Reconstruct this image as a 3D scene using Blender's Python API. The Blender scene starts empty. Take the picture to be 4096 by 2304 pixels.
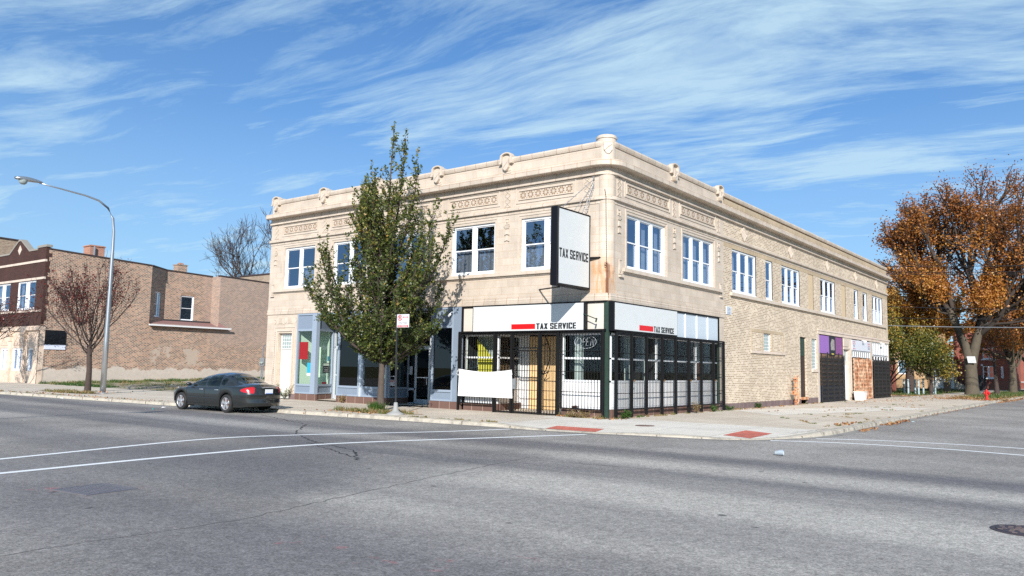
import bpy, bmesh, math, random
import numpy as np
from mathutils import Vector, Matrix, Quaternion, noise
R = math.radians
S = bpy.context.scene
COL = S.collection
rnd = random.Random(7)

# ---------------------------------------------------------------- camera
CAMLOC = Vector((15.6245, -26.3319, 1.85))
yaw, pitch, roll = R(-37.6833), R(5.7763), R(1.0351)
fw = Vector((math.sin(yaw)*math.cos(pitch), math.cos(yaw)*math.cos(pitch), math.sin(pitch)))
rt = Vector((math.cos(yaw), -math.sin(yaw), 0)); up = rt.cross(fw)
rt2 = rt*math.cos(roll)+up*math.sin(roll); up2 = -rt*math.sin(roll)+up*math.cos(roll)
cam = bpy.data.objects.new('camera', bpy.data.cameras.new('camera')); COL.objects.link(cam)
cm = Matrix((rt2, up2, -fw)).transposed().to_4x4(); cm.translation = CAMLOC
cam.matrix_world = cm
cam.data.lens = 27.85; cam.data.sensor_width = 36; cam.data.clip_end = 3000; cam.data.clip_start = .05
S.camera = cam

# ---------------------------------------------------------------- sun and sky
SUN_AZ, SUN_EL = R(33.5), R(26)          # azimuth measured from -y towards +x
ldir = Vector((-math.sin(SUN_AZ)*math.cos(SUN_EL), math.cos(SUN_AZ)*math.cos(SUN_EL), -math.sin(SUN_EL)))
sun = bpy.data.objects.new('sun', bpy.data.lights.new('sun', 'SUN')); COL.objects.link(sun)
sun.rotation_euler = ldir.to_track_quat('-Z', 'Y').to_euler()
sun.data.energy = 5.0; sun.data.angle = R(.5); sun.data.color = (1, .95, .885)
S.view_settings.view_transform = 'Standard'; S.view_settings.look = 'None'
S.view_settings.exposure = 0.38; S.view_settings.gamma = 1
S.cycles.max_bounces = 6; S.cycles.transparent_max_bounces = 16; S.cycles.glossy_bounces = 3
S.cycles.diffuse_bounces = 3; S.cycles.use_denoising = False

W = bpy.data.worlds.new("World"); S.world = W; W.use_nodes = True
nt = W.node_tree; nd = nt.nodes; lk = nt.links
for n in list(nd): nd.remove(n)
def N(tree, t, **k):
    n = tree.nodes.new(t)
    for a, v in k.items():
        if a == 'i':
            for q, w in v.items(): n.inputs[q].default_value = w
        else: setattr(n, a, v)
    return n
sky = N(nt, 'ShaderNodeTexSky', sky_type='NISHITA', sun_disc=False)
sky.sun_elevation = SUN_EL; sky.sun_rotation = math.pi - SUN_AZ
sky.air_density = 1.0; sky.dust_density = 0.3; sky.ozone_density = 3.0; sky.altitude = 200
bg = N(nt, 'ShaderNodeBackground', i={1: .077}); out = N(nt, 'ShaderNodeOutputWorld')
tc = N(nt, 'ShaderNodeTexCoord'); sp = N(nt, 'ShaderNodeSeparateXYZ'); lk.new(tc.outputs['Generated'], sp.inputs[0])
def M(tree, op, a, b=None, c=None, clamp=False):
    n = tree.nodes.new('ShaderNodeMath'); n.operation = op; n.use_clamp = clamp
    for k, v in enumerate((a, b, c)):
        if v is None: continue
        if isinstance(v, (int, float)): n.inputs[k].default_value = v
        else: tree.links.new(v, n.inputs[k])
    return n.outputs[0]
def ramp(tree, fac, stops, interp='LINEAR'):
    n = tree.nodes.new('ShaderNodeValToRGB'); n.color_ramp.interpolation = interp
    e = n.color_ramp.elements
    while len(e) < len(stops): e.new(.5)
    for k, (p, c) in enumerate(stops):
        e[k].position = p; e[k].color = (c, c, c, 1) if isinstance(c, (int, float)) else (*c, 1)
    tree.links.new(fac, n.inputs[0]); return n.outputs[0]
def mixc(tree, f, a, b, mode='MIX'):
    n = tree.nodes.new('ShaderNodeMix'); n.data_type = 'RGBA'; n.blend_type = mode
    for s, v in ((0, f), (6, a), (7, b)):
        if isinstance(v, (int, float)): n.inputs[s].default_value = v
        elif isinstance(v, tuple): n.inputs[s].default_value = (*v, 1)
        else: tree.links.new(v, n.inputs[s])
    return n.outputs[2]
# cirrus: direction projected on a high layer, streaked along one bearing
zc = M(nt, 'ADD', M(nt, 'MAXIMUM', sp.outputs[2], 0), .16)
cx = M(nt, 'DIVIDE', sp.outputs[0], zc); cy = M(nt, 'DIVIDE', sp.outputs[1], zc)
cb0 = N(nt, 'ShaderNodeCombineXYZ'); lk.new(cx, cb0.inputs[0]); lk.new(cy, cb0.inputs[1])
cb = N(nt, 'ShaderNodeVectorRotate', rotation_type='Z_AXIS'); cb.inputs['Angle'].default_value = R(-13); lk.new(cb0.outputs[0], cb.inputs['Vector'])
wn = N(nt, 'ShaderNodeTexNoise', i={'Scale': .55, 'Detail': 3, 'Roughness': .5}); lk.new(cb.outputs[0], wn.inputs['Vector'])
wv = N(nt, 'ShaderNodeVectorMath', operation='MULTIPLY_ADD'); lk.new(wn.outputs[1], wv.inputs[0]); wv.inputs[1].default_value = (.5, .75, 0); lk.new(cb.outputs[0], wv.inputs[2]); cbw = wv
def streak(ang, sx, sy, scale, detail, dist, off):
    mp = N(nt, 'ShaderNodeMapping'); mp.inputs['Rotation'].default_value = (0, 0, R(ang))
    mp.inputs['Scale'].default_value = (sx, sy, 1); mp.inputs['Location'].default_value = off
    lk.new(cbw.outputs[0], mp.inputs[0])
    n = N(nt, 'ShaderNodeTexNoise', i={'Scale': scale, 'Detail': detail, 'Roughness': .66, 'Distortion': dist})
    lk.new(mp.outputs[0], n.inputs['Vector']); return n.outputs[0]
CA = -24
s1 = streak(CA, .38, 1.4, 1.7, 8, .3, (3.1, 1.2, 0)); s2 = streak(CA-9, .7, 3.0, 2.0, 9, .4, (7, 3, 2)); s3 = streak(0, .5, .6, .9, 3, 0, (1, 5, 0)); s4 = streak(0, 1.0, 4.6, 2.2, 9, .35, (2, 8, 4))
c1 = ramp(nt, s1, [(.42, 0), (.70, 1)], 'EASE'); c2 = ramp(nt, s2, [(.42, 0), (.70, 1)]); c3 = ramp(nt, s3, [(.2, .62), (.45, 1)])
c4 = ramp(nt, s4, [(.40, 0), (.70, 1)])
cl = M(nt, 'MULTIPLY', M(nt, 'ADD', M(nt, 'ADD', M(nt, 'MULTIPLY', c1, .50), M(nt, 'MULTIPLY', c2, .42)), M(nt, 'MULTIPLY', c4, .26)), c3)
cl = M(nt, 'MULTIPLY', cl, 1.3, clamp=True)
hz = ramp(nt, sp.outputs[2], [(0, .80), (.12, .58), (.30, .26), (.6, .02)])
cl = M(nt, 'MAXIMUM', cl, hz)
cl = M(nt, 'ADD', cl, M(nt, 'MULTIPLY', hz, .25), clamp=True)
skc = mixc(nt, 1.0, sky.outputs[0], (.05, .71, 1.32), 'MULTIPLY')
lk.new(mixc(nt, M(nt, 'MULTIPLY', cl, .85), skc, (5.8, 8.0, 9.4)), bg.inputs[0]); lk.new(bg.outputs[0], out.inputs[0])

# ---------------------------------------------------------------- helpers
Z = Vector((0, 0, 1))
class Frame:
    def __init__(s, O, U, N): s.O = Vector(O); s.U = Vector(U).normalized(); s.N = Vector(N).normalized()
    def p(s, u, v, d=0): return s.O + s.U*u + Z*v + s.N*d
FR = Frame((0, 0, 0), (1, 0, 0), (0, 1, 0))      # street front of the corner building: u = x, d = inwards
SD = Frame((0, 0, 0), (0, 1, 0), (-1, 0, 0))     # side front: u = y
class MB:
    def __init__(s): s.v = []; s.f = []; s.m = []; s.mi = 0
    def face(s, pts):
        k = len(s.v); s.v += [tuple(p) for p in pts]; s.f.append(tuple(range(k, k+len(pts)))); s.m.append(s.mi); return s
    def hexa(s, a):                                # 8 corners, bottom loop then top loop
        k = len(s.v); s.v += [tuple(p) for p in a]
        for q in ((3, 2, 1, 0), (4, 5, 6, 7), (0, 1, 5, 4), (1, 2, 6, 5), (2, 3, 7, 6), (3, 0, 4, 7)):
            s.f.append(tuple(k+i for i in q)); s.m.append(s.mi)
        return s
    def box(s, x0, x1, y0, y1, z0, z1):
        return s.hexa([(x0, y0, z0), (x1, y0, z0), (x1, y1, z0), (x0, y1, z0), (x0, y0, z1), (x1, y0, z1), (x1, y1, z1), (x0, y1, z1)])
    def fb(s, F, u0, u1, v0, v1, d0, d1):
        return s.hexa([F.p(u0, v0, d0), F.p(u1, v0, d0), F.p(u1, v0, d1), F.p(u0, v0, d1), F.p(u0, v1, d0), F.p(u1, v1, d0), F.p(u1, v1, d1), F.p(u0, v1, d1)])
    def frame(s, F, u0, u1, v0, v1, d0, d1, w, wb=None):
        wb = w if wb is None else wb
        s.fb(F, u0, u0+w, v0, v1, d0, d1); s.fb(F, u1-w, u1, v0, v1, d0, d1)
        s.fb(F, u0+w, u1-w, v1-w, v1, d0, d1); s.fb(F, u0+w, u1-w, v0, v0+wb, d0, d1); return s
    def prism(s, pts, vec):
        k = len(s.v); n = len(pts); vec = Vector(vec)
        s.v += [tuple(p) for p in pts] + [tuple(Vector(p)+vec) for p in pts]
        s.f.append(tuple(k+i for i in range(n))[::-1]); s.m.append(s.mi)
        s.f.append(tuple(k+n+i for i in range(n))); s.m.append(s.mi)
        for i in range(n):
            j = (i+1) % n; s.f.append((k+i, k+j, k+n+j, k+n+i)); s.m.append(s.mi)
        return s
    def tube(s, path, rad, n=8, cap=True):
        path = [Vector(p) for p in path]; rad = rad if isinstance(rad, (list, tuple)) else [rad]*len(path)
        k = len(s.v); L = len(path)
        for i, p in enumerate(path):
            t = (path[min(i+1, L-1)]-path[max(i-1, 0)]).normalized()
            a = t.orthogonal().normalized() if abs(t.z) > .95 else t.cross(Z).normalized()
            if abs(t.z) > .95: a = (Vector((1, 0, 0))-t*t.x).normalized()
            b = t.cross(a)
            for j in range(n):
                an = 2*math.pi*j/n; s.v.append(tuple(p+(a*math.cos(an)+b*math.sin(an))*rad[i]))
        for i in range(L-1):
            for j in range(n):
                s.f.append((k+i*n+j, k+i*n+(j+1) % n, k+(i+1)*n+(j+1) % n, k+(i+1)*n+j)); s.m.append(s.mi)
        if cap:
            s.f.append(tuple(k+j for j in range(n))[::-1]); s.m.append(s.mi)
            s.f.append(tuple(k+(L-1)*n+j for j in range(n))); s.m.append(s.mi)
        return s
    def lathe(s, c, prof, n=20, axis=(0, 0, 1)):   # prof: (radius, height)
        ax = Vector(axis).normalized(); a = ax.orthogonal().normalized(); b = ax.cross(a); c = Vector(c)
        if abs(ax.z) > .99: a = Vector((1, 0, 0)); b = Vector((0, 1, 0))
        k = len(s.v)
        for r_, h in prof:
            for j in range(n):
                an = 2*math.pi*j/n; s.v.append(tuple(c+ax*h+(a*math.cos(an)+b*math.sin(an))*max(r_, 1e-4)))
        for i in range(len(prof)-1):
            for j in range(n):
                s.f.append((k+i*n+j, k+i*n+(j+1) % n, k+(i+1)*n+(j+1) % n, k+(i+1)*n+j)); s.m.append(s.mi)
        return s
    def wall(s, F, u0, u1, v0, v1, holes, d=0, rev=.25):   # flat wall with rectangular openings and their reveals
        us = sorted({u0, u1, *[h[0] for h in holes], *[h[1] for h in holes]}); vs = sorted({v0, v1, *[h[2] for h in holes], *[h[3] for h in holes]})
        us = [u for u in us if u0 <= u <= u1]; vs = [v for v in vs if v0 <= v <= v1]
        for i in range(len(us)-1):
            for j in range(len(vs)-1):
                cu, cv = (us[i]+us[i+1])/2, (vs[j]+vs[j+1])/2
                if any(h[0] < cu < h[1] and h[2] < cv < h[3] for h in holes): continue
                s.face([F.p(us[i], vs[j], d), F.p(us[i+1], vs[j], d), F.p(us[i+1], vs[j+1], d), F.p(us[i], vs[j+1], d)])
        for h in holes:
            a, b, c, e = h[:4]; c = max(c, v0); q = [F.p(a, c, d), F.p(b, c, d), F.p(b, e, d), F.p(a, e, d)]; r_ = [F.p(a, c, d+rev), F.p(b, c, d+rev), F.p(b, e, d+rev), F.p(a, e, d+rev)]
            for i in range(4): s.face([q[i], q[(i+1) % 4], r_[(i+1) % 4], r_[i]])
        return s
    def build(s, name, mats, parent=None, smooth=False, bevel=0, recalc=False, uv=True):
        me = bpy.data.meshes.new(name)
        off = Vector(parent_world(parent)) if parent else Vector((0, 0, 0))
        me.from_pydata([tuple(Vector(p)-off) for p in s.v], [], s.f)
        mats = mats if isinstance(mats, (list, tuple)) else [mats]
        for m_ in mats: me.materials.append(m_)
        if len(mats) > 1: me.polygons.foreach_set('material_index', s.m)
        if recalc or bevel or smooth:
            b = bmesh.new(); b.from_mesh(me)
            if smooth: bmesh.ops.remove_doubles(b, verts=b.verts, dist=2e-5)
            if recalc: bmesh.ops.recalc_face_normals(b, faces=b.faces)
            if bevel: bmesh.ops.bevel(b, geom=list(b.edges), offset=bevel, segments=1, affect='EDGES', clamp_overlap=True)
            b.to_mesh(me); b.free()
        if uv: boxuv(me, off)
        if smooth: me.polygons.foreach_set('use_smooth', [True]*len(me.polygons))
        me.update()
        o = bpy.data.objects.new(name, me); COL.objects.link(o)
        if parent: o.parent = parent
        return o
def pieces(b, name, mats, parent=None, tol=.02, **k):
    """separate pieces of one kind become separate parts"""
    n = len(b.f); par = list(range(n)); own = {}
    def find(i):
        while par[i] != i: par[i] = par[par[i]]; i = par[i]
        return i
    for i, f in enumerate(b.f):
        for v in f:
            if v in own: par[find(i)] = find(own[v])
            else: own[v] = i
    comp = {}
    for i in range(n): comp.setdefault(find(i), []).append(i)
    C = []
    for fs in comp.values():
        P = [b.v[v] for i in fs for v in b.f[i]]; C.append([fs, [min(p[a] for p in P)-tol for a in range(3)], [max(p[a] for p in P)+tol for a in range(3)]])
    ch = True
    while ch:
        ch = False
        for i in range(len(C)):
            for j in range(i+1, len(C)):
                if all(C[i][1][a] <= C[j][2][a] and C[j][1][a] <= C[i][2][a] for a in range(3)):
                    C[i] = [C[i][0]+C[j][0], [min(C[i][1][a], C[j][1][a]) for a in range(3)], [max(C[i][2][a], C[j][2][a]) for a in range(3)]]; C.pop(j); ch = True; break
            if ch: break
    out = []
    for fs, _, _ in C:
        q = MB()
        for i in fs:
            q.mi = b.m[i]; q.face([b.v[v] for v in b.f[i]])
        o = q.build(name, mats, parent, **k)
        if k.get('smooth'):
            w = bmesh.new(); w.from_mesh(o.data); bmesh.ops.remove_doubles(w, verts=w.verts, dist=1e-5); w.to_mesh(o.data); w.free()
        out.append(o)
    return out
def parent_world(o):
    v = Vector((0, 0, 0))
    while o: v = v+o.location; o = o.parent
    return v
def boxuv(me, off=Vector((0, 0, 0))):
    n = len(me.vertices); co = np.empty(n*3); me.vertices.foreach_get('co', co); co = co.reshape(-1, 3)+np.array(off)
    L = len(me.loops); vi = np.empty(L, dtype=np.int32); me.loops.foreach_get('vertex_index', vi)
    P = len(me.polygons); nr = np.empty(P*3); me.polygons.foreach_get('normal', nr); nr = nr.reshape(-1, 3)
    tot = np.empty(P, dtype=np.int32); me.polygons.foreach_get('loop_total', tot)
    pn = np.repeat(nr, tot, axis=0); c = co[vi]
    hor = np.abs(pn[:, 2]) > .75
    h = np.hypot(pn[:, 0], pn[:, 1])+1e-9; tx, ty = -pn[:, 1]/h, pn[:, 0]/h
    sg = np.where(np.abs(tx) > np.abs(ty), np.sign(tx), np.sign(ty)); sg[sg == 0] = 1
    u = np.where(hor, c[:, 0], (c[:, 0]*tx+c[:, 1]*ty)*sg); v = np.where(hor, c[:, 1], c[:, 2])
    l = me.uv_layers.new(name='UVMap'); l.data.foreach_set('uv', np.stack([u, v], 1).ravel())
def empty(name, loc, label, cat, group=None):
    o = bpy.data.objects.new(name, None); COL.objects.link(o); o.location = loc; o.empty_display_size = .2
    return tag(o, label, cat, group)
def tag(o, label=None, cat=None, group=None, kind=None):
    if label: o['label'] = label
    if cat: o['category'] = cat
    if group: o['group'] = group
    if kind: o['kind'] = kind
    return o
def copy_tree(o, parent=None):
    c = o.copy(); COL.objects.link(c); c.parent = parent
    for ch in [x for x in bpy.data.objects if x.parent == o]: copy_tree(ch, c)
    return c
def text(name, s, F, u0, u1, v0, v1, d, m, parent=None, bold=.02, back=1):
    cu = bpy.data.curves.new(name, 'FONT'); cu.body = s; cu.offset = bold; cu.size = 1; cu.extrude = 0
    t = bpy.data.objects.new(name, cu); COL.objects.link(t)
    dg = bpy.context.evaluated_depsgraph_get(); dg.update(); me = bpy.data.meshes.new_from_object(t.evaluated_get(dg)); bpy.data.objects.remove(t)
    xs = [v.co.x for v in me.vertices]; ys = [v.co.y for v in me.vertices]
    x0, x1, y0, y1 = min(xs), max(xs), min(ys), max(ys); off = parent_world(parent)
    for v in me.vertices:
        a = (v.co.x-x0)/(x1-x0); b = (v.co.y-y0)/(y1-y0)
        if back < 0: a = 1-a
        v.co = F.p(u0+(u1-u0)*a, v0+(v1-v0)*b, d)-off
    me.materials.clear(); me.materials.append(m); me.name = name
    o = bpy.data.objects.new(name, me); COL.objects.link(o)
    if parent: o.parent = parent
    return o

# ---------------------------------------------------------------- materials
def mat(name, col, rough=.6, metal=0, var=0, vs=6, bump=0, bs=40, spec=None, coat=0, emit=None, col2=None, dirt=0, dcol=(.1, .08, .06), ds=1.2):
    m = bpy.data.materials.new(name); m.use_nodes = True; t = m.node_tree; b = t.nodes['Principled BSDF']
    b.inputs['Base Color'].default_value = (*col, 1); b.inputs['Roughness'].default_value = rough; b.inputs['Metallic'].default_value = metal
    if spec is not None: b.inputs['Specular IOR Level'].default_value = spec
    if coat: b.inputs['Coat Weight'].default_value = coat; b.inputs['Coat Roughness'].default_value = .05
    if emit: b.inputs['Emission Color'].default_value = (*emit[0], 1); b.inputs['Emission Strength'].default_value = emit[1]
    g = t.nodes.new('ShaderNodeNewGeometry')
    c = None
    if var or col2:
        n = N(t, 'ShaderNodeTexNoise', i={'Scale': vs, 'Detail': 6, 'Roughness': .65}); t.links.new(g.outputs['Position'], n.inputs['Vector'])
        if col2: c = mixc(t, ramp(t, n.outputs[0], [(.38, 0), (.62, 1)]), col, col2)
        else: c = mixc(t, n.outputs[0], tuple(max(0, x*(1-var)) for x in col), tuple(min(1, x*(1+var)) for x in col))
    if dirt:
        n = N(t, 'ShaderNodeTexNoise', i={'Scale': ds, 'Detail': 8, 'Roughness': .7}); t.links.new(g.outputs['Position'], n.inputs['Vector'])
        c = mixc(t, M(t, 'MULTIPLY', ramp(t, n.outputs[0], [(.48, 0), (.72, 1)]), dirt), c if c else col, dcol)
    if c: t.links.new(c, b.inputs['Base Color'])
    if bump:
        n = N(t, 'ShaderNodeTexNoise', i={'Scale': bs, 'Detail': 4}); t.links.new(g.outputs['Position'], n.inputs['Vector'])
        bp = N(t, 'ShaderNodeBump', i={'Strength': bump, 'Distance': .02}); t.links.new(n.outputs[0], bp.inputs['Height']); t.links.new(bp.outputs[0], b.inputs['Normal'])
    return m
def brick(name, c1, c2, mortar, bw=.24, bh=.088, ms=.011, extra=None, rough=.85, off=.5, bump=0, c3=None, c3f=.5, bias=0, smear=.35, var=.5, vs=.5):
    m = bpy.data.materials.new(name); m.use_nodes = True; t = m.node_tree; b = t.nodes['Principled BSDF']; b.inputs['Roughness'].default_value = rough
    b.inputs['Specular IOR Level'].default_value = .25
    uv = t.nodes.new('ShaderNodeUVMap'); g = t.nodes.new('ShaderNodeNewGeometry')
    br = N(t, 'ShaderNodeTexBrick', offset=off, i={'Scale': 1, 'Mortar Size': ms, 'Mortar Smooth': .2, 'Bias': bias, 'Brick Width': bw, 'Row Height': bh})
    br.inputs['Color1'].default_value = (*c1, 1); br.inputs['Color2'].default_value = (*c2, 1); br.inputs['Mortar'].default_value = (*mortar, 1)
    t.links.new(uv.outputs[0], br.inputs['Vector']); c = br.outputs[0]
    if c3:                                          # odd bricks of a third colour
        b2 = N(t, 'ShaderNodeTexBrick', offset=off, i={'Scale': 1, 'Mortar Size': ms, 'Bias': c3f, 'Brick Width': bw, 'Row Height': bh})
        b2.inputs['Color1'].default_value = (1, 1, 1, 1); b2.inputs['Color2'].default_value = (0, 0, 0, 1); b2.inputs['Mortar'].default_value = (0, 0, 0, 1)
        mp = N(t, 'ShaderNodeMapping'); mp.inputs['Location'].default_value = (bw*37, bh*54, 0); t.links.new(uv.outputs[0], mp.inputs[0]); t.links.new(mp.outputs[0], b2.inputs['Vector'])
        c = mixc(t, M(t, 'MULTIPLY', ramp(t, b2.outputs[0], [(.55, 0), (.8, 1)]), .85), c, c3)
    n = N(t, 'ShaderNodeTexNoise', i={'Scale': 3.5, 'Detail': 8, 'Roughness': .75}); t.links.new(g.outputs['Position'], n.inputs['Vector'])
    c = mixc(t, M(t, 'MULTIPLY', ramp(t, n.outputs[0], [(.5, 0), (.68, 1)]), smear), c, mortar)
    n2 = N(t, 'ShaderNodeTexNoise', i={'Scale': vs, 'Detail': 5, 'Roughness': .6}); t.links.new(g.outputs['Position'], n2.inputs['Vector'])
    c = mixc(t, var, c, mixc(t, 1.0, c, ramp(t, n2.outputs[0], [(.3, .6), (.7, 1.25)]), 'MULTIPLY'))
    if extra: c = extra(t, c, g)
    t.links.new(c, b.inputs['Base Color'])
    if bump < .11: return m
    bp = N(t, 'ShaderNodeBump', i={'Strength': bump, 'Distance': .01}); iv = M(t, 'SUBTRACT', 1, br.outputs['Fac']); t.links.new(iv, bp.inputs['Height']); t.links.new(bp.outputs[0], b.inputs['Normal'])
    return m
def pos(t, g):
    s = t.nodes.new('ShaderNodeSeparateXYZ'); t.links.new(g.outputs['Position'], s.inputs[0]); return s.outputs
def tnoise(t, g, sc, det=6, stretch=None, loc=(0, 0, 0)):
    n = N(t, 'ShaderNodeTexNoise', i={'Scale': sc, 'Detail': det, 'Roughness': .65}); v = g.outputs['Position']
    if stretch:
        mp = N(t, 'ShaderNodeMapping'); mp.inputs['Scale'].default_value = stretch; mp.inputs['Location'].default_value = loc; t.links.new(v, mp.inputs[0]); v = mp.outputs[0]
    t.links.new(v, n.inputs['Vector']); return n.outputs[0]
def band(t, x, a, b, soft):                          # 1 between a and b
    return M(t, 'MULTIPLY', M(t, 'DIVIDE', M(t, 'SUBTRACT', x, a-soft), soft, clamp=True), M(t, 'DIVIDE', M(t, 'SUBTRACT', b+soft, x), soft, clamp=True))
def tc_extra(t, c, g):                               # rust running from the corner chain and the sign bracket, soot on ledges
    x, y, z = pos(t, g)
    st = tnoise(t, g, 7, 5, (1, 1, .18))
    near = M(t, 'MULTIPLY', band(t, x, -.75, .4, .15), band(t, y, -.6, .35, .25))
    f = M(t, 'MULTIPLY', M(t, 'MULTIPLY', near, band(t, z, 4.4, 5.9, .5)), ramp(t, st, [(.40, .12), (.58, 1)]))
    c = mixc(t, M(t, 'MULTIPLY', f, .68), c, (.56, .25, .07))
    line = M(t, 'MULTIPLY', M(t, 'MULTIPLY', band(t, M(t, 'ADD', x, M(t, 'MULTIPLY', y, 1)), -.1, -.02, .05), band(t, y, -.6, .3, .1)), band(t, z, 4.4, 5.95, .1))
    c = mixc(t, M(t, 'MULTIPLY', line, .8), c, (.16, .06, .03))
    ln2 = M(t, 'MULTIPLY', M(t, 'MULTIPLY', band(t, M(t, 'ADD', x, M(t, 'MULTIPLY', M(t, 'SUBTRACT', st, .5), .12)), -.13, -.05, .04), band(t, y, -.6, .5, .1)), band(t, z, 4.5, 5.9, .1)); c = mixc(t, M(t, 'MULTIPLY', ln2, .75), c, (.15, .06, .03))
    so = M(t, 'MULTIPLY', ramp(t, tnoise(t, g, 1.3, 8, (1, 1, .3)), [(.5, 0), (.75, 1)]), .22)
    return mixc(t, so, c, (.36, .25, .18))
def mat_road():
    m = bpy.data.materials.new('asphalt'); m.use_nodes = True; t = m.node_tree; b = t.nodes['Principled BSDF']; b.inputs['Roughness'].default_value = .82
    b.inputs['Specular IOR Level'].default_value = .35
    g = t.nodes.new('ShaderNodeNewGeometry'); x, y, z = pos(t, g)
    big = tnoise(t, g, .16, 4); wear = tnoise(t, g, .5, 4, (.12, 1, 1)); fine = tnoise(t, g, 42, 2); mid = tnoise(t, g, 11, 6)
    c = mixc(t, ramp(t, big, [(.38, 0), (.62, 1)]), (.225, .208, .192), (.35, .325, .298))
    jit = M(t, 'MULTIPLY', M(t, 'SUBTRACT', big, .5), 8)
    lp = M(t, 'MULTIPLY', band(t, M(t, 'ADD', x, jit), 5.5, 15, 3), band(t, M(t, 'ADD', y, M(t, 'MULTIPLY', jit, .5)), -17.5, -10.8, 1.6)); c = mixc(t, M(t, 'MULTIPLY', lp, .75), c, (.45, .42, .375))
    lp2 = M(t, 'MULTIPLY', band(t, M(t, 'ADD', x, jit), -12, -3, 2), band(t, M(t, 'ADD', y, M(t, 'MULTIPLY', jit, .3)), -12, -9.5, 1)); c = mixc(t, M(t, 'MULTIPLY', lp2, .5), c, (.38, .365, .35))
    dp2 = M(t, 'MULTIPLY', band(t, M(t, 'ADD', x, jit), -2, 4.5, 2), band(t, M(t, 'ADD', y, M(t, 'MULTIPLY', jit, .5)), -19, -13.8, 1.4)); c = mixc(t, M(t, 'MULTIPLY', dp2, .6), c, (.125, .12, .125))
    dp3 = M(t, 'MULTIPLY', band(t, M(t, 'ADD', x, jit), 8, 14, 2), band(t, M(t, 'ADD', y, M(t, 'MULTIPLY', jit, .5)), -24, -19.5, 1.4)); c = mixc(t, M(t, 'MULTIPLY', dp3, .4), c, (.15, .145, .15))
    # lanes polished and oiled along the main street and across the junction
    def lane(yc, w, a): return M(t, 'MULTIPLY', M(t, 'MULTIPLY', band(t, M(t, 'ADD', y, M(t, 'MULTIPLY', wear, 1.2)), yc-w, yc+w, .8), a), ramp(t, wear, [(.3, .5), (.6, 1)]))
    for yc, w, a in ((-8.6, .5, .85), (-12.0, .8, .75), (-16.3, .7, .5), (-20.5, .9, .55)):
        c = mixc(t, lane(yc, w, a), c, (.12, .113, .122))
    c = mixc(t, 1.0, c, ramp(t, fine, [(.32, .62), (.5, 1), (.68, 1.42)]), 'MULTIPLY')
    c = mixc(t, .6, c, mixc(t, 1.0, c, ramp(t, mid, [(.36, .66), (.64, 1.28)]), 'MULTIPLY'))
    # gum and oil spots
    vo = N(t, 'ShaderNodeTexVoronoi', i={'Scale': 1.25, 'Randomness': 1}); mp = N(t, 'ShaderNodeMapping'); mp.inputs['Scale'].default_value = (1, 1, 0); t.links.new(g.outputs['Position'], mp.inputs[0])
    nn = N(t, 'ShaderNodeTexNoise', i={'Scale': 6}); t.links.new(mp.outputs[0], nn.inputs['Vector'])
    ad = N(t, 'ShaderNodeVectorMath', operation='MULTIPLY_ADD'); t.links.new(nn.outputs[1], ad.inputs[0]); ad.inputs[1].default_value = (.12, .12, 0); t.links.new(mp.outputs[0], ad.inputs[2]); t.links.new(ad.outputs[0], vo.inputs['Vector'])
    c = mixc(t, M(t, 'MULTIPLY', M(t, 'MULTIPLY', ramp(t, vo.outputs['Distance'], [(.05, 1), (.085, 0)]), ramp(t, tnoise(t, g, .35, 3), [(.42, 0), (.52, 1)])), .8), c, (.05, .048, .052))
    # pink utility paint
    pk = M(t, 'MULTIPLY', M(t, 'MULTIPLY', band(t, x, 7.6, 10.6, .2), band(t, y, -21.0, -19.5, .3)), ramp(t, tnoise(t, g, 2.3, 3), [(.62, 0), (.68, .2)]))
    pk2 = M(t, 'MULTIPLY', M(t, 'MULTIPLY', band(t, x, 2.3, 3.6, .1), band(t, y, -21.0, -19.7, .1)), ramp(t, tnoise(t, g, 3, 3, None), [(.58, 0), (.64, .25)]))
    c = mixc(t, M(t, 'MAXIMUM', pk, pk2), c, (.6, .1, .12))
    t.links.new(c, b.inputs['Base Color'])
    bp = N(t, 'ShaderNodeBump', i={'Strength': .5, 'Distance': .012}); t.links.new(fine, bp.inputs['Height']); t.links.new(bp.outputs[0], b.inputs['Normal'])
    return m
def mat_concrete(name, c1, c2, joint=1.5, off=0):
    m = bpy.data.materials.new(name); m.use_nodes = True; t = m.node_tree; b = t.nodes['Principled BSDF']; b.inputs['Roughness'].default_value = .9
    g = t.nodes.new('ShaderNodeNewGeometry'); big = tnoise(t, g, .35, 6); fine = tnoise(t, g, 30, 5); st = tnoise(t, g, 2.2, 7)
    c = mixc(t, ramp(t, big, [(.35, 0), (.65, 1)]), c1, c2)
    c = mixc(t, M(t, 'MULTIPLY', ramp(t, st, [(.55, 0), (.75, 1)]), .35), c, tuple(v*.6 for v in c1))
    c = mixc(t, 1.0, c, ramp(t, fine, [(.3, .86), (.7, 1.1)]), 'MULTIPLY')
    uv = t.nodes.new('ShaderNodeUVMap')
    br = N(t, 'ShaderNodeTexBrick', offset=0, i={'Scale': 1, 'Mortar Size': .011, 'Brick Width': joint, 'Row Height': joint}); t.links.new(uv.outputs[0], br.inputs['Vector'])
    br.inputs['Color1'].default_value = (1, 1, 1, 1); br.inputs['Color2'].default_value = (.93, .93, .93, 1); br.inputs['Mortar'].default_value = (.42, .38, .32, 1)
    c = mixc(t, 1.0, c, br.outputs[0], 'MULTIPLY')
    t.links.new(c, b.inputs['Base Color']); return m
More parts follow.
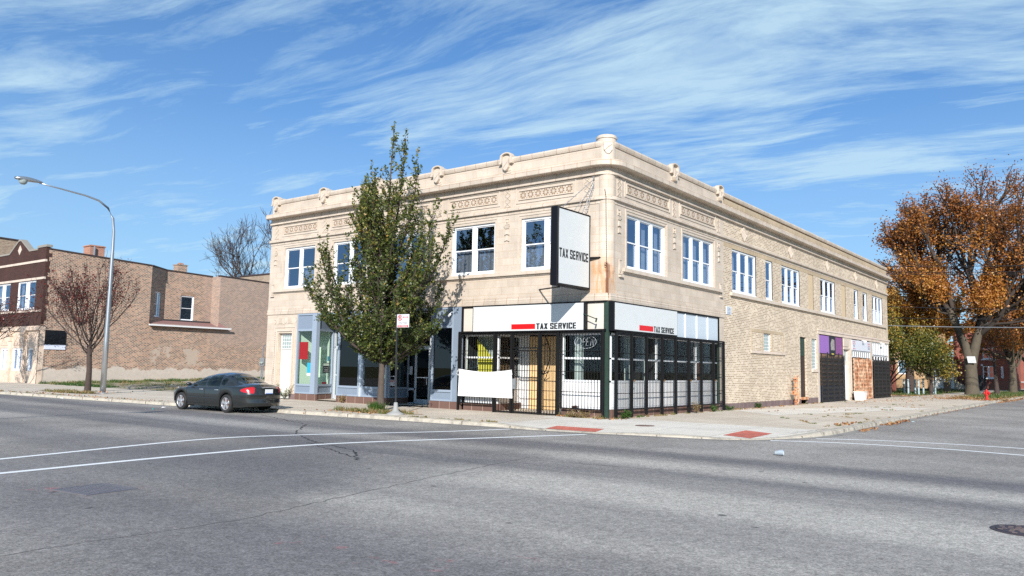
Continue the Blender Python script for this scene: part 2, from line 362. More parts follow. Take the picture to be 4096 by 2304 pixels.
def mat_glass(name, tint=(.35, .4, .42), ior=1.7, rough=.0, gcol=(1, 1, 1), wavy=0):
    m = bpy.data.materials.new(name); m.use_nodes = True; t = m.node_tree
    for n in list(t.nodes): t.nodes.remove(n)
    o = t.nodes.new('ShaderNodeOutputMaterial'); gl = N(t, 'ShaderNodeBsdfGlossy', i={'Roughness': rough}); gl.inputs[0].default_value = (*gcol, 1); tr = t.nodes.new('ShaderNodeBsdfTransparent'); tr.inputs[0].default_value = (*tint, 1)
    ge = t.nodes.new('ShaderNodeNewGeometry'); dp = N(t, 'ShaderNodeVectorMath', operation='DOT_PRODUCT'); t.links.new(ge.outputs['Normal'], dp.inputs[0]); t.links.new(ge.outputs['Incoming'], dp.inputs[1])
    f0 = ((ior-1)/(ior+1))**2*1.6; f = M(t, 'ADD', M(t, 'MULTIPLY', M(t, 'POWER', M(t, 'SUBTRACT', 1, M(t, 'ABSOLUTE', dp.outputs['Value'])), 5), 1-f0), f0)
    mx = t.nodes.new('ShaderNodeMixShader'); t.links.new(f, mx.inputs[0]); t.links.new(tr.outputs[0], mx.inputs[1]); t.links.new(gl.outputs[0], mx.inputs[2])
    # slight waviness of old glazing
    g = t.nodes.new('ShaderNodeNewGeometry'); n = N(t, 'ShaderNodeTexNoise', i={'Scale': .8, 'Detail': 1}); t.links.new(g.outputs['Position'], n.inputs['Vector'])
    bp = N(t, 'ShaderNodeBump', i={'Strength': wavy, 'Distance': .05}); t.links.new(n.outputs[0], bp.inputs['Height']); t.links.new(bp.outputs[0], gl.inputs['Normal'])
    t.links.new(mx.outputs[0], o.inputs[0]); return m
def mat_leaf(name, stops, trans=.35):
    m = bpy.data.materials.new(name); m.use_nodes = True; t = m.node_tree
    for n in list(t.nodes): t.nodes.remove(n)
    a = N(t, 'ShaderNodeAttribute', attribute_name='tint'); c = ramp(t, a.outputs['Fac'], stops)
    o = t.nodes.new('ShaderNodeOutputMaterial'); d = t.nodes.new('ShaderNodeBsdfDiffuse'); tl = t.nodes.new('ShaderNodeBsdfTranslucent'); gl = N(t, 'ShaderNodeBsdfGlossy', i={'Roughness': .45})
    t.links.new(c, d.inputs[0]); t.links.new(c, tl.inputs[0]); m1 = N(t, 'ShaderNodeMixShader', i={0: trans}); t.links.new(d.outputs[0], m1.inputs[1]); t.links.new(tl.outputs[0], m1.inputs[2])
    m2 = N(t, 'ShaderNodeMixShader', i={0: .035}); t.links.new(m1.outputs[0], m2.inputs[1]); t.links.new(gl.outputs[0], m2.inputs[2]); t.links.new(m2.outputs[0], o.inputs[0]); return m
def left_extra(t, c, g):                             # parged foot of the side wall, mortar patches, weathered band
    x, y, z = pos(t, g)
    n = tnoise(t, g, .9, 7); e = M(t, 'ADD', z, M(t, 'MULTIPLY', M(t, 'SUBTRACT', n, .5), 1.3))
    pl = M(t, 'DIVIDE', M(t, 'SUBTRACT', 1.25, e), .08, clamp=True)
    par = mixc(t, tnoise(t, g, 4, 6), (.42, .36, .3), (.62, .55, .48))
    pt = M(t, 'MULTIPLY', M(t, 'MULTIPLY', band(t, y, 9.2, 13.6, .4), band(t, z, 1.7, 3.1, .3)), ramp(t, tnoise(t, g, .75, 5, None), [(.5, 0), (.53, 1)]))
    c = mixc(t, M(t, 'MULTIPLY', band(t, y, 14.8, 21, .8), M(t, 'MULTIPLY', band(t, z, 4, 9.9, .8), .4)), c, (.34, .27, .24))
    c = mixc(t, M(t, 'MULTIPLY', pt, .85), c, (.45, .37, .3))
    return mixc(t, pl, c, par)
m_tc = brick('terracotta_blocks', (.57, .492, .41), (.515, .44, .362), (.47, .335, .22), .62, .31, .006, tc_extra, .55, bump=.1, smear=.06, var=.35, vs=1.2)
m_tcp = mat('terracotta_trim', (.565, .487, .405), .55, var=.12, vs=3, dirt=.4, dcol=(.36, .24, .15), ds=2.5, bump=.1)
m_tcd = mat('terracotta_hollow_shade', (.24, .15, .09), .9)  # flat frieze faces coloured dark for the shade of hollows
m_buff = brick('buff_brick', (.60, .495, .375), (.49, .39, .28), (.68, .595, .485), c3=(.30, .22, .145), c3f=-.3, smear=.07, ms=.016, var=.35)
m_buffs = brick('buff_soldier_brick', (.47, .37, .25), (.38, .285, .185), (.5, .42, .31), bw=.075, bh=.3, off=0, smear=.2)
m_red = brick('common_red_brick', (.42, .235, .15), (.28, .125, .08), (.52, .435, .345), ms=.02, bw=.27, bh=.105, c3=(.10, .055, .045), c3f=-.2, smear=.08, extra=left_extra, var=.3)
m_red2 = brick('chimney_red_brick', (.42, .17, .1), (.35, .12, .075), (.5, .4, .33))
m_face = brick('dark_face_brick', (.075, .034, .027), (.05, .024, .021), (.06, .035, .03), smear=.1)
m_hred = brick('house_red_brick', (.3, .085, .055), (.24, .06, .045), (.28, .15, .12), smear=.1)
m_htan = brick('house_tan_stone', (.6, .4, .22), (.52, .33, .18), (.5, .36, .22), .5, .25, .01, smear=.1)
m_lime = mat('limestone_trim', (.6, .5, .42), .75, var=.15, vs=4, dirt=.3, bump=.2)
m_gran = brick('granite_base', (.17, .1, .08), (.13, .075, .062), (.45, .36, .28), .62, .5, .009, smear=.05, off=0)
m_gran2 = brick('purple_granite_base', (.2, .145, .14), (.16, .115, .115), (.33, .27, .24), .5, .5, .008, smear=.05, off=0)
m_white = mat('white_paint', (.8, .8, .8), .45, var=.04, vs=5)
m_wframe = mat('window_frame_white', (.78, .8, .82), .35)
m_alum = mat('blue_grey_aluminium', (.27, .33, .41), .4, metal=0, spec=.7)
m_alum2 = mat('silver_aluminium', (.6, .65, .7), .35, metal=.3)
m_bpanel = mat('blue_grey_panel', (.20, .25, .32), .5, var=.06, vs=2)
m_black = mat('black_painted_steel', (.009, .009, .0095), .55, var=.5, vs=8, spec=.2)
m_blackg = mat('black_sign_cabinet', (.006, .006, .009), .45, spec=.2)
m_green = mat('weathered_green_paint', (.018, .045, .032), .7, var=.5, vs=5, dirt=.5, dcol=(.02, .02, .02), ds=6)
m_sign = mat('sign_face_white', (.60, .62, .62), .35, var=.03, vs=1.2, dirt=.10, dcol=(.36, .34, .3), ds=2.2)
m_redp = mat('sign_red', (.62, .006, .008), .4)
m_txt = mat('sign_black_letters', (.012, .014, .018), .5)
m_beige = mat('beige_panel', (.62, .57, .5), .5)
m_frost = mat('frosted_panel', (.5, .56, .62), .35, var=.05, vs=2)
m_wpanel = mat('white_painted_board', (.78, .78, .78), .6, var=.05, vs=2, dirt=.12, dcol=(.45, .35, .2), ds=3)
m_ply = mat('plywood', (.78, .53, .27), .7, var=.2, vs=3)
m_glass = mat_glass('window_glass', (.5, .54, .58), 2.6, gcol=(.55, .72, 1), wavy=.05)
m_board = mat('weathered_tan_board', (.56, .43, .28), .7, var=.2, vs=3)
m_glassd = mat_glass('shop_glass', (.86, .93, .89), 1.45)
m_gblock = mat('glass_block', (.3, .35, .34), .12, var=.5, vs=14, spec=.8)
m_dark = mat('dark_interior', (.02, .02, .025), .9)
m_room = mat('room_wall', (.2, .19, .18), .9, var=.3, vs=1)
m_mint = mat('mint_green_interior_wall', (.62, .74, .62), .8)
m_curt = mat('white_curtain', (.6, .62, .66), .8)
m_rust = mat('rusted_iron', (.33, .1, .035), .8, col2=(.62, .36, .2), vs=3, bump=.2)
m_rustd = mat('dark_rusty_door', (.035, .018, .012), .7, var=.5, vs=4)
m_gatek = mat('black_gate_iron', (.010, .009, .009), .6, var=.5, vs=3, dirt=.3, dcol=(.05, .025, .015), ds=3)
m_rustg = mat('rusty_gate_iron', (.30, .095, .03), .8, col2=(.66, .45, .3), vs=2.2)
m_roof = mat('roof_tar', (.05, .05, .052), .9, var=.3)
m_shing = mat('reddish_shingles', (.24, .13, .12), .9, var=.25, vs=8, bump=.3)
m_galv = mat('galvanised_steel', (.42, .44, .46), .32, metal=.75, var=.12, vs=3)
m_greyb = mat('grey_painted_metal', (.2, .21, .22), .5)
m_purple = mat('purple_panel', (.28, .13, .42), .5); m_purple2 = mat('magenta_purple_panel', (.22, .07, .22), .5)
m_yellow = mat('yellow_green_cloth', (.72, .60, .08), .7, var=.15, vs=3)
m_blue = mat('bright_blue_print', (.02, .35, .5), .5); m_tyre = mat('tyre_rubber', (.02, .02, .021), .8)
m_skin = mat('poster_grey_tone', (.3, .27, .26), .6, var=.9, vs=9)
m_bark = mat('grey_bark', (.085, .066, .053), .9, var=.5, vs=9, bump=.8, bs=14)
m_barkd = mat('dark_bark', (.06, .042, .036), .9, var=.5, vs=9, bump=.5)
m_barko = mat('pale_furrowed_bark', (.095, .078, .055), .9, var=.45, vs=2.5, bump=1, bs=8)
m_hydr = mat('hydrant_red', (.55, .02, .02), .4, var=.15)
m_conc = mat_concrete('old_sidewalk_concrete', (.54, .46, .365), (.66, .58, .475), 1.55)
m_conc2 = mat_concrete('new_sidewalk_concrete', (.64, .59, .515), (.74, .69, .61), 1.9)
m_kerb = mat('kerb_concrete', (.47, .425, .35), .9, var=.3, vs=5, dirt=.8, dcol=(.11, .10, .09), ds=2.2, bump=.5)
m_paver = brick('red_tactile_paving', (.58, .17, .12), (.52, .14, .1), (.42, .13, .1), .3, .3, .02, smear=.15)
m_road = mat_road()
m_paint = mat('road_marking_paint', (.82, .83, .83), .7, var=.1, vs=10, dirt=.25, dcol=(.3, .3, .3), ds=6)
m_soil = mat('dry_soil_and_leaf_litter', (.2, .135, .085), .95, col2=(.34, .27, .2), vs=2.5, bump=.5)
m_lot = mat('gravel_lot', (.38, .33, .27), .95, col2=(.22, .19, .12), vs=.8, bump=.6)
m_lawn = mat('parkway_turf', (.06, .1, .025), .95, col2=(.2, .15, .06), vs=1.4, bump=.5)
m_iron = mat('cast_iron', (.10, .10, .115), .6, var=.3)
m_grass = mat_leaf('grass_blades', [(0, (.035, .085, .012)), (.6, (.07, .14, .025)), (.8, (.25, .19, .07)), (1, (.32, .22, .11))], .3)
m_lgreen = mat_leaf('green_tree_leaves', [(0, (.022, .036, .009)), (.45, (.058, .088, .018)), (.72, (.14, .165, .035)), (.88, (.3, .26, .06)), (1, (.42, .26, .07))], .3)
m_lorange = mat_leaf('orange_tree_leaves', [(0, (.24, .085, .025)), (.5, (.46, .18, .035)), (.8, (.58, .29, .05)), (1, (.7, .44, .15))], .35)
m_lyg = mat_leaf('yellow_green_leaves', [(0, (.035, .055, .012)), (.45, (.12, .13, .025)), (.75, (.34, .26, .045)), (1, (.6, .3, .05))], .35)
m_lred = mat_leaf('dark_red_leaves', [(0, (.06, .012, .012)), (1, (.2, .03, .025))], .2)
m_lfall = mat_leaf('fallen_leaf_litter', [(0, (.12, .05, .025)), (.5, (.27, .12, .05)), (1, (.5, .3, .13))], .1)
# ---------------------------------------------------------------- ground, road, pavements
MB().face([(-900, -900, -.16), (900, -900, -.16), (900, 900, -.16), (-900, 900, -.16)]).build('ground', m_lawn)
tag(bpy.data.objects['ground'], kind='structure')
b = MB(); b.face([(-300, -60, -.13), (300, -60, -.13), (300, -3, -.13), (-300, -3, -.13)])
b.face([(5, -3, -.13), (22, -3, -.13), (22, 300, -.13), (5, 300, -.13)])
tag(b.build('road', m_road), kind='structure')
KP = [(-140, -11.6, 0), (-50, -9.2, 0), (-34.9, -8.15, 0), (-25, -7.4, 0), (-19.4, -6.95, 0), (-16.6, -6.4, 0), (-12.6, -6.2, 0), (-11.3, -6.25, 0), (-6.9, -5.72, 0), (-4, -5.45, 0),
      (-1.3, -5.25, -.015), (.1, -5.3, -.08), (1.5, -5.15, -.115), (2.6, -4.9, -.11), (3.6, -4.5, -.08), (5, -4.2, -.07), (6.2, -3.85, -.1), (6.95, -3.1, -.115),
      (7.45, -1.9, -.1), (7.8, -.6, -.035), (7.95, .8, 0), (7.92, 3.6, 0), (7.72, 12.7, 0), (7.6, 42, 0), (7.8, 80, 0), (8.5, 260, 0)]
def kerb_d(x, y):
    best = 1e9; zz = 0
    for (x0, y0, a), (x1, y1, c) in zip(KP, KP[1:]):
        dx, dy = x1-x0, y1-y0; t_ = max(0, min(1, ((x-x0)*dx+(y-y0)*dy)/(dx*dx+dy*dy))); d = math.hypot(x-x0-dx*t_, y-y0-dy*t_)
        if d < best: best = d; zz = a+(c-a)*t_
    return best, zz
def zsw(x, y):
    d, z = kerb_d(x, y); return z*max(0, 1-d/2.0)
def strip(stations, n=10, zoff=0):
    b = MB(); rows = []
    for (ix, iy), (ox, oy) in stations:
        rows.append([(ix+(ox-ix)*k/n, iy+(oy-iy)*k/n) for k in range(n+1)])
    for r0, r1 in zip(rows, rows[1:]):
        for k in range(n):
            q = [r0[k], r0[k+1], r1[k+1], r1[k]]; b.face([(x, y, zsw(x, y)+zoff) for x, y in q])
    return b
def inner(i):
    x, y, _ = KP[i]
    if i <= 10: return (x if x < -.2 else -.2, .3)
    if i >= 19: return (-.3, max(y, .3))
    return (-.25, .3)
so = [(inner(i), KP[i][:2]) for i in range(len(KP))]
dense = []
for (a, o), (c, p) in zip(so[:11], so[1:12]): dense += [(a, o)]
tag(strip(so[:11]).build('sidewalk_main_street', m_conc), kind='structure')
tag(strip(so[10:21], 12).build('sidewalk_corner', m_conc2), kind='structure')
tag(strip([so[20], so[21], ((-.3, 12), (7.74, 12)), ((-.3, 30), (7.66, 30)), ((-.3, 47), (7.6, 47))]).build('sidewalk_side_street', m_conc), kind='structure')
# newer slabs let into the old paving of the side street
b = MB()
for q in ([(0.3, 11.2), (3.4, 8.6), (7.1, 23.5), (4.5, 24.5)],): b.face([(x, y, .005) for x, y in q])
b.build('sidewalk_new_slabs', m_conc2); tag(bpy.data.objects['sidewalk_new_slabs'], kind='structure')
b = MB(); b.face([(-1.5, -5.1, zsw(-1.5, -5.1)+.004), (-1.3, -5.2, zsw(-1.3, -5.2)+.004), (-.3, .3, .004), (-2.6, .3, .004)]); tag(b.build('sidewalk_new_wedge', m_conc2), kind='structure')
m_crk0 = mat('kerb_joint_dark', (.17, .155, .13), .9)
# kerb: rounded lip stepped from the road
b = MB()
for i, ((x0, y0, a), (x1, y1, c)) in enumerate(zip(KP, KP[1:])):
    seg = max(1, int(math.hypot(x1-x0, y1-y0)/1.2)) if math.hypot(x1-x0, y1-y0) < 60 else 30
    t0 = Vector((x1-x0, y1-y0, 0)).normalized(); nrm = Vector((-t0.y, t0.x, 0)) if True else 0
    pr = []
    for k in range(seg+1):
        f = k/seg; z = a+(c-a)*f
        def nv(j):
            (p0, q0, _), (p1, q1, _) = KP[j], KP[j+1]; t = Vector((p1-p0, q1-q0, 0)).normalized(); return Vector((-t.y, t.x, 0))
        n0 = (nv(max(i-1, 0))+nv(i)).normalized(); n1 = (nv(i)+nv(min(i+1, len(KP)-2))).normalized(); n = (n0.lerp(n1, f)).normalized()
        P = Vector((x0+(x1-x0)*f, y0+(y1-y0)*f, 0)); j = .008*math.sin(k*7.3+i)
        pr.append([tuple(P-n*(.035+j)+Z*-.14), tuple(P-n*(.015+j)+Z*(z-.03)), tuple(P+n*.03+Z*(z+.012)), tuple(P+n*.27+Z*(z+.014)), tuple(P+n*.28+Z*(z-.02))])
    for r0, r1 in zip(pr, pr[1:]):
        for k in range(4): b.face([r0[k], r1[k], r1[k+1], r0[k+1]])
tag(b.build('kerb', m_kerb, smooth=False), kind='structure')
b = MB()                                            # dark joints between the kerb stones
for i, ((x0, y0, a), (x1, y1, c)) in enumerate(zip(KP, KP[1:])):
    L_ = math.hypot(x1-x0, y1-y0); t = Vector((x1-x0, y1-y0, 0)).normalized(); n = Vector((-t.y, t.x, 0))
    for k in range(max(1, int(min(L_, 60)/2.1))):
        f = (k+.5)/max(1, int(L_/2.1)); P = Vector((x0+(x1-x0)*f, y0+(y1-y0)*f, 0)); z = a+(c-a)*f; w = t*.012; s0 = P-n*.042; s1 = P+n*.28
        b.hexa([s0-w+Z*-.14, s1-w+Z*-.14, s1+w+Z*-.14, s0+w+Z*-.14, s0-w+Z*(z-.01), s1-w+Z*(z+.018), s1+w+Z*(z+.018), s0+w+Z*(z-.01)])
tag(b.build('kerb_joints', m_crk0), kind='structure')
b = MB()                                            # concrete gutter pan
for (x0, y0, a), (x1, y1, c) in list(zip(KP, KP[1:]))[1:]:
    t = Vector((x1-x0, y1-y0, 0)).normalized(); n = Vector((-t.y, t.x, 0))*-.34
    b.face([(x0, y0, -.126), (x1, y1, -.126), (x1+n.x, y1+n.y, -.1265), (x0+n.x, y0+n.y, -.1265)])
tag(b.build('gutter', mat_concrete('gutter_concrete', (.2, .19, .18), (.34, .31, .28), 3)), kind='structure')
def quad_on(pts, zo, n=4):
    b = MB(); P = [Vector(p) for p in pts]
    g = [[(P[0].lerp(P[1], i/n)).lerp(P[3].lerp(P[2], i/n), j/n) for i in range(n+1)] for j in range(n+1)]
    for j in range(n):
        for i in range(n): b.face([(v.x, v.y, zsw(v.x, v.y)+zo) for v in (g[j][i], g[j][i+1], g[j+1][i+1], g[j+1][i])])
    return b
for k, q in enumerate(([(.62, -5.0), (2.35, -4.72), (2.2, -3.95), (.5, -4.15)], [(5.85, -3.05), (6.7, -3.05), (6.75, -1.35), (5.85, -1.2)])):
    o = quad_on([(*p, 0) for p in q], .006).build('tactile_paving', m_paver)
    tag(o, ['red tactile paving panel on the kerb ramp facing the main street', 'red tactile paving panel on the kerb ramp facing the side street'][k], 'tactile paving', 'red tactile panels on the corner ramps')
# painted crosswalk lines, each bent as worn in the road
def line(pts, w, name):
    b = MB(); P = [Vector((*p, 0)) for p in pts]; Q = []
    for i in range(len(P)-1):                       # Catmull-Rom
        p0, p1, p2, p3 = P[max(i-1, 0)], P[i], P[i+1], P[min(i+2, len(P)-1)]
        for k in range(8):
            t = k/8; Q.append(.5*((2*p1)+(p2-p0)*t+(2*p0-5*p1+4*p2-p3)*t*t+(3*p1-p0-3*p2+p3)*t**3))
    Q.append(P[-1]); 
    for i in range(len(Q)-1):
        def nn(j): t = (Q[min(j+1, len(Q)-1)]-Q[max(j-1, 0)]).normalized(); return Vector((-t.y, t.x, 0))*w/2
        a, c = nn(i), nn(i+1); b.face([(Q[i]+a).to_tuple()[:2]+(-.126,), (Q[i]-a).to_tuple()[:2]+(-.126,), (Q[i+1]-c).to_tuple()[:2]+(-.126,), (Q[i+1]+c).to_tuple()[:2]+(-.126,)])
    return tag(b.build(name, m_paint), kind='structure')
line([(-1.2, -24), (-2.15, -19.84), (-3.37, -14.83), (-2.88, -12.02), (-1.15, -8.22), (-.35, -5.6)], .18, 'crosswalk_line_main')
line([(.6, -24.5), (.06, -20.63), (-.38, -16.62), (-.3, -12.96), (1.52, -7.95), (2.47, -5.45)], .20, 'crosswalk_line_main')
line([(7.27, -2.97), (9.2, -2.1), (11.75, -1.81), (13.48, -2.08), (18, -2.6)], .2, 'crosswalk_line_side')
line([(8.05, -1.2), (9.6, -.3), (11.45, .11), (13.29, .2), (18, 0)], .19, 'crosswalk_line_side')
# tar-filled cracks and slab seams
def crack(pts, w, z=-.127, m=None, seed=1, jit=.06):
    r_ = random.Random(seed); b = MB(); Q = []
    for (x0, y0), (x1, y1) in zip(pts, pts[1:]):
        n = max(2, int(math.hypot(x1-x0, y1-y0)/.18))
        for k in range(n): Q.append(Vector((x0+(x1-x0)*k/n+r_.uniform(-jit, jit), y0+(y1-y0)*k/n+r_.uniform(-jit, jit), 0)))
    for i in range(len(Q)-1):
        t = (Q[i+1]-Q[i]).normalized(); a = Vector((-t.y, t.x, 0))*w*r_.uniform(.25, .9)*.5
        b.face([(Q[i]+a)[:2]+(z,), (Q[i]-a)[:2]+(z,), (Q[i+1]-a)[:2]+(z,), (Q[i+1]+a)[:2]+(z,)])
    return b
m_tar = mat('crack_tar', (.03, .03, .035), .5); m_crk = mat('dark_crack', (.13, .125, .12), .9)  # sealant black, and dark grey for thin cracks and seams
b = crack([(-11, -7.6), (-6, -9.4), (-3.4, -11.8), (-1.0, -13.0), (1.2, -13.6), (2.9, -15)], .085, m=m_tar, seed=3)
b2 = crack([(-1.0, -13.3), (1.0, -14.0), (2.4, -14.7)], .07, seed=5); b.v, b.f, b.m = b.v+b2.v, b.f+[tuple(i+len(b.v) for i in f) for f in b2.f], b.m+b2.m
tag(b.build('road_crack_sealed', m_tar), kind='structure')
for k, p in enumerate(([(6.4, -24.5), (6.52, -22.93), (6.61, -20.26), (5.61, -15.49), (4.9, -11.5)], [(5.2, -12.2), (8.2, -11.6), (9.6, -10.2)])):
    tag(crack(p, .03, seed=k+11, jit=.035).build('road_seam', m_crk), kind='structure')
tag(crack([(6.4, -3.4), (7.0, -2.2), (7.3, -.8), (7.5, .6), (7.55, 2)], .05, z=.006, seed=8, jit=.01).build('kerb_joint', m_crk), kind='structure')

# vacant lot between the two buildings, soil strips
def lotz(y): return -.005+.022*max(0, y)
b = MB()
for k in range(12):
    y0, y1 = k*2.2+.28, (k+1)*2.2+.28; b.face([(-50.8, y0, lotz(y0)), (-21.7, y0, lotz(y0)), (-21.7, y1, lotz(y1)), (-50.8, y1, lotz(y1))])
tag(b.build('vacant_lot', m_lot), kind='structure')
b = MB().face([(-300, .3, -.01), (-50.8, .3, -.01), (-50.8, 40, .1), (-300, 40, .1)]); tag(b.build('ground_behind', m_lot), kind='structure')
def patch(cx, cy, rx, ry, z, m, name, seed=0):
    r_ = random.Random(seed); n = 28; pts = []
    for k in range(n): a = 2*math.pi*k/n; f = r_.uniform(.72, 1.1); pts.append((cx+rx*f*math.cos(a), cy+ry*f*math.sin(a), z))
    b = MB(); [b.face([(cx, cy, z), pts[k], pts[(k+1) % n]]) for k in range(n)]
    return tag(b.build(name, m), kind='structure')
patch(-8.4, -4.2, 2.6, .85, .004, m_soil, 'tree_pit', 1); patch(-33.0, -5.2, 3.2, 1.0, .004, m_soil, 'tree_pit', 2)
# far parkway on the side street
b = MB(); b.face([(3.6, 47, .002), (7.55, 47, .002), (7.7, 80, .02), (8.3, 240, .1), (3.6, 240, .1)]); tag(b.build('parkway', m_lawn), kind='structure')
b = MB(); b.face([(.6, 47, .004), (3.6, 47, .004), (3.6, 240, .1), (.6, 240, .1)]); tag(b.build('sidewalk_far', m_conc), kind='structure')
b = MB(); b.face([(-60, 46, -.01), (.6, 46, -.01), (.6, 53, .0), (-60, 53, .0)]); tag(b.build('alley', m_soil), kind='structure')
b = MB(); b.face([(-60, 53, -.01), (.6, 53, .0), (.6, 240, .1), (-60, 240, .1)]); tag(b.build('yard_lawn', m_lawn), kind='structure')

# leaf and blade scatters
def leafmesh(name, C, size, tint, m, parent=None, flat=0, aspect=.55, seed=1, dirs=None, updir=0):
    rg = np.random.default_rng(seed); n = len(C); C = np.asarray(C, float); off = np.array(parent_world(parent)) if parent else np.zeros(3)
    a = rg.normal(size=(n, 3)); a[:, 2] = a[:, 2]*(1-flat)+updir
    if dirs is not None: a = a*.8+np.asarray(dirs)
    a /= np.linalg.norm(a, axis=1)[:, None]+1e-9
    w = rg.normal(size=(n, 3)); w[:, 2] *= (1-flat)
    if flat: w[:, 2] *= .3
    c = np.cross(a, w); c /= np.linalg.norm(c, axis=1)[:, None]+1e-9
    s = np.asarray(size)[:, None] if np.ndim(size) else size
    nrm = np.cross(a, c)
    V = np.stack([C-a*s*.5, C+c*s*aspect*.5-a*s*.05+nrm*s*.08, C+a*s*.5, C-c*s*aspect*.5-a*s*.05+nrm*s*.08], 1).reshape(-1, 3)-off
    me = bpy.data.meshes.new(name); me.vertices.add(4*n); me.vertices.foreach_set('co', V.ravel())
    me.loops.add(4*n); me.loops.foreach_set('vertex_index', np.arange(4*n, dtype=np.int32)); me.polygons.add(n)
    me.polygons.foreach_set('loop_start', np.arange(0, 4*n, 4, dtype=np.int32)); me.polygons.foreach_set('loop_total', np.full(n, 4, dtype=np.int32))
    at = me.attributes.new('tint', 'FLOAT', 'POINT'); at.data.foreach_set('value', np.repeat(np.clip(tint, 0, 1), 4).astype(np.float32))
    me.update(calc_edges=True); me.materials.append(m); o = bpy.data.objects.new(name, me); COL.objects.link(o)
    if parent: o.parent = parent
    return o
def grass(name, clumps, m, kind='stuff', seed=1, label=None, cat=None, parent=None):   # clumps: (x,y,z,radius,count,height,tint)
    rg = np.random.default_rng(seed); V = []; T = []; off = np.array(parent_world(parent)) if parent else np.zeros(3)
    for (x, y, z, r_, n, h, ti) in clumps:
        a = rg.uniform(0, 2*np.pi, n); d = r_*np.sqrt(rg.uniform(0, 1, n)); px, py = x+d*np.cos(a), y+d*np.sin(a); hh = h*rg.uniform(.35, 1.1, n)
        ln = rg.normal(size=(n, 2))*hh[:, None]*.38; an = rg.uniform(0, np.pi, n); w = .012+.006*rg.uniform(size=n)+h*.015; wx, wy = np.cos(an)*w, np.sin(an)*w
        V.append(np.stack([np.stack([px-wx, py-wy, np.full(n, z)], 1), np.stack([px+wx, py+wy, np.full(n, z)], 1), np.stack([px+ln[:, 0], py+ln[:, 1], z+hh], 1)], 1).reshape(-1, 3))
        T.append(np.clip(ti+rg.normal(size=n)*.16, 0, 1))
    V = np.concatenate(V)-off; T = np.concatenate(T); n = len(T)
    me = bpy.data.meshes.new(name); me.vertices.add(3*n); me.vertices.foreach_set('co', V.ravel()); me.loops.add(3*n); me.loops.foreach_set('vertex_index', np.arange(3*n, dtype=np.int32))
    me.polygons.add(n); me.polygons.foreach_set('loop_start', np.arange(0, 3*n, 3, dtype=np.int32)); me.polygons.foreach_set('loop_total', np.full(n, 3, dtype=np.int32))
    at = me.attributes.new('tint', 'FLOAT', 'POINT'); at.data.foreach_set('value', np.repeat(T, 3).astype(np.float32)); me.update(calc_edges=True); me.materials.append(m)
    o = bpy.data.objects.new(name, me); COL.objects.link(o)
    if parent: o.parent = parent
    return tag(o, label, cat, kind=kind)
rs = random.Random(21)
cl = []
for k in range(260):                                # lot edge against the brick wall
    y = rs.uniform(.3, 22); x = -50.6+rs.expovariate(1.1); cl.append((x, y, lotz(y), .35, 38, rs.uniform(.10, .30), rs.choice((.2, .35, .6, .85))))
for k in range(230):
    x = rs.uniform(-50, -23); y = rs.uniform(.35, 9); cl.append((x, y, lotz(y), .4, 26, rs.uniform(.06, .2), rs.choice((.3, .6, .85, .95))))
for k in range(60): x = rs.uniform(-49, -40); cl.append((x, rs.uniform(.3, 1.3), 0, .35, 60, .18, .15))
grass('lot_grass', cl, m_grass, seed=4, label='green and straw coloured grass over the vacant lot beside the brick wall', cat='grass')
cl = []
for cx, cy, rx, ry, n, tt in ((-8.3, -4.3, 2.3, .6, 90, (.5, .8, .88, .95)), (-33, -5.3, 3, .75, 90, (.6, .8, .9, .97))):
    for k in range(n): a = rs.uniform(0, 6.28); q = math.sqrt(rs.random()); cl.append((cx+rx*q*math.cos(a), cy+ry*q*math.sin(a), 0, .14, 20, rs.uniform(.05, .22), rs.choice(tt)))
for k in range(26): cl.append((-9.0+rs.uniform(-.35, .25), -3.35+rs.uniform(-.25, .1), 0, .12, 26, .38, .35))
def along(x0, y0, x1, y1, n, h, sc=.1, tt=(.5, .8, .95)):
    for k in range(n):
        f = rs.random(); cl.append((x0+(x1-x0)*f+rs.gauss(0, sc), y0+(y1-y0)*f+rs.gauss(0, sc*.4), 0.0, rs.uniform(.05, .16), 16, h*rs.uniform(.3, 1.1), rs.choice(tt)))
along(-5.3, -5.25, -1.4, -4.9, 26, .1); along(-48, -8.7, -35, -7.8, 60, .1, .2, (.8, .95, 1)); along(-35, -7.7, -20, -6.7, 40, .07, .15)
along(-.05, -.35, -2, -.25, 22, .22, .08, (.7, .9)); along(.28, .3, .3, 10.8, 36, .12, .06); along(.25, 11, .22, 26, 30, .12, .08)
for a in ((4.0, 7.2, 6.9, 3.4), (4.1, 10.9, 7, 9.3), (1.8, 13, 6.8, 21), (2.2, 19, 7, 26), (5.3, 7.5, 5.5, 14), (3, 27, 7.2, 30), (.6, 28, 3, 44), (7.2, 2.5, 7.6, 8), (7.3, 8, 7.3, 30)): along(*a, 9, .08, .1, (.5, .8, .95, 1))
grass('pavement_weeds', cl, m_grass, seed=9, label='low dry weeds growing from the pavement joints and tree pits', cat='weeds')
cl = []
for k in range(900):
    x = rs.uniform(-6, 7.3); y = rs.uniform(53, 92)
    if .6 < x < 3.5: continue
    cl.append((x, y, .01, .8, 18, rs.uniform(.1, .3), rs.choice((.15, .3, .4, .8))))
grass('parkway_grass', cl, m_grass, seed=12, label='green grass of the shaded parkway and yards on the side street', cat='grass')
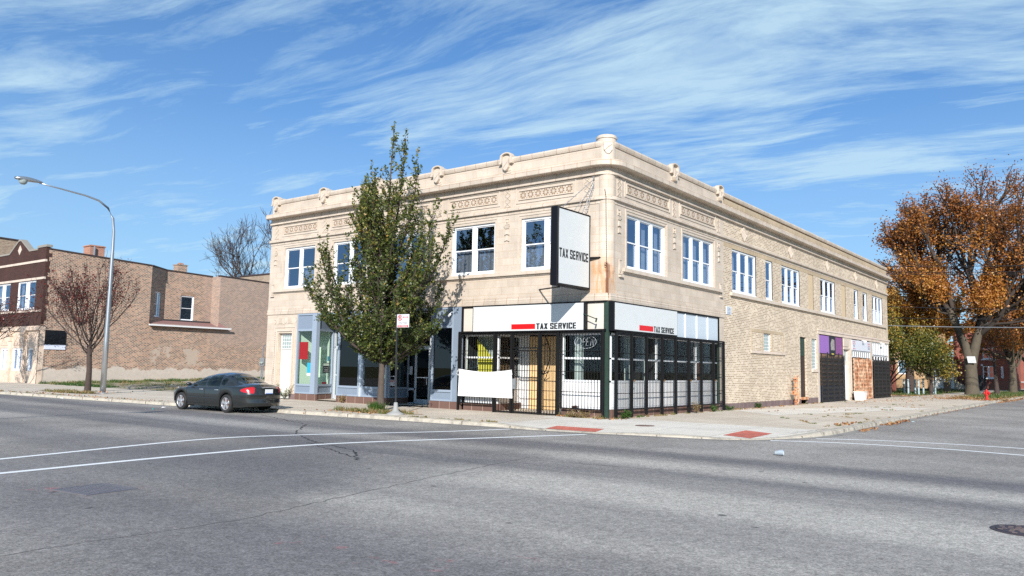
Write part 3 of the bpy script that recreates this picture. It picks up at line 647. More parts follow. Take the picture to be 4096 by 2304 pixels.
# fallen leaves
rg = np.random.default_rng(5); C = []
def drift(x0, y0, x1, y1, n, sc, z=.015):
    f = rg.uniform(size=n); C.append(np.stack([x0+(x1-x0)*f+rg.normal(size=n)*sc, y0+(y1-y0)*f+rg.normal(size=n)*sc, np.full(n, z)+rg.uniform(0, .03, n)], 1))
drift(8.3, 3.0, 8.2, 5.5, 60, .12, -.11); drift(8.1, 7.4, 7.95, 12, 150, .14, -.11); drift(7.9, 14, 7.85, 40, 90, .12, -.11); drift(7.4, 3.4, 7.3, 6.4, 80, .13); drift(1, 28, 3, 46, 160, 1.1); drift(.5, 11, .3, 26, 80, .1); drift(4, 46, 5, 60, 1300, 1.4)
drift(6.9, 44, 7.0, 75, 900, .6); drift(-48, -8.6, -20, -6.7, 260, .25); drift(-9, -4.3, -8, -4.3, 150, .9); drift(-33, -5.3, -32, -5.3, 160, 1.2); drift(2, 10, 6.5, 28, 40, 1.2); drift(-.1, -.5, .5, 0, 40, .2); drift(7.9, 44, 8.0, 80, 900, .25, -.11); drift(-4, 50, 0, 56, 700, 1.5); drift(-2.2, -.25, -.3, -.25, 70, .07)
C = np.concatenate(C); o = leafmesh('fallen_leaves', C, rg.uniform(.05, .11, len(C)), rg.uniform(size=len(C)), m_lfall, flat=.75, aspect=.7); tag(o, 'brown fallen leaves along the gutter, pavement and parkway', 'fallen leaves', kind='stuff')
# ---------------------------------------------------------------- corner building
CB = empty('corner_building', (-10, 5, 0), 'two storey cream terracotta and buff brick corner building with shops', 'building')
WF = [(-20.42, -17.86), (-16.37, -13.85), (-12.3, -9.8), (-8.2, -5.7), (-4.28, -1.78)]
WSt = [(1.41, 4.80), (6.52, 9.91)]
WSb = [(12.22, 15.54, 3), (17.0, 18.07, 1), (19.62, 22.83, 3), (24.5, 25.56, 0), (27.09, 30.36, 3), (31.96, 33.02, 0), (35.26, 36.37, 1), (37.74, 38.98, 1), (40.62, 43.86, 3)]
WT, WB_ = 8.13, 5.9
RC = .42                                             # radius of the rounded corner column
ZF = 4.85                                            # top of the storefront fascia
# walls
b = MB(); b.wall(FR, -21.7, -.72, 4.5, 10.68, [(a, c, WB_, WT) for a, c in WF]); b.wall(FR, -21.7, -19.0, 0, 4.5, [(-20.67, -19.49, 0, 3.5)], rev=.3)
b.wall(SD, .72, 11.1, 4.5, 10.68, [(a, c, WB_, WT) for a, c in WSt]); b.wall(SD, 10.5, 11.1, 0, 4.5, [])
K = 10                                               # rounded corner above the shop signs, square below
prev = None
for k in range(K+1):
    a = math.pi/2*k/K; x, y = -.3+.3*math.sin(a), .3-.3*math.cos(a)
    if prev: b.face([(prev[0], prev[1], 5.4), (x, y, 5.4), (x, y, 10.68), (prev[0], prev[1], 10.68)])
    prev = (x, y)
b.face([(-.72, 0, 5.4), (-.3, 0, 5.4), (-.3, 0, 10.68), (-.72, 0, 10.68)]); b.face([(0, .3, 5.4), (0, .72, 5.4), (0, .72, 10.68), (0, .3, 10.68)])
b.box(-.72, 0, 0, .72, 4.5, 5.4)
b.build('terracotta_wall', m_tc, CB)
holes = [(a, c, WB_, WT) for a, c, n in WSb]+[(16.55, 17.65, 3.03, 4.0), (22.73, 23.89, .42, 4.07), (25.03, 26.06, 2.13, 4.05)]
b = MB(); b.wall(SD, 11.1, 45.65, 4.7, 10.55, holes, rev=.2); b.wall(SD, 11.1, 26.2, 0.3, 4.7, holes, rev=.2)
b.face([(-21.7, 0.02, 0), (-21.7, 45.65, 0), (-21.7, 45.65, 10.5), (-21.7, .02, 10.5)]); b.face([(-21.7, 45.65, 0), (0, 45.65, 0), (0, 45.65, 10.5), (-21.7, 45.65, 10.5)])
b.face([(-21.7, 0.02, 0), (-21.7, 0.0, 0), (-21.7, 0, 10.5), (-21.7, .02, 10.5)])
b.build('buff_brick_wall', m_buff, CB)
b = MB(); b.face([(-21.5, .3, 9.75), (-.3, .3, 9.75), (-.3, 45.4, 9.75), (-21.5, 45.4, 9.75)]); b.face([(-21.5, .25, 9.7), (-.3, .25, 9.7), (-.3, .25, 10.66), (-21.5, .25, 10.66)]); b.face([(-.3, .25, 9.7), (-.3, 45.4, 9.7), (-.3, 45.4, 10.66), (-.3, .25, 10.66)])
b.build('roof', m_roof, CB)
b = MB(); b.fb(SD, 11.1, 45.65, 10.3, 10.56, -.012, .05); b.fb(SD, 11.1, 45.65, 8.13, 8.42, -.01, .05); pieces(b, 'soldier_course', m_buffs, CB)
# long horizontal mouldings that turn the corner on a curve
def mould(name, prof, m, front=(-21.72, -.5), side=(.5, 45.66), rr=.5, parent=CB):    # prof: closed list (out, z)
    b = MB(); path = [((front[0], 0), (0, -1))]+[((front[0]+(front[1]-front[0])*k/14, 0), (0, -1)) for k in range(1, 14)]
    for k in range(9):
        a = math.pi/2*k/8; path.append(((-rr+rr*math.sin(a), rr-rr*math.cos(a)), (math.sin(a), -math.cos(a))))
    path.append(((0, side[1]), (1, 0))); n = len(prof); k0 = len(b.v)
    for (x, y), (nx, ny) in path: b.v += [(x+nx*o, y+ny*o, z) for o, z in prof]
    for i in range(len(path)-1):
        for j in range(n): b.f.append((k0+i*n+j, k0+i*n+(j+1) % n, k0+(i+1)*n+(j+1) % n, k0+(i+1)*n+j)); b.m.append(0)
    b.f.append(tuple(k0+j for j in range(n))); b.m.append(0); b.f.append(tuple(k0+(len(path)-1)*n+j for j in range(n))[::-1]); b.m.append(0)
    return b.build(name, m, parent, recalc=True)
m_corn = brick('terracotta_cornice', (.57, .49, .408), (.515, .438, .36), (.36, .23, .14), .62, 5, .012, None, .55, off=0, bump=.1, smear=.05, var=.4, vs=1.2)
mould('cornice', [(-.05, 9.44), (.02, 9.44), (.02, 9.50), (.12, 9.505), (.12, 9.58), (.05, 9.60), (.05, 9.805), (.40, 9.81), (.42, 9.83), (.42, 9.99), (.39, 10.04), (-.05, 10.13)], m_corn)
mould('coping', [(-.3, 10.62), (.04, 10.64), (.07, 10.70), (.09, 10.78), (.05, 10.86), (-.3, 10.88)], m_corn)
mould('string_course', [(-.05, 8.36), (.025, 8.36), (.025, 8.50), (.13, 8.505), (.13, 8.59), (.05, 8.66), (-.05, 8.66)], m_corn)
mould('fascia_moulding', [(-.05, 4.52), (.05, 4.52), (.06, 4.62), (.03, 4.64), (.045, 4.70), (.02, 4.74), (.03, 4.80), (-.05, 4.86)], m_corn, side=(.5, 11.1), rr=.12, front=(-21.72, -.12))
b = MB()
b.fb(FR, -21.2, -1.3, 5.74, 5.885, -.14, .1); b.fb(FR, -21.15, -1.35, 5.68, 5.74, -.05, .1); b.fb(SD, 1.0, 10.7, 5.74, 5.885, -.14, .1); b.fb(SD, 1.05, 10.65, 5.68, 5.74, -.05, .1)
b.fb(SD, 11.9, 44.9, 5.70, 5.86, -.13, .1)
pieces(b, 'sill_band', m_tcp, CB)
b = MB(); b.fb(SD, 26.2, 45.7, 4.42, 4.72, -.06, .2); b.fb(SD, 26.15, 45.75, 4.62, 4.74, -.1, .2); b.build('shop_lintel', m_lime, CB)
# soffit / fascia band above the front shops, shop piers
b = MB(); b.fb(SD, 26.1, 26.53, 0, 4.42, -.02, .3); b.fb(SD, 39.5, 40.08, .0, 4.42, -.02, .3); b.fb(SD, 45.41, 45.66, 0, 4.42, -.02, .3)
b.wall(SD, 31.91, 34.21, 0, 4.42, [(32.2, 33.31, 0, 3.55)], d=-.02, rev=.25); b.fb(SD, 32.0, 33.5, 3.6, 3.72, -.09, -.02); b.fb(SD, 32.1, 33.4, 3.8, 4.35, -.06, -.02)
for u in (33.45, 33.6, 33.75, 33.95): b.fb(SD, u, u+.08, .2, 4.3, -.06, -.02)
pieces(b, 'shop_pier', m_tcp, CB)
b = MB(); b.fb(FR, -21.72, -20.67, 0, .42, -.03, .1); b.fb(FR, -19.49, -19.0, 0, .3, -.03, .1); b.fb(SD, 10.45, 11.1, 0, .45, -.03, .1); b.fb(SD, 11.1, 22.73, 0, .3, -.015, .1); b.fb(SD, 23.89, 26.5, 0, .35, -.015, .1)
pieces(b, 'stone_base', m_gran2, CB)
b = MB()
for u in (12.22, 15.54, 19.62, 22.83, 27.09, 30.36): pass
# reliefs: pilaster caps, frieze panels, strap and bell-flower ornaments
def cap(F, u, name='pilaster_cap', w=.64, corner=False):
    b = MB(); n = 10
    def arch(r0, zc, d0, d1, wid):
        pts = [F.p(u-wid/2, 10.62, d0)]+[F.p(u-wid/2+wid*k/n, zc+math.sin(math.pi*k/n)*r0, d0) for k in range(n+1)]+[F.p(u+wid/2, 10.62, d0)]
        b.prism(pts, F.N*(d1-d0))
    arch(.17, 10.90, -.03, .5, w-.02)
    def ring(k, ro): t = math.pi*k/n; return u-math.cos(t)*(w/2-ro), 10.93+math.sin(t)*(.17-ro*.5)
    for k in range(n):
        a, c_, e, g = ring(k, 0), ring(k+1, 0), ring(k+1, .1), ring(k, .1)
        b.hexa([F.p(*a, -.15), F.p(*c_, -.15), F.p(*e, -.15), F.p(*g, -.15), F.p(*a, .05), F.p(*c_, .05), F.p(*e, .05), F.p(*g, .05)])
    for s in (-1, 1): b.fb(F, u+s*(w/2-.05)-.05, u+s*(w/2-.05)+.05, 10.64, 10.935, -.15, .05); b.fb(F, u+s*(w/2-.03)-.07, u+s*(w/2-.03)+.07, 10.60, 10.66, -.17, .05)
    b.fb(F, u-.2, u+.2, 10.3, 10.8, -.025, .01)
    sh = [F.p(u-.15, 10.75, -.17), F.p(u+.15, 10.75, -.17), F.p(u+.16, 10.45, -.17), F.p(u+.08, 10.34, -.17), F.p(u, 10.29, -.17), F.p(u-.08, 10.34, -.17), F.p(u-.16, 10.45, -.17)]
    b.prism(sh, F.N*.17); b.tube([F.p(u-.13, 10.42, -.18), F.p(u, 10.54, -.185), F.p(u+.13, 10.68, -.18)], .018, 5)
    b.fb(F, u-.22, u+.22, 10.2, 10.24, -.03, .02)
    return b.build(name, m_tcp, CB)
for u in (-21.3, -17.24, -13.18, -9.14, -5.08): cap(FR, u)
for u in (5.55, 10.6): cap(SD, u, w=.7)
b = MB()                                             # the corner cap is round
b.lathe((-.34, .34, 0), [(.36, 10.05), (.36, 10.78), (.385, 10.8), (.385, 10.96), (.42, 10.98), (.42, 11.06), (.36, 11.12), (0, 11.14)], 28)
Fc = Frame((-.34+.36*math.sin(R(40)), .34-.36*math.cos(R(40)), 0), (math.cos(R(40)), math.sin(R(40)), 0), (-math.sin(R(40)), math.cos(R(40)), 0))
b.prism([Fc.p(-.17, 10.78, -.04), Fc.p(.17, 10.78, -.04), Fc.p(.17, 10.5, -.04), Fc.p(.08, 10.36, -.04), Fc.p(0, 10.32, -.04), Fc.p(-.08, 10.36, -.04), Fc.p(-.17, 10.5, -.04)], Fc.N*.1)
b.tube([Fc.p(-.14, 10.46, -.05), Fc.p(0, 10.6, -.055), Fc.p(.14, 10.7, -.05)], .016, 5)
b.build('corner_cap', m_tcp, CB)
b = MB(); b.lathe((-.33, .33, 0), [(.12, 5.28), (.26, 5.38), (.33, 5.55), (.36, 5.7), (.36, 9.5)], 28); b.build('corner_column', m_tc, CB)
def frieze(F, u0, u1):
    b = MB(); b.mi = 0
    b.frame(F, u0-.16, u1+.16, 8.79, 9.49, -.03, .0, .05); b.frame(F, u0-.03, u1+.03, 8.93, 9.34, -.045, 0, .03)
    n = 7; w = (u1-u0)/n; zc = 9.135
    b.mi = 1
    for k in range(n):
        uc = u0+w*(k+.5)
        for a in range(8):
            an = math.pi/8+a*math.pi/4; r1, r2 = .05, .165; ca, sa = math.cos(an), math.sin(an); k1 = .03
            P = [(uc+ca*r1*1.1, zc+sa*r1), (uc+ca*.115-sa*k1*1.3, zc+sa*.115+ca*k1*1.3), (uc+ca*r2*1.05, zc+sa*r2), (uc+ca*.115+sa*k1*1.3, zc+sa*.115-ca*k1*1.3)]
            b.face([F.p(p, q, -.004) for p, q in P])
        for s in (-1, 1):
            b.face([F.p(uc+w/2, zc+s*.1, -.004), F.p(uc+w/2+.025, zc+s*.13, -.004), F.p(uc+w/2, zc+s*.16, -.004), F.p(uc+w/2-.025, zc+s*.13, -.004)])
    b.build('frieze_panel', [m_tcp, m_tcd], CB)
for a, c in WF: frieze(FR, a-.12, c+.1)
for a, c in ((1.35, 5.05), (6.3, 10.0)): frieze(SD, a, c)
def strap(F, u, w=.15):                              # crossed straps panel beside each frieze
    b = MB(); b.frame(F, u-w-.03, u+w+.03, 8.7, 9.5, -.02, 0, .02)
    for k in range(3):
        z0 = 8.74+k*.25; 
        for s in (1, -1):
            b.prism([F.p(u-w*s, z0, -.022), F.p(u-w*s+.03*s, z0, -.022), F.p(u+w*s, z0+.22, -.022), F.p(u+w*s-.03*s, z0+.22, -.022)], F.N*.02)
    b.build('strap_ornament', m_tcp, CB)
def bell(F, u):                                      # bell-flower drop
    b = MB(); b.frame(F, u-.12, u+.12, 7.95, 8.2, -.025, 0, .02); b.lathe(F.p(u, 8.07, 0), [(.05, 0), (.05, .03), (.0, .05)], 8, -F.N)
    b.prism([F.p(u-.16, 7.9, -.06), F.p(u+.16, 7.9, -.06), F.p(u+.1, 7.78, -.03), F.p(u-.1, 7.78, -.03)], F.N*.04)
    for z0 in (7.74, 7.47):
        b.prism([F.p(u-.03, z0, -.02), F.p(u+.03, z0, -.02), F.p(u+.07, z0-.18, -.05), F.p(u+.14, z0-.24, -.05), F.p(u, z0-.2, -.05), F.p(u-.14, z0-.24, -.05), F.p(u-.07, z0-.18, -.05)], F.N*.04)
    b.build('bellflower_ornament', m_tcp, CB)
def consol(F, u):
    b = MB(); b.frame(F, u-.13, u+.13, 5.62, 6.2, -.03, 0, .03); b.prism([F.p(u-.1, 6.1, -.04), F.p(u+.06, 6.15, -.04), F.p(u+.1, 5.9, -.04), F.p(u-.02, 5.7, -.04), F.p(u-.1, 5.8, -.04)], F.N*.04); b.fb(F, u-.15, u+.15, 5.5, 5.58, -.1, 0); b.build('bracket_ornament', m_tcp, CB)
for u in (-21.2, -17.13, -13.08, -9.02, -5.03, -1.0): strap(FR, u)
for u in (-21.2, -17.13, -13.08, -9.02, -5.03, -1.03): bell(FR, u)
for u in (.76, 5.64, 10.52): strap(SD, u); bell(SD, u)
consol(FR, -21.32); consol(SD, .88); consol(SD, 10.75)
b = MB()                                             # shallow frames around upper windows
for F, L in ((FR, WF), (SD, WSt)):
    for a, c in L: b.fb(F, a-.16, a-.1, 5.9, 8.24, -.025, 0); b.fb(F, c+.1, c+.16, 5.9, 8.24, -.025, 0); b.fb(F, a-.16, c+.16, 8.24, 8.3, -.025, 0)
pieces(b, 'window_surround', m_tcp, CB)
for u in (13.8, 21.2, 28.65, 35.7, 42.05):
    b = MB(); P = [SD.p(u, 9.5, -.03), SD.p(u+.42, 9.1, -.03), SD.p(u, 8.72, -.03), SD.p(u-.42, 9.1, -.03)]; b.prism(P, SD.N*.03)
    for (p, q) in ((0, 1), (1, 2), (2, 3), (3, 0)): b.tube([P[p], P[q]], .03, 5)
    for k in range(5): b.tube([SD.p(u-.3+.07*k, 9.02-.07*k, -.035), SD.p(u+.02+.07*k, 9.36-.07*k, -.035)], .014, 4)
    b.build('diamond_ornament', m_tcp, CB)
# double-hung windows
def sash_window(F, u0, u1, v0, v1, n, parent, d=.14, curtain=None, post=.17, glass=None, name='window', open_=()):
    b = MB(); w = .09; b.frame(F, u0, u1, v0, v1, d-.06, d+.06, w, .1); b.fb(F, u0-.02, u1+.02, v0-.0, v0+.06, d-.1, d+.06)
    g = MB(); cw = (u1-u0-2*w-(n-1)*post)/n; vm = v0+(v1-v0)*.5; cu = MB()
    for k in range(n):
        a = u0+w+k*(cw+post); c = a+cw
        if k < n-1: b.fb(F, c, c+post, v0+.1, v1-w, d-.05, d+.06)
        b.frame(F, a, c, vm-.02, v1-w, d-.01, d+.03, .045, .05); b.frame(F, a, c, v0+.1, vm+.03, d+.03, d+.07, .045, .06)
        g.face([F.p(a+.04, vm, d+.012), F.p(c-.04, vm, d+.012), F.p(c-.04, v1-w-.03, d+.012), F.p(a+.04, v1-w-.03, d+.012)])
        g.face([F.p(a+.04, v0+.13, d+.05), F.p(c-.04, v0+.13, d+.05), F.p(c-.04, vm+.02, d+.05), F.p(a+.04, vm+.02, d+.05)])
        if curtain and curtain[k % len(curtain)]:
            t = curtain[k % len(curtain)]; 
            q0, q1, z0, z1 = {'full': (0, 1, 0, 1), 'right': (.62, 1, 0, 1), 'left': (0, .3, 0, 1), 'low': (0, 1, 0, .5)}[t]
            m_ = 9
            for j in range(m_):
                ua, ub = a+cw*(q0+(q1-q0)*j/m_), a+cw*(q0+(q1-q0)*(j+1)/m_); da = d+.2+.03*(j % 2); db = d+.2+.03*((j+1) % 2)
                za, zb = v0+.1+(v1-v0-.2)*z0, v0+.1+(v1-v0-.2)*z1; cu.face([F.p(ua, za, da), F.p(ub, za, db), F.p(ub, zb, db), F.p(ua, zb, da)])
    o = b.build(name, m_wframe, parent); pieces(g, 'glass', glass or m_glass, o, tol=.05)
    if cu.f: pieces(cu, 'curtain', m_curt, o, tol=.04)
    return o
for k, (a, c) in enumerate(WF): sash_window(FR, a, c, WB_, WT, 2, CB, curtain=[(0, 'low'), (0, 'right'), ('low', 0), ('low', 'low'), ('low', 'full')][k], post=.2)
for k, (a, c) in enumerate(WSt): sash_window(SD, a, c, WB_, WT, 3, CB, curtain=[(0, 'right', 'right'), ('right', 'right', 'right')][k], post=.2)
for a, c, n in WSb:
    if n: sash_window(SD, a, c, WB_, WT, n, CB, curtain=('right', 0, 'right') if n == 3 else ('full',), post=.22, d=.1)
    else: MB().fb(SD, a, c, WB_, WT, .02, .04).build('boarded_window', m_board, CB)
# rooms behind the upper windows
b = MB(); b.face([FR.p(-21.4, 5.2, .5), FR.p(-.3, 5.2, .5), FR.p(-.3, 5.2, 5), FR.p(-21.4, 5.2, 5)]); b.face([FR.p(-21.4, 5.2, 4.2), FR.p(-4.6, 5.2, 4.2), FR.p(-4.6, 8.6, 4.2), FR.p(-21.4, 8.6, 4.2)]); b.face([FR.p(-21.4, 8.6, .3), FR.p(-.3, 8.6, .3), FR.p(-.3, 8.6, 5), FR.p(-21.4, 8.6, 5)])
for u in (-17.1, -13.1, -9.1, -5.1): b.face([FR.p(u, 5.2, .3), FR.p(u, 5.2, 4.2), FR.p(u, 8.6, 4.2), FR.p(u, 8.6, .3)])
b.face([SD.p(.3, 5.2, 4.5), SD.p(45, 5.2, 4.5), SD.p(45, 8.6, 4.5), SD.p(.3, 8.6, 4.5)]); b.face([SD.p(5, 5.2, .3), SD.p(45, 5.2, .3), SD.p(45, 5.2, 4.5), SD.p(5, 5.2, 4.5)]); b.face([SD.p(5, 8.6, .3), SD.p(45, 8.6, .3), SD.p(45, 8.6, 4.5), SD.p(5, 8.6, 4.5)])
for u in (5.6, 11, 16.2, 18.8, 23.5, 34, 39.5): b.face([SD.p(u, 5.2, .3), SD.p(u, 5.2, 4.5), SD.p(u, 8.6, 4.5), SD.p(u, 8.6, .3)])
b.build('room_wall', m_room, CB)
# entrance door and glass block light at the left end
o = MB().fb(FR, -20.65, -19.51, 0.02, 2.62, .22, .27).build('door', mat('cream_door_paint', (.8, .78, .7), .5), CB, bevel=.008); MB().lathe(FR.p(-19.62, 1.05, .22), [(.02, 0), (.035, .03), (0, .06)], 10, -FR.N).build('handle', m_alum2, o)
def blocks(F, u0, u1, v0, v1, nu, nv, d, parent=CB):
    b = MB(); b.frame(F, u0-.0, u1+.0, v0, v1, d-.03, d+.06, .035); g = MB()
    for i in range(nu):
        for j in range(nv):
            w, h = (u1-u0-.07)/nu, (v1-v0-.07)/nv; a, c = u0+.035+i*w, v0+.035+j*h; g.fb(F, a+.012, a+w-.012, c+.012, c+h-.012, d-.012, d+.04)
    b.fb(F, u0+.03, u1-.03, v0+.03, v1-.03, d+.005, d+.06)
    o = b.build('glass_block_window', m_white, parent); g.build('glass_block', m_gblock, o, bevel=.015)
blocks(FR, -20.6, -19.56, 2.64, 3.48, 5, 4, .2)
blocks(SD, 16.55, 17.65, 3.03, 4.0, 4, 5, .1); blocks(SD, 25.03, 26.06, 2.13, 4.05, 4, 9, .1)
b = MB(); b.fb(SD, 14.6, 19.85, 2.88, 3.02, -.08, .05); b.fb(SD, 24.95, 26.1, 1.95, 2.12, -.08, .05); pieces(b, 'stone_sill', m_lime, CB)
b = MB(); b.fb(SD, 14.72, 19.72, 4.02, 4.2, -.012, .02)
for u in (14.72, 16.3, 17.8, 19.6): b.fb(SD, u, u+.12, 3.02, 4.02, -.015, .02)
pieces(b, 'blocked_opening_trim', m_buffs, CB)
b = MB(); b.frame(FR, -20.85, -19.3, .3, 3.72, -.05, 0, .12, .01); b.frame(FR, -21.0, -19.15, .3, 3.86, -.03, 0, .06, .01)
for k in range(30): b.fb(FR, -20.95, -20.9, .5+k*.105, .56+k*.105, -.045, 0); 
b.fb(FR, -20.75, -19.4, 4.0, 4.38, -.02, 0); b.lathe(FR.p(-20.07, 4.19, 0), [(.16, 0), (.16, .04), (0, .06)], 16, -FR.N)
for k in range(6):
    for s in (-1, 1): b.fb(FR, -20.07+s*(.24+k*.06)-.015, -20.07+s*(.24+k*.06)+.015, 4.03, 4.35, -.045, 0)
for s in (-1, 1):
    c = -20.07+s*.92; b.tube([FR.p(c+.08*math.cos(a/3)*(1-a/26), 4.18+.2*math.sin(a/3)*(1-a/22)*s, -.02) for a in range(18)], .022, 5)
b.build('door_surround', m_tcp, CB)
# --- blue-grey shop front with two recessed doorways
def shopfront(F, u0, u1, parent=CB, n=1, sill=.82, tr=3.65, top=4.5, gl=m_glassd, side=.07, d=0.0, fw=.1):
    b = MB(); b.fb(F, u0, u0+side, .34, top, d-.05, d+.08); b.fb(F, u1-side, u1, .34, top, d-.05, d+.08)
    b.fb(F, u0+side, u1-side, top-.08, top, d-.05, d+.08); b.fb(F, u0+side, u1-side, tr-.06, tr+.05, d-.05, d+.08); b.fb(F, u0+side, u1-side, sill-.08, sill+.02, d-.05, d+.08); b.fb(F, u0+side, u1-side, .34, .42, d-.05, d+.08)
    o = b.build('shopfront_frame', m_alum, parent)
    pieces(MB().fb(F, u0+side, u1-side, .42, sill-.08, d+.0, d+.03).fb(F, u0+side, u1-side, tr+.05, top-.08, d+.0, d+.03), 'panel', m_bpanel, o)
    MB().face([F.p(u0+side, sill, d+.02), F.p(u1-side, sill, d+.02), F.p(u1-side, tr, d+.02), F.p(u0+side, tr, d+.02)]).build('glass', gl, o)
    MB().fb(F, u0, u1, 0, .34, d-.03, d+.1).build('stone_plinth', m_gran, parent)
    return o
shopfront(FR, -19.0, -17.66, side=.09)
MB().fb(FR, -17.66, -17.36, .34, 4.5, -.07, .1).build('shopfront_post', m_alum, CB); MB().fb(FR, -17.66, -17.36, 0, .34, -.03, .12).build('stone_plinth', m_gran, CB)
RA = Frame((-17.4, .1, 0), (-.5, 1.4, 0), (-1.4, -.5, 0)); shopfront(RA, .0, 1.45, side=.06)
FA = Frame((0, 1.55, 0), (1, 0, 0), (0, 1, 0))
def doorset(F, u0, u1, w0, w1, top=2.75, tr=3.65, gl=m_glassd, d=0):
    b = MB(); b.frame(F, u0, u1, 0.05, 4.5, d-.04, d+.06, .06); b.fb(F, u0, u1, top, top+.1, d-.04, d+.06); b.fb(F, u0, u1, tr, tr+.08, d-.04, d+.06); b.fb(F, w0-.06, w0, .05, 4.5, d-.04, d+.06); b.fb(F, w1, w1+.06, .05, 4.5, d-.04, d+.06)
    if w0-u0 > .3: b.fb(F, u0, w0, .7, .8, d-.04, d+.06)
    o = b.build('doorway_frame', m_alum2, CB)
    MB().face([F.p(u0, .1, d+.03), F.p(u1, .1, d+.03), F.p(u1, 4.4, d+.03), F.p(u0, 4.4, d+.03)]).build('glass', gl, o)
    b = MB(); b.frame(F, w0, w1, .06, top, d-.03, d+.02, .07, .22); q = b.build('door', m_alum2, CB)
    MB().face([F.p(w0+.06, .2, d-.005), F.p(w1-.06, .2, d-.005), F.p(w1-.06, top-.06, d-.005), F.p(w0+.06, top-.06, d-.005)]).build('glass', gl, q)
    MB().tube([F.p(w1-.1, 1.0, d-.03), F.p(w1-.1, 1.0, d-.1), F.p(w1-.1, 1.35, d-.1), F.p(w1-.1, 1.35, d-.03)], .016, 6).fb(F, w0+.07, w1-.07, 1.3, 1.34, d-.05, d-.03).build('handle', m_wframe, q)
doorset(FA, -17.9, -15.6, -17.72, -16.75)
m_glassk = mat_glass('dark_shop_glass', (.07, .08, .1), 1.45)
shopfront(FR, -15.68, -14.0, side=.12, gl=m_glassk); shopfront(FR, -13.86, -12.1, side=.1, gl=m_glassd); MB().fb(FR, -14.0, -13.86, .34, 4.5, -.06, .1).build('shopfront_post', m_alum2, CB); MB().fb(FR, -14.0, -13.86, 0, .34, -.03, .12).build('stone_plinth', m_gran, CB)
RB = Frame((-12.1, .1, 0), (-.1, 1.4, 0), (-1.4, -.1, 0)); shopfront(RB, 0, 1.42, side=.06, gl=m_glassk)
doorset(FA, -12.3, -9.16, -11.72, -10.8, gl=m_glassk)
shopfront(FR, -9.22, -7.92, side=.08, gl=m_glassk)
MB().fb(FR, -7.92, -7.47, .34, 4.5, -.04, .1).build('shopfront_panel', m_bpanel, CB); MB().fb(FR, -7.92, -7.47, 0, .34, -.03, .12).build('stone_plinth', m_gran, CB); MB().fb(FR, -9.3, -9.22, 0, .34, -.03, 1.5).build('stone_plinth', m_gran, CB)
# interiors
b = MB(); b.face([(-19, 3.2, 0), (-15.6, 3.2, 0), (-15.6, 3.2, 4.5), (-19, 3.2, 4.5)]); b.face([(-19.02, .1, 0), (-19.02, 3.2, 0), (-19.02, 3.2, 4.5), (-19.02, .1, 4.5)])
b.face([(-18.9, 1.3, 0), (-17.95, 1.3, 0), (-17.95, 1.3, 4.4), (-18.9, 1.3, 4.4)]); b.face([(-13.6, 1.9, 0), (-12.9, 1.9, 0), (-12.9, 1.9, 4.4), (-13.6, 1.9, 4.4)]); b.build('shop_interior_wall', m_mint, CB)
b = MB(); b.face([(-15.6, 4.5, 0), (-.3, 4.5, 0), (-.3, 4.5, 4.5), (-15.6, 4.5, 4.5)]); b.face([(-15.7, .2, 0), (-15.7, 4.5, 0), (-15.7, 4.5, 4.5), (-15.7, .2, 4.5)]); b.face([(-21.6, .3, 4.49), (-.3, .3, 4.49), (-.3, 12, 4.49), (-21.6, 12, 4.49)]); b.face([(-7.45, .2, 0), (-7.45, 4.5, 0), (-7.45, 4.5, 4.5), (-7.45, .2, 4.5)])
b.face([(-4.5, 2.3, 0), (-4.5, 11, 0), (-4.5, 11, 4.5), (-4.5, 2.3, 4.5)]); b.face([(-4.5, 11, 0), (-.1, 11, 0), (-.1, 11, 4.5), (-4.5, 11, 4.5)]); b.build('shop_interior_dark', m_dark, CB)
b = MB(); b.face([(-21.6, .3, .04), (-.3, .3, .04), (-.3, 12, .04), (-21.6, 12, .04)]); b.build('shop_floor', mat('floor_vinyl', (.2, .19, .18), .6), CB)
b = MB(); b.face([(-17.6, .1, .06), (-15.7, .1, .06), (-15.7, 1.6, .06), (-17.9, 1.6, .06)]); b.face([(-12.1, 0.1, .06), (-9.2, 0.1, .06), (-9.2, 1.6, .06), (-12.2, 1.6, .06)]); b.face([(-5.4, 0, .06), (-2.2, 0, .06), (-3.4, 2, .08), (-5.7, 2, .08)]); b.build('doorway_floor', m_conc, CB)
b = MB(); b.fb(FR, -19.0, -7.45, 4.44, 4.54, -.02, .4); b.build('shopfront_header', m_alum, CB)
# --- corner shop: low white boards, mid rails, glass, plywooded doorway
def cshop(F, u0, u1, mid=2.28, top=3.3, d=.12, board=m_wpanel, posts=()):
    b = MB(); b.frame(F, u0, u1, .34, top, d-.04, d+.06, .05); b.fb(F, u0, u1, mid-.03, mid+.04, d-.05, d+.04); b.fb(F, u0, u1, 1.36, 1.44, d-.05, d+.04); b.fb(F, u0, u1, 3.2, 3.3, d-.06, d+.04)
    for p in posts: b.fb(F, p-.02, p+.02, 1.4, 3.3, d-.05, d+.05)
    o = b.build('shop_window_frame', m_wframe, CB)
    MB().fb(F, u0+.05, u1-.05, .4, 1.36, d-.02, d+.02).build('board', board, o)
    MB().face([F.p(u0, 1.4, d+.02), F.p(u1, 1.4, d+.02), F.p(u1, top, d+.02), F.p(u0, top, d+.02)]).build('glass', m_glassd, o)
    MB().fb(F, u0, u1, 0, .34, d-.1, d+.1).build('stone_plinth', m_gran, CB)
cshop(FR, -7.3, -5.45); cshop(FR, -2.15, -.22)
cshop(SD, .34, 10.45, posts=(4.15, 8.05))
RG = Frame((-5.45, .15, 0), (-.25, 1.85, 0), (-1.85, -.25, 0)); cshop(RG, 0, 1.85, d=.02)
b = MB(); b.box(-5.72, -5.22, 2.0, 2.05, .1, 3.3); b.build('door_board', m_wpanel, CB)
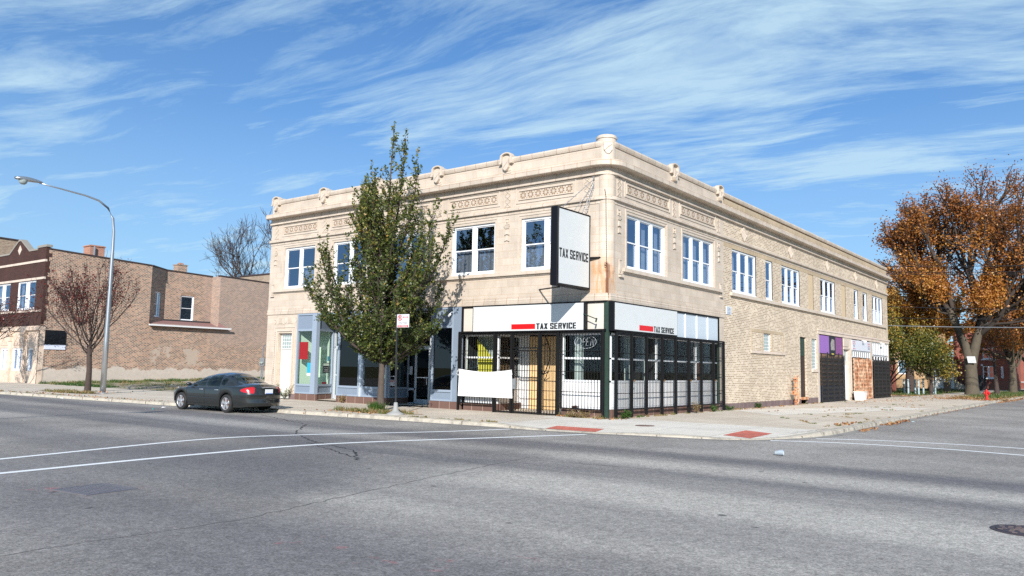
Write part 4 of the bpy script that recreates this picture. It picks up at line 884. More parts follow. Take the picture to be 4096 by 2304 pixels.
MB().box(-5.22, -4.35, 1.98, 2.03, .1, 3.25).box(-4.33, -3.65, 1.985, 2.03, .1, 3.25).build('plywood_board', m_ply, CB)
b = MB(); b.face([(-3.65, 2.0, .1), (-2.2, .12, .1), (-2.2, .12, 3.4), (-3.65, 2.0, 3.4)]); b.build('doorway_return', m_wpanel, CB)
b = MB(); b.fb(FR, -7.46, -.1, 3.3, 3.42, -.02, .25); b.fb(SD, .1, 10.5, 3.28, 3.36, -.02, .25); b.fb(FR, -7.47, -.1, 4.44, 4.52, -.03, .2); b.fb(SD, .1, 10.5, 4.44, 4.52, -.03, .2); b.fb(FR, -7.47, -7.38, 3.3, 4.5, -.04, .2); b.build('shop_header', m_black, CB)
b = MB(); b.face([(-5.6, .2, 3.32), (-2.2, .2, 3.32), (-2.2, 2.1, 3.32), (-5.9, 2.1, 3.32)]); b.build('doorway_ceiling', m_room, CB)
MB().fb(FR, -7.38, -.2, 3.42, 4.44, .02, .06).build('beige_fascia', m_beige, CB)
o = MB().fb(SD, .2, 10.45, 3.36, 4.44, .02, .06).build('frosted_transom', m_frost, CB); b = MB()
for u in (5.5, 6.74, 7.95, 9.17, 10.42): b.fb(SD, u-.02, u+.02, 3.36, 4.44, -.02, .02)
b.build('glazing_bar', m_wframe, o)
b = MB(); b.box(-.14, -.02, .02, .14, 0, 4.5); b.box(-.2, .0, -.02, .02, 0.0, 4.46); b.fb(SD, 10.4, 10.5, .3, 4.5, -.02, .2); b.build('corner_post', m_green, CB)
b = MB(); m_col = mat('interior_column_white', (.5, .52, .53), .7)
b.box(-1.85, -1.6, .5, .75, 0, 4.4); b.box(-1.3, -1.1, 3.5, 3.7, 0, 4.4); b.box(-1.4, -1.25, 5.0, 5.3, 0, 4.4); b.box(-.9, -.8, 4.4, 4.9, 0.0, 4.4); b.box(-.9, -.8, 9.6, 10.4, 2.3, 4.4); b.box(-7.3, -6.3, .9, .95, .3, 3.3); pieces(b, 'interior_column', m_col, CB)
MB().box(-.9, -.8, 9.6, 10.4, 1.4, 2.3).build('interior_board', mat('brown_interior_board', (.2, .07, .04), .6), CB)
# --- side street shops: doors, fascias, glazing
b = MB(); b.fb(SD, 22.73, 23.3, .42, 2.9, .1, .14).fb(SD, 23.3, 23.89, .42, 2.9, .105, .14); pieces(b, 'steel_door', m_rustd, CB); MB().fb(SD, 22.73, 23.89, 2.92, 4.07, .1, .14).build('door_transom', m_green, CB); MB().fb(SD, 22.7, 23.92, .26, .42, -.1, .15).build('door_step', m_rust, CB)
o = MB().fb(SD, 32.22, 33.29, 0.05, 2.5, .12, .16).build('door', m_white, CB); blocks(SD, 32.22, 33.29, 2.75, 3.5, 4, 1, .12); MB().fb(SD, 32.22, 33.29, 2.5, 2.75, .12, .16).build('door_header', m_beige, CB)
b = MB(); b.fb(SD, 26.53, 28.75, 3.2, 4.36, .0, .04); b.build('purple_fascia', m_purple, CB); MB().fb(SD, 30.15, 31.88, 3.2, 4.36, .0, .04).build('magenta_fascia', m_purple2, CB)
o = MB().fb(SD, 28.75, 30.15, 3.1, 4.38, -.03, .03).build('poster_panel', m_txt, CB); MB().prism([SD.p(29.05, 3.45, -.035), SD.p(29.9, 3.45, -.035), SD.p(29.85, 4.15, -.035), SD.p(29.3, 4.2, -.035), SD.p(29.0, 3.9, -.035)], SD.N*.003).build('poster_figure', m_skin, o); MB().fb(SD, 29.2, 29.7, 3.16, 3.22, -.036, -.03).build('poster_caption', m_yellow, o)
b = MB()
for u0, u1, z0, z1, n, in ((34.21, 39.48, 3.1, 3.58, 9), (40.1, 45.4, 3.4, 4.4, 10), (40.1, 45.4, 2.9, 3.35, 6)):
    b.frame(SD, u0, u1, z0, z1, .0, .08, .06)
    for k in range(1, n): u = u0+(u1-u0)*k/n; b.fb(SD, u-.05, u+.05, z0, z1, .0, .08)
o = b.build('shop_glazing', m_wframe, CB); MB().face([SD.p(34.2, .1, .05), SD.p(45.4, .1, .05), SD.p(45.4, 4.4, .05), SD.p(34.2, 4.4, .05)]).build('glass', m_glassk, o)
MB().fb(SD, 26.5, 31.9, 0, 3.2, .06, .1).build('shop_shutter_back', mat('dark_brown_shop_door', (.24, .145, .09), .7, var=.6, vs=1.5), CB)
MB().fb(SD, 26.5, 31.9, 0, 1.1, .04, .06).build('blue_board', mat('faded_blue_board', (.06, .1, .18), .7, var=.5), CB)
# ---------------------------------------------------------------- building beyond the vacant lot
LB = empty('brick_building', (-56, 8, 0), 'two storey building with common brick side wall and dark brick gabled front', 'building')
LX = -50.78
LS = Frame((LX, 0, 0), (0, 1, 0), (-1, 0, 0)); LF = Frame((LX, 0, 0), (1, 0, 0), (0, 1, 0))   # LF: u negative to the left
def topz(y): return 10.5-.045*y if y < 9 else 10.08-.03*(y-9)
b = MB()
def poly(pts): b.face(pts)
# side wall with the light well cut into its upper storey
b.face([LS.p(.45, 0, 0), LS.p(8.6, 0, 0), LS.p(8.6, 5.15, 0), LS.p(.45, 5.15, 0)]); b.face([LS.p(.45, 5.15), LS.p(8.6, 5.15), LS.p(8.6, topz(8.6)), LS.p(.45, topz(.45))])
b.face([LS.p(8.6, 0), LS.p(15.2, 0), LS.p(15.2, 5.15), LS.p(8.6, 5.15)]); b.face([LS.p(15.2, 0), LS.p(27, 0), LS.p(27, 5.15), LS.p(15.2, 5.15)]); b.face([LS.p(15.2, 5.15), LS.p(27, 5.15), LS.p(27, topz(27)), LS.p(15.2, topz(15.2))])
WL = 1.35
b.face([LS.p(10.6, 5.15, WL), LS.p(12.15, 5.15, WL), LS.p(12.15, topz(12.1), WL), LS.p(10.6, topz(10.6), WL)])
b.face([LS.p(13.45, 5.15, WL), LS.p(15.2, 5.15, WL), LS.p(15.2, topz(15.2), WL), LS.p(13.45, topz(13.4), WL)])
b.face([LS.p(12.15, 7.9, WL), LS.p(13.45, 7.9, WL), LS.p(13.45, topz(13.4), WL), LS.p(12.15, topz(12.1), WL)]); b.face([LS.p(12.15, 5.15, WL), LS.p(13.45, 5.15, WL), LS.p(13.45, 5.6, WL), LS.p(12.15, 5.6, WL)])
for a, c in ((12.15, 12.15), (13.45, 13.45)): b.face([LS.p(a, 5.6, WL), LS.p(a, 5.6, WL+.25), LS.p(a, 7.9, WL+.25), LS.p(a, 7.9, WL)])
b.face([LS.p(12.15, 7.9, WL), LS.p(13.45, 7.9, WL), LS.p(13.45, 7.9, WL+.25), LS.p(12.15, 7.9, WL+.25)])
CH = Frame((LX, 8.6, 0), (-1.35, 2.0, 0), (-2.0, -1.35, 0)); cl_ = math.hypot(1.35, 2.0)
b.wall(CH, 0, cl_, 5.15, topz(9.5), [(.75, 1.75, 5.75, 8.0)], rev=.2)
b.face([LS.p(15.2, 5.15, 0), LS.p(15.2, 5.15, WL), LS.p(15.2, topz(15), WL), LS.p(15.2, topz(15), 0)])
b.face([(LX, 27, 0), (-64, 27, 0), (-64, 27, 9.5), (LX, 27, 9.5)])
# toothed end of the face brick
for k in range(34):
    z0 = .2+k*.31
    if z0 > 10.2: break
    b.face([LS.p(0, z0, 0), LS.p(.46, z0, 0), LS.p(.46, min(z0+.31, 10.5), 0), LS.p(0, min(z0+.31, 10.5), 0)])
b.face([LS.p(0, 0, 0), LS.p(.46, 0, 0), LS.p(.46, .2, 0), LS.p(0, .2, 0)])
b.build('side_wall', m_red, LB)
b = MB()
for k in range(20): z0 = 4.6+k*.31; b.box(LX-.05, LX+.012, -.02, .18+.14*(k % 2)+.05*((k*7) % 3), z0, min(z0+.31, 10.6))
gp = [LF.p(-13.5, 10.55), LF.p(-7.05, 10.55), LF.p(-5.05, 11.62), LF.p(-3.1, 10.5), LF.p(-1.6, 10.5), LF.p(-1.6, 10.66), LF.p(0, 10.66)]
WL2 = [(-4.95, -1.45, 5.8, 8.1), (-9.5, -6.4, 5.8, 8.1), (-14, -10.9, 5.8, 8.1)]
b.wall(LF, -14, 0, 4.45, 10.5, WL2, rev=.2)
b.face([LF.p(-7.05, 10.5), LF.p(-3.1, 10.5), LF.p(-5.05, 11.58)]); b.face([LF.p(-1.6, 10.5), LF.p(0, 10.5), LF.p(0, 10.64), LF.p(-1.6, 10.64)]); b.face([LF.p(-7.05, 10.5, .3), LF.p(-3.1, 10.5, .3), LF.p(-5.05, 11.58, .3)])
b.build('front_wall', m_face, LB)
b = MB()
def coping(p, q, t=.14): b.hexa([LF.p(p[0], p[1], -.06), LF.p(q[0], q[1], -.06), LF.p(q[0], q[1], .4), LF.p(p[0], p[1], .4), LF.p(p[0], p[1]+t, -.06), LF.p(q[0], q[1]+t, -.06), LF.p(q[0], q[1]+t, .4), LF.p(p[0], p[1]+t, .4)])
coping((-14, 10.5), (-7.05, 10.5)); coping((-7.05, 10.5), (-5.3, 11.5)); coping((-5.3, 11.5), (-4.85, 11.5)); coping((-4.85, 11.5), (-3.1, 10.5)); coping((-3.1, 10.5), (-1.6, 10.5)); coping((-1.6, 10.66), (.1, 10.66), .18)
b.build('stone_coping', mat('grey_stone_coping', (.27, .25, .22), .8, var=.25), LB)
b = MB(); b.fb(LF, -14, .03, 9.5, 9.68, -.06, .1); b.fb(LF, -14, .03, 8.12, 8.3, -.06, .1); b.fb(LF, -14, -.15, 5.58, 5.74, -.08, .1); b.prism([LF.p(-5.05, 11.15, -.04), LF.p(-4.7, 10.75, -.04), LF.p(-5.05, 10.35, -.04), LF.p(-5.4, 10.75, -.04)], (0, .04, 0))
b.build('stone_band', m_lime, LB)
b = MB(); m_buffst = mat('cream_terracotta_weathered', (.62, .5, .4), .6, var=.15, vs=3, dirt=.5, dcol=(.3, .17, .12), ds=1.8, bump=.2)
gf = [(-2.05, -1.05, .95, 2.75), (-5.0, -3.0, .95, 2.75), (-7.4, -5.9, .95, 2.75), (-10.6, -8.6, .95, 2.75), (-13.4, -11.6, .95, 2.75)]
b.wall(LF, -14, 0, 0, 4.45, gf, d=-.03, rev=.3); b.fb(LF, -14, .04, 4.12, 4.4, -.22, -.02); b.fb(LF, -14, .03, 4.38, 4.47, -.12, 0); b.box(LX-.1, LX+.03, -.03, .35, 0, 4.42)
for u in (-2.6, -5.4, -8.0, -11.1):
    for k in range(3): b.lathe(LF.p(u-.18+k*.18, 0, -.06), [(.1, 1.1), (.085, 1.2), (.075, 3.2), (.09, 3.3)], 10)
    b.fb(LF, u-.35, u+.35, 0, 1.1, -.14, -.03); b.fb(LF, u-.3, u+.3, 3.3, 3.75, -.2, -.03); b.fb(LF, u-.36, u+.36, 3.7, 4.12, -.3, -.03); b.lathe(LF.p(u-.2, 3.85, -.3), [(.13, -.02), (.13, .05), (0, .06)], 10, (0, -1, 0)); b.lathe(LF.p(u+.2, 3.85, -.3), [(.13, -.02), (.13, .05), (0, .06)], 10, (0, -1, 0))
for u in (-4.0, -6.6, -9.6):
    for s in (-1, 1): b.tube([LF.p(u+s*.75, 3.0, -.05), LF.p(u, 3.75, -.05)], .03, 5)
    b.tube([LF.p(u-.75, 2.98, -.05), LF.p(u+.75, 2.98, -.05)], .03, 5)
    for s in (-1, 1): b.tube([LF.p(u+s*.45+.1*math.cos(a), 3.12+.1*math.sin(a), -.05) for a in (0, 1, 2, 3, 4, 5)], .025, 4)
b.build('ground_floor_front', m_buffst, LB)
for a, c, v0, v1 in WL2: sash_window(LF, a, c, v0, v1, 2, LB, d=.12, post=.5, curtain=('left', 'right'))
for a, c, v0, v1 in gf:
    b = MB(); b.frame(LF, a, c, v0, v1, .05, .2, .14); n = 2 if c-a > 1.3 else 1
    for k in range(1, n): b.fb(LF, (a+c)/2-.12, (a+c)/2+.12, v0+.14, v1-.14, .05, .2)
    o = b.build('ground_floor_window', m_wframe, LB); MB().face([LF.p(a, v0, .18), LF.p(c, v0, .18), LF.p(c, v1, .18), LF.p(a, v1, .18)]).build('glass', m_glass, o); MB().face([LF.p(a, v0, .3), LF.p(c, v0, .3), LF.p(c, v1, .3), LF.p(a, v1, .3)]).build('blind', m_curt, o)
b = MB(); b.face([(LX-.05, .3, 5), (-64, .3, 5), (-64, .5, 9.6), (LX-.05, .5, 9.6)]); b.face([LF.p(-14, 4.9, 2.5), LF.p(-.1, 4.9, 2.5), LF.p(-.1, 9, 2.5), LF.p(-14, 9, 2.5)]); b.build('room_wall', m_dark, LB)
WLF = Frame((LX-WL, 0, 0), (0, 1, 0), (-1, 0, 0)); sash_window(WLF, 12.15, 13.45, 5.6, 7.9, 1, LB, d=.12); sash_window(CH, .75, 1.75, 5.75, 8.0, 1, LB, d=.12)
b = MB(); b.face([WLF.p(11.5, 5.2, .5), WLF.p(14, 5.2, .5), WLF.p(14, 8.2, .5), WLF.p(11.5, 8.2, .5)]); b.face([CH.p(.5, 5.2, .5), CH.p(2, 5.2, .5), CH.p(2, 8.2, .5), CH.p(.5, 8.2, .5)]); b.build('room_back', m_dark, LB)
b = MB()                                             # segmental brick arch over the light-well window
for k in range(13):
    f0, f1 = k/13, (k+1)/13; ar = lambda f, r: WLF.p(12.1+1.4*f, 7.9+.12*math.sin(math.pi*f)+r, -.015)
    b.face([ar(f0+.01, 0), ar(f1-.01, 0), ar(f1-.01, .22), ar(f0+.01, .22)])
b.build('brick_arch', mat('arch_brick', (.33, .22, .15), .9, var=.3, vs=9), LB)
# shed roof over the filled light well with its white gutter
b = MB(); b.face([LS.p(8.5, 5.02, -.35), LS.p(16.1, 5.02, -.35), LS.p(15.2, 5.55, 1.4), LS.p(9.7, 5.55, 1.4)]); b.face([LS.p(8.5, 4.98, -.35), LS.p(16.1, 4.98, -.35), LS.p(16.1, 4.98, 0), LS.p(8.5, 4.98, 0)])
b.face([LS.p(16.1, 5.02, -.35), LS.p(15.2, 5.55, .0), LS.p(15.2, 5.02, 0)]); b.face([LS.p(8.5, 5.02, -.35), LS.p(8.6, 5.6, .0), LS.p(9.7, 5.55, 1.4)]); b.build('shed_roof', m_shing, LB)
b = MB(); b.fb(LS, 8.4, 16.3, 4.94, 5.07, -.46, -.34); b.build('gutter', mat('white_gutter', (.7, .7, .7), .4), LB)
MB().fb(WLF, 10.6, 15.15, 5.5, 5.66, -.06, .0).build('tar_flashing', mat('tar_flashing', (.03, .028, .03), .8), LB)
b = MB()
for (y0, y1) in ((.3, 8.7), (15.1, 27)): b.hexa([LS.p(y0, topz(y0), -.08), LS.p(y1, topz(y1), -.08), LS.p(y1, topz(y1), .35), LS.p(y0, topz(y0), .35), LS.p(y0, topz(y0)+.09, -.08), LS.p(y1, topz(y1)+.09, -.08), LS.p(y1, topz(y1)+.09, .35), LS.p(y0, topz(y0)+.09, .35)])
b.hexa([CH.p(-.1, topz(8.6), -.08), CH.p(cl_, topz(10.6), -.08), CH.p(cl_, topz(10.6), .3), CH.p(-.1, topz(8.6), .3), CH.p(-.1, topz(8.6)+.09, -.08), CH.p(cl_, topz(10.6)+.09, -.08), CH.p(cl_, topz(10.6)+.09, .3), CH.p(-.1, topz(8.6)+.09, .3)])
b.hexa([LS.p(10.5, topz(10.5), WL-.08), LS.p(15.2, topz(15.2), WL-.08), LS.p(15.2, topz(15.2), WL+.3), LS.p(10.5, topz(10.5), WL+.3), LS.p(10.5, topz(10.5)+.09, WL-.08), LS.p(15.2, topz(15.2)+.09, WL-.08), LS.p(15.2, topz(15.2)+.09, WL+.3), LS.p(10.5, topz(10.5)+.09, WL+.3)])
b.build('tile_coping', mat('clay_tile_coping', (.055, .035, .035), .5, var=.4, vs=5), LB)
b = MB(); b.face([(LX-1.4, .4, 9.7), (-64, .4, 9.7), (-64, 27, 9.2), (LX-1.4, 27, 9.2)]); b.build('roof', m_roof, LB)
o = MB().box(-53.6, -52.4, 4.0, 5.2, 9.4, 11.5).box(-53.66, -52.34, 3.94, 5.26, 11.38, 11.46).build('chimney', m_red2, LB); MB().tube([(-52.2, 4.25, 9.5), (-52.2, 4.25, 11.35)], .07, 8).build('vent_pipe', m_galv, o)
o = MB().box(-53.4, -52.6, 11.95, 12.85, 9.4, 10.75).box(-53.46, -52.54, 11.9, 12.9, 10.7, 10.78).build('chimney', m_red, LB); MB().box(-53.15, -52.85, 12.2, 12.6, 10.78, 10.95).build('chimney_pot', m_red2, o)
# flat sign panel on the side wall, black above white
o = MB().fb(LS, .34, 1.9, 3.02, 4.16, -.06, 0).build('wall_sign', mat('wall_sign_black', (.006, .007, .01), .4)); tag(o, 'blank black and white panel fixed to the brick side wall', 'sign')
MB().fb(LS, .34, 1.9, 2.66, 3.02, -.061, 0).build('lower_panel', mat('wall_sign_white', (.62, .66, .78), .4), o)
# neighbours showing over the roof
HB = empty('tall_brick_building', (-84, 20, 0), 'taller brick building rising behind the dark brick gable at far left', 'building')
b = MB(); b.face([(-75, 2, 0), (-75, 7.6, 0), (-75, 7.6, 14.1), (-75, 2, 14.25)]); b.face([(-95, 2, 0), (-75, 2, 0), (-75, 2, 14.25), (-95, 2, 14.25)]); b.face([(-95, 7.6, 0), (-75, 7.6, 0), (-75, 7.6, 14.1), (-95, 7.6, 14.1)]); b.build('wall', brick('far_brown_brick', (.36, .27, .19), (.2, .13, .09), (.42, .35, .28), smear=.3), HB)
b = MB(); b.hexa([(-75.3, 1.9, 14.2), (-74.9, 1.9, 14.2), (-74.9, 7.6, 14.08), (-75.3, 7.6, 14.08), (-75.3, 1.9, 14.35), (-74.9, 1.9, 14.35), (-74.9, 7.6, 14.22), (-75.3, 7.6, 14.22)]); b.hexa([(-95, 1.9, 14.2), (-75, 1.9, 14.2), (-75, 2.2, 14.2), (-95, 2.2, 14.2), (-95, 1.9, 14.35), (-75, 1.9, 14.35), (-75, 2.2, 14.35), (-95, 2.2, 14.35)]); b.build('coping', bpy.data.materials['clay_tile_coping'], HB)
HC = empty('rear_brick_building', (-60, 34, 0), 'low tan brick building seen over the rear end of the long brick side wall', 'building')
b = MB(); b.box(-71, -60, 30.5, 48, 0, 12.5); b.build('wall', brick('rear_tan_brick', (.36, .28, .2), (.24, .17, .12), (.4, .34, .27)), HC); MB().box(-71.1, -59.9, 30.4, 48.1, 12.5, 12.65).build('coping', bpy.data.materials['clay_tile_coping'], HC)
# heavy condensed capitals on a 4 x 6 grid
def letter(ch, w=1.35, h=1.15):
    H, V = lambda z, a=0, b=4: [(a, z), (b, z), (b, z+h), (a, z+h)], lambda x, a=0, b=6: [(x, a), (x+w, a), (x+w, b), (x, b)]
    r = 4-w
    return {'T': [H(5), V(2-w/2, 0, 5)], 'A': [[(-.1, 0), (w-.1, 0), (2.75, 6), (1.3, 6)], [(4.1-w, 0), (4.1, 0), (2.7, 6), (1.25, 6)], [(1, 1.2), (3, 1.2), (2.8, 2.1), (1.2, 2.1)]], 'X': [[(-.1, 0), (w, 0), (4.1, 6), (4.1-w, 6)], [(4.1-w, 0), (4.1, 0), (w, 6), (-.1, 6)]],
            'S': [H(0, .1, 3.9), H(5, .1, 3.9), [(0, 2.9), (3.4, 2.4), (4, 3.1), (.6, 3.7)], V(0, 3.2, 5.7), V(r, .3, 2.8), V(0, .3, 1.9), V(r, 4.1, 5.7)], 'E': [V(0), H(0, w, 3.7), H(2.5, w, 3.4), H(5, w, 3.7)],
            'R': [V(0), H(5, w, 3.8), H(2.5, w, 3.7), V(r, 3.1, 5.7), [(2.1, 0+2.6), (3.5, 2.6), (4.1, 0), (4.1-w, 0)]], 'V': [[(-.1, 6), (w-.1, 6), (2.75, 0), (1.3, 0)], [(4.1-w, 6), (4.1, 6), (2.7, 0), (1.25, 0)]], 'I': [V(0)], 'C': [V(0, .3, 5.7), H(0, .2, 3.8), H(5, .2, 3.8), V(r, .3, 2.0), V(r, 4.0, 5.7)]}[ch]
def blocktext(s, F, u0, u1, v0, v1, d, m, parent, mirror=False, gap=.4, w=1.65):
    x = 0; P = []
    for ch in s:
        if ch == ' ': x += 2.2; continue
        for q in letter(ch, w): P.append([(x+a, b_) for a, b_ in q])
        x += (w if ch == 'I' else 4)+gap
    x -= gap; b = MB()
    for i, q in enumerate(P):
        dd = d-.0002*(i % 7); f = lambda a: u0+(u1-u0)*((x-a) if mirror else a)/x
        b.face([F.p(f(a), v0+(v1-v0)*z/6, dd) for a, z in q])
    return b.build('lettering', m, parent)
# ---------------------------------------------------------------- signs on the corner shop
XB = -.78
BS = empty('blade_sign', (XB-.15, -1.3, 4.9), 'tall white blade sign reading TAX SERVICE hung out from the corner', 'sign')
b = MB(); b.box(XB-.3, XB-.02, -2.38, -.12, 4.93, 7.9); b.build('cabinet', m_blackg, BS, bevel=.015)
for s, x in ((1, XB), (-1, XB-.32)):
    b = MB(); b.box(min(x, x-.03*s), max(x, x-.03*s), -2.3, -.2, 5.02, 7.82); o = b.build('sign_face', m_sign, BS)
    F_ = Frame((x+.004*s, 0, 0), (0, 1, 0), (-s, 0, 0)); blocktext('TAX SERVICE', F_, -2.27, -.25, 6.0, 6.34, 0, m_txt, o, mirror=s < 0, gap=.5, w=1.4)
    MB().tube([(x, -2.34, 4.97), (x, -.16, 4.97), (x, -.16, 7.86), (x, -2.34, 7.86), (x, -2.34, 4.97)], .035, 4).build('trim', m_blackg, BS)
b = MB(); b.tube([(XB-.16, -2.0, 4.9), (-3.3, 0, 5.08)], .03, 6); b.tube([(XB-.1, -.15, 6.2), (XB+.45, .02, 6.2)], .045, 6); b.tube([(XB-.1, -.15, 5.0), (XB-.1, .0, 5.0)], .045, 6); b.tube([(XB-.1, -.15, 7.5), (XB-.1, .0, 7.5)], .045, 6); pieces(b, 'bracket_arm', m_black, BS)
b = MB()
for p, q in (((XB-.15, -1.9, 7.92), (-.67, -.02, 9.38)), ((XB-.15, -1.1, 7.92), (-.70, -.02, 9.08)), ((XB-.1, -.5, 7.92), (-.67, -.02, 9.3)), ((XB-.1, -.35, 7.92), (-.70, -.02, 9.0))):
    P, Q = Vector(p), Vector(q); n = int((Q-P).length/.09)
    for k in range(n):
        a, c = P.lerp(Q, k/n), P.lerp(Q, (k+.75)/n); w = .02 if k % 2 else .012; b.tube([a, c], w, 4)
b.box(-.72, -.66, -.05, 0, 9.3, 9.5); b.box(-.74, -.68, -.05, 0, 8.98, 9.2); b.build('chain', mat('galvanised_chain', (.35, .35, .36), .5, metal=.5), BS)
b = MB(); P = [(-.18, -.04, 8.9), (-.1, -.08, 8.6), (-.07, -.1, 7.4), (-.05, -.1, 6.3), (-.05, -.09, 5.98), (-.12, -.09, 5.9)]
for (p, q) in zip(P, P[1:]):
    p, q = Vector(p), Vector(q); n = max(1, int((q-p).length/.07))
    for k in range(n): b.tube([p.lerp(q, k/n), p.lerp(q, (k+.7)/n)], .015, 4)
b.lathe((-.1, -.1, 5.93), [(.05, 0), (.06, .03), (.05, .06)], 10, (1, -1, 0)); o = b.build('rusty_chain', mat('rusty_chain', (.12, .05, .03), .8)); tag(o, 'rusty chain hanging down the rounded building corner', 'chain')
def boxsign(F, u0, u1, v0, v1, dep, label, red, tx, d0=-.02):
    t = empty('shop_sign', F.p((u0+u1)/2, v0, d0), label, 'sign', 'box signs over the corner shop')
    MB().fb(F, u0-.06, u1+.06, v0-.06, v1+.05, -dep, d0).build('cabinet', m_blackg, t, bevel=.02)
    MB().fb(F, u0, u1, v0, v1, -dep-.012, -dep).build('sign_face', m_sign, t)
    MB().fb(F, red[0], red[1], 3.45, 3.665, -dep-.016, -dep-.012).build('red_bar', m_redp, t)
    blocktext('TAX SERVICE', F, tx[0], tx[1], 3.435, 3.675, -dep-.016, m_txt, t); return t
boxsign(FR, -6.6, -.98, 3.39, 4.44, .25, 'long white sign reading TAX SERVICE over the boarded corner doorway', (-4.51, -3.29), (-3.24, -1.29))
boxsign(SD, .05, 5.38, 3.4, 4.43, .25, 'white sign reading TAX SERVICE above the side street window grille', (1.97, 3.15), (3.2, 5.07))
o = MB().tube([FR.p(-.95, 4.0, -.3), FR.p(-.32, 3.78, -.34)], .02, 5).tube([FR.p(-.32, 3.82, -.34), FR.p(-.36, 3.66, -.34)], .035, 5).build('sign_bracket', m_green); tag(o, 'rusty metal strut beside the long white sign on the corner', 'bracket')
# ---------------------------------------------------------------- security grilles
def bars(F, u0, u1, v0, v1, d, rails, sp=.14, fr=.05, parent=None, w=.017):
    b = MB(); b.frame(F, u0, u1, v0, v1, d-.03, d+.03, fr); n = max(2, round((u1-u0-2*fr)/sp))
    for k in range(1, n): u = u0+fr+(u1-u0-2*fr)*k/n; b.fb(F, u-w/2, u+w/2, v0+fr, v1-fr, d-w/2, d+w/2)
    for z in rails: b.fb(F, u0+fr, u1-fr, z-.012, z+.012, d-.018, d+.018)
    return b.build('bar_panel', m_black, parent)
G1 = empty('security_grille', (-3.8, -.15, 0), 'black barred security grille with gate across the front of the corner shop', 'security grille')
RL = (2.56, 1.76, .97)
bars(FR, -7.42, -5.5, .3, 3.3, -.14, RL, parent=G1); bars(FR, -5.42, -4.58, .03, 3.3, -.14, RL, parent=G1)
bars(FR, -4.5, -3.17, 2.66, 3.3, -.14, (), parent=G1); g = bars(FR, -4.48, -3.18, .04, 2.6, -.14, (1.76, .97, .35), parent=G1); g.name = 'gate'; g['label'] = 'barred gate leaf with a lock box'
MB().fb(FR, -4.52, -4.3, 1.0, 1.42, -.19, -.12).lathe(FR.p(-4.35, 1.15, -.19), [(.03, 0), (.035, .03), (0, .04)], 10, (0, -1, 0)).build('lock_box', m_greyb, g)
bars(FR, -3.08, -2.28, .03, 3.3, -.14, RL+(.35,), parent=G1); bars(FR, -2.12, -.2, .3, 3.3, -.14, RL, parent=G1)
for u in (-7.46, -5.46, -4.54, -3.13, -2.2, -.13): MB().fb(FR, u-.035, u+.035, 0, 3.36, -.2, -.11).build('post', m_black, G1)
MB().fb(FR, -7.5, -.08, 3.34, 3.4, -.18, -.08).fb(FR, -5.4, -3.1, 0.02, .07, -.18, -.1).build('rail', m_black, G1)
b = MB()                                             # curled ironwork seen in the boarded doorway
for s in (-1, 1): b.tube([(-4.1+s*(.32*math.sin(t)+.02), 1.5, 1.6+.55*t) for t in [k*.3 for k in range(11)]], .022, 5)
b.tube([(-4.4+.6*k/8, 1.5, 1.75-.12*math.sin(math.pi*k/8)) for k in range(9)], .02, 5); b.tube([(-4.35+.5*k/8, 1.5, 3.0-.15*math.sin(math.pi*k/8)) for k in range(9)], .02, 5); o = b.build('scrollwork', m_black, G1)
G2 = empty('security_grille', (.15, 5.5, 0), 'black barred security grille in eight panels along the side street windows', 'security grille')
us = [.3, 1.52, 2.76, 4.14, 5.42, 6.74, 8.06, 9.44, 10.64]
for a, c in zip(us, us[1:]): bars(SD, a+.05, c-.05, .3, 3.26, -.16, (2.52, 1.72, .95), sp=.13, parent=G2, w=.014)
for u in us: MB().fb(SD, u-.04, u+.04, 0, 3.32, -.22, -.12).build('post', m_black, G2)
MB().fb(SD, .25, 10.68, 3.28, 3.34, -.2, -.1).build('rail', m_black, G2)
for u in (1.6, 4.2, 6.8, 9.5): MB().lathe(SD.p(u, 1.44, -.23), [(.045, 0), (.045, .04), (0, .05)], 10, (1, 0, 0)).build('padlock', mat('brass_padlock', (.5, .3, .15), .3, metal=.8) if u < 2 else bpy.data.materials['brass_padlock'], G2)
# folding scissor gates of the far shops: pleated perforated leaves
def gate(u0, u1, v1, m, label, panels, seed):
    t = empty('scissor_gate', SD.p((u0+u1)/2, 0, -.1), label, 'gate', 'folding gates on the side street shops'); r_ = random.Random(seed)
    w = (u1-u0)/panels
    for k in range(panels):
        b = MB(); a = u0+w*k; lean = r_.uniform(-.03, .03)
        sw = .085; n = int(w/sw); rows = int(v1/.27)
        for j in range(n+1):                          # vertical channel pieces, wavy like a pulled-out lattice
            u = a+w*j/n; dd = -.1-.03*(j % 2); pts = []
            for r0 in range(rows+1): pts.append(SD.p(u+lean*r0/rows+.022*((r0+j) % 2)-.011, min(v1, .04+r0*.27)+.0, dd))
            b.tube(pts, .0145, 4, cap=False)
        for r0 in range(rows):
            z = .12+r0*.27
            for j in range(n):
                ua = a+w*j/n; s = 1 if (j+r0) % 2 else -1; b.fb(SD, ua, ua+w/n*.99, z-.045, z+.045+.02*s, -.125, -.095)
        b.fb(SD, a, a+.04, 0, v1+.12*(k % 2), -.15, -.08); b.fb(SD, a+w-.04, a+w, 0, v1, -.15, -.08)
        b.build('gate_leaf', m, t)
    return t
gate(26.6, 31.85, 3.15, m_gatek, 'black folding lattice gate below the purple fascia panels', 4, 1)
gate(34.3, 39.42, 3.02, m_rustg, 'rusty orange and white folding lattice gate under the white shop fascia', 4, 2)
gate(40.15, 45.35, 3.05, m_gatek, 'black folding lattice gate at the far end shop with multi-pane transom', 4, 3)
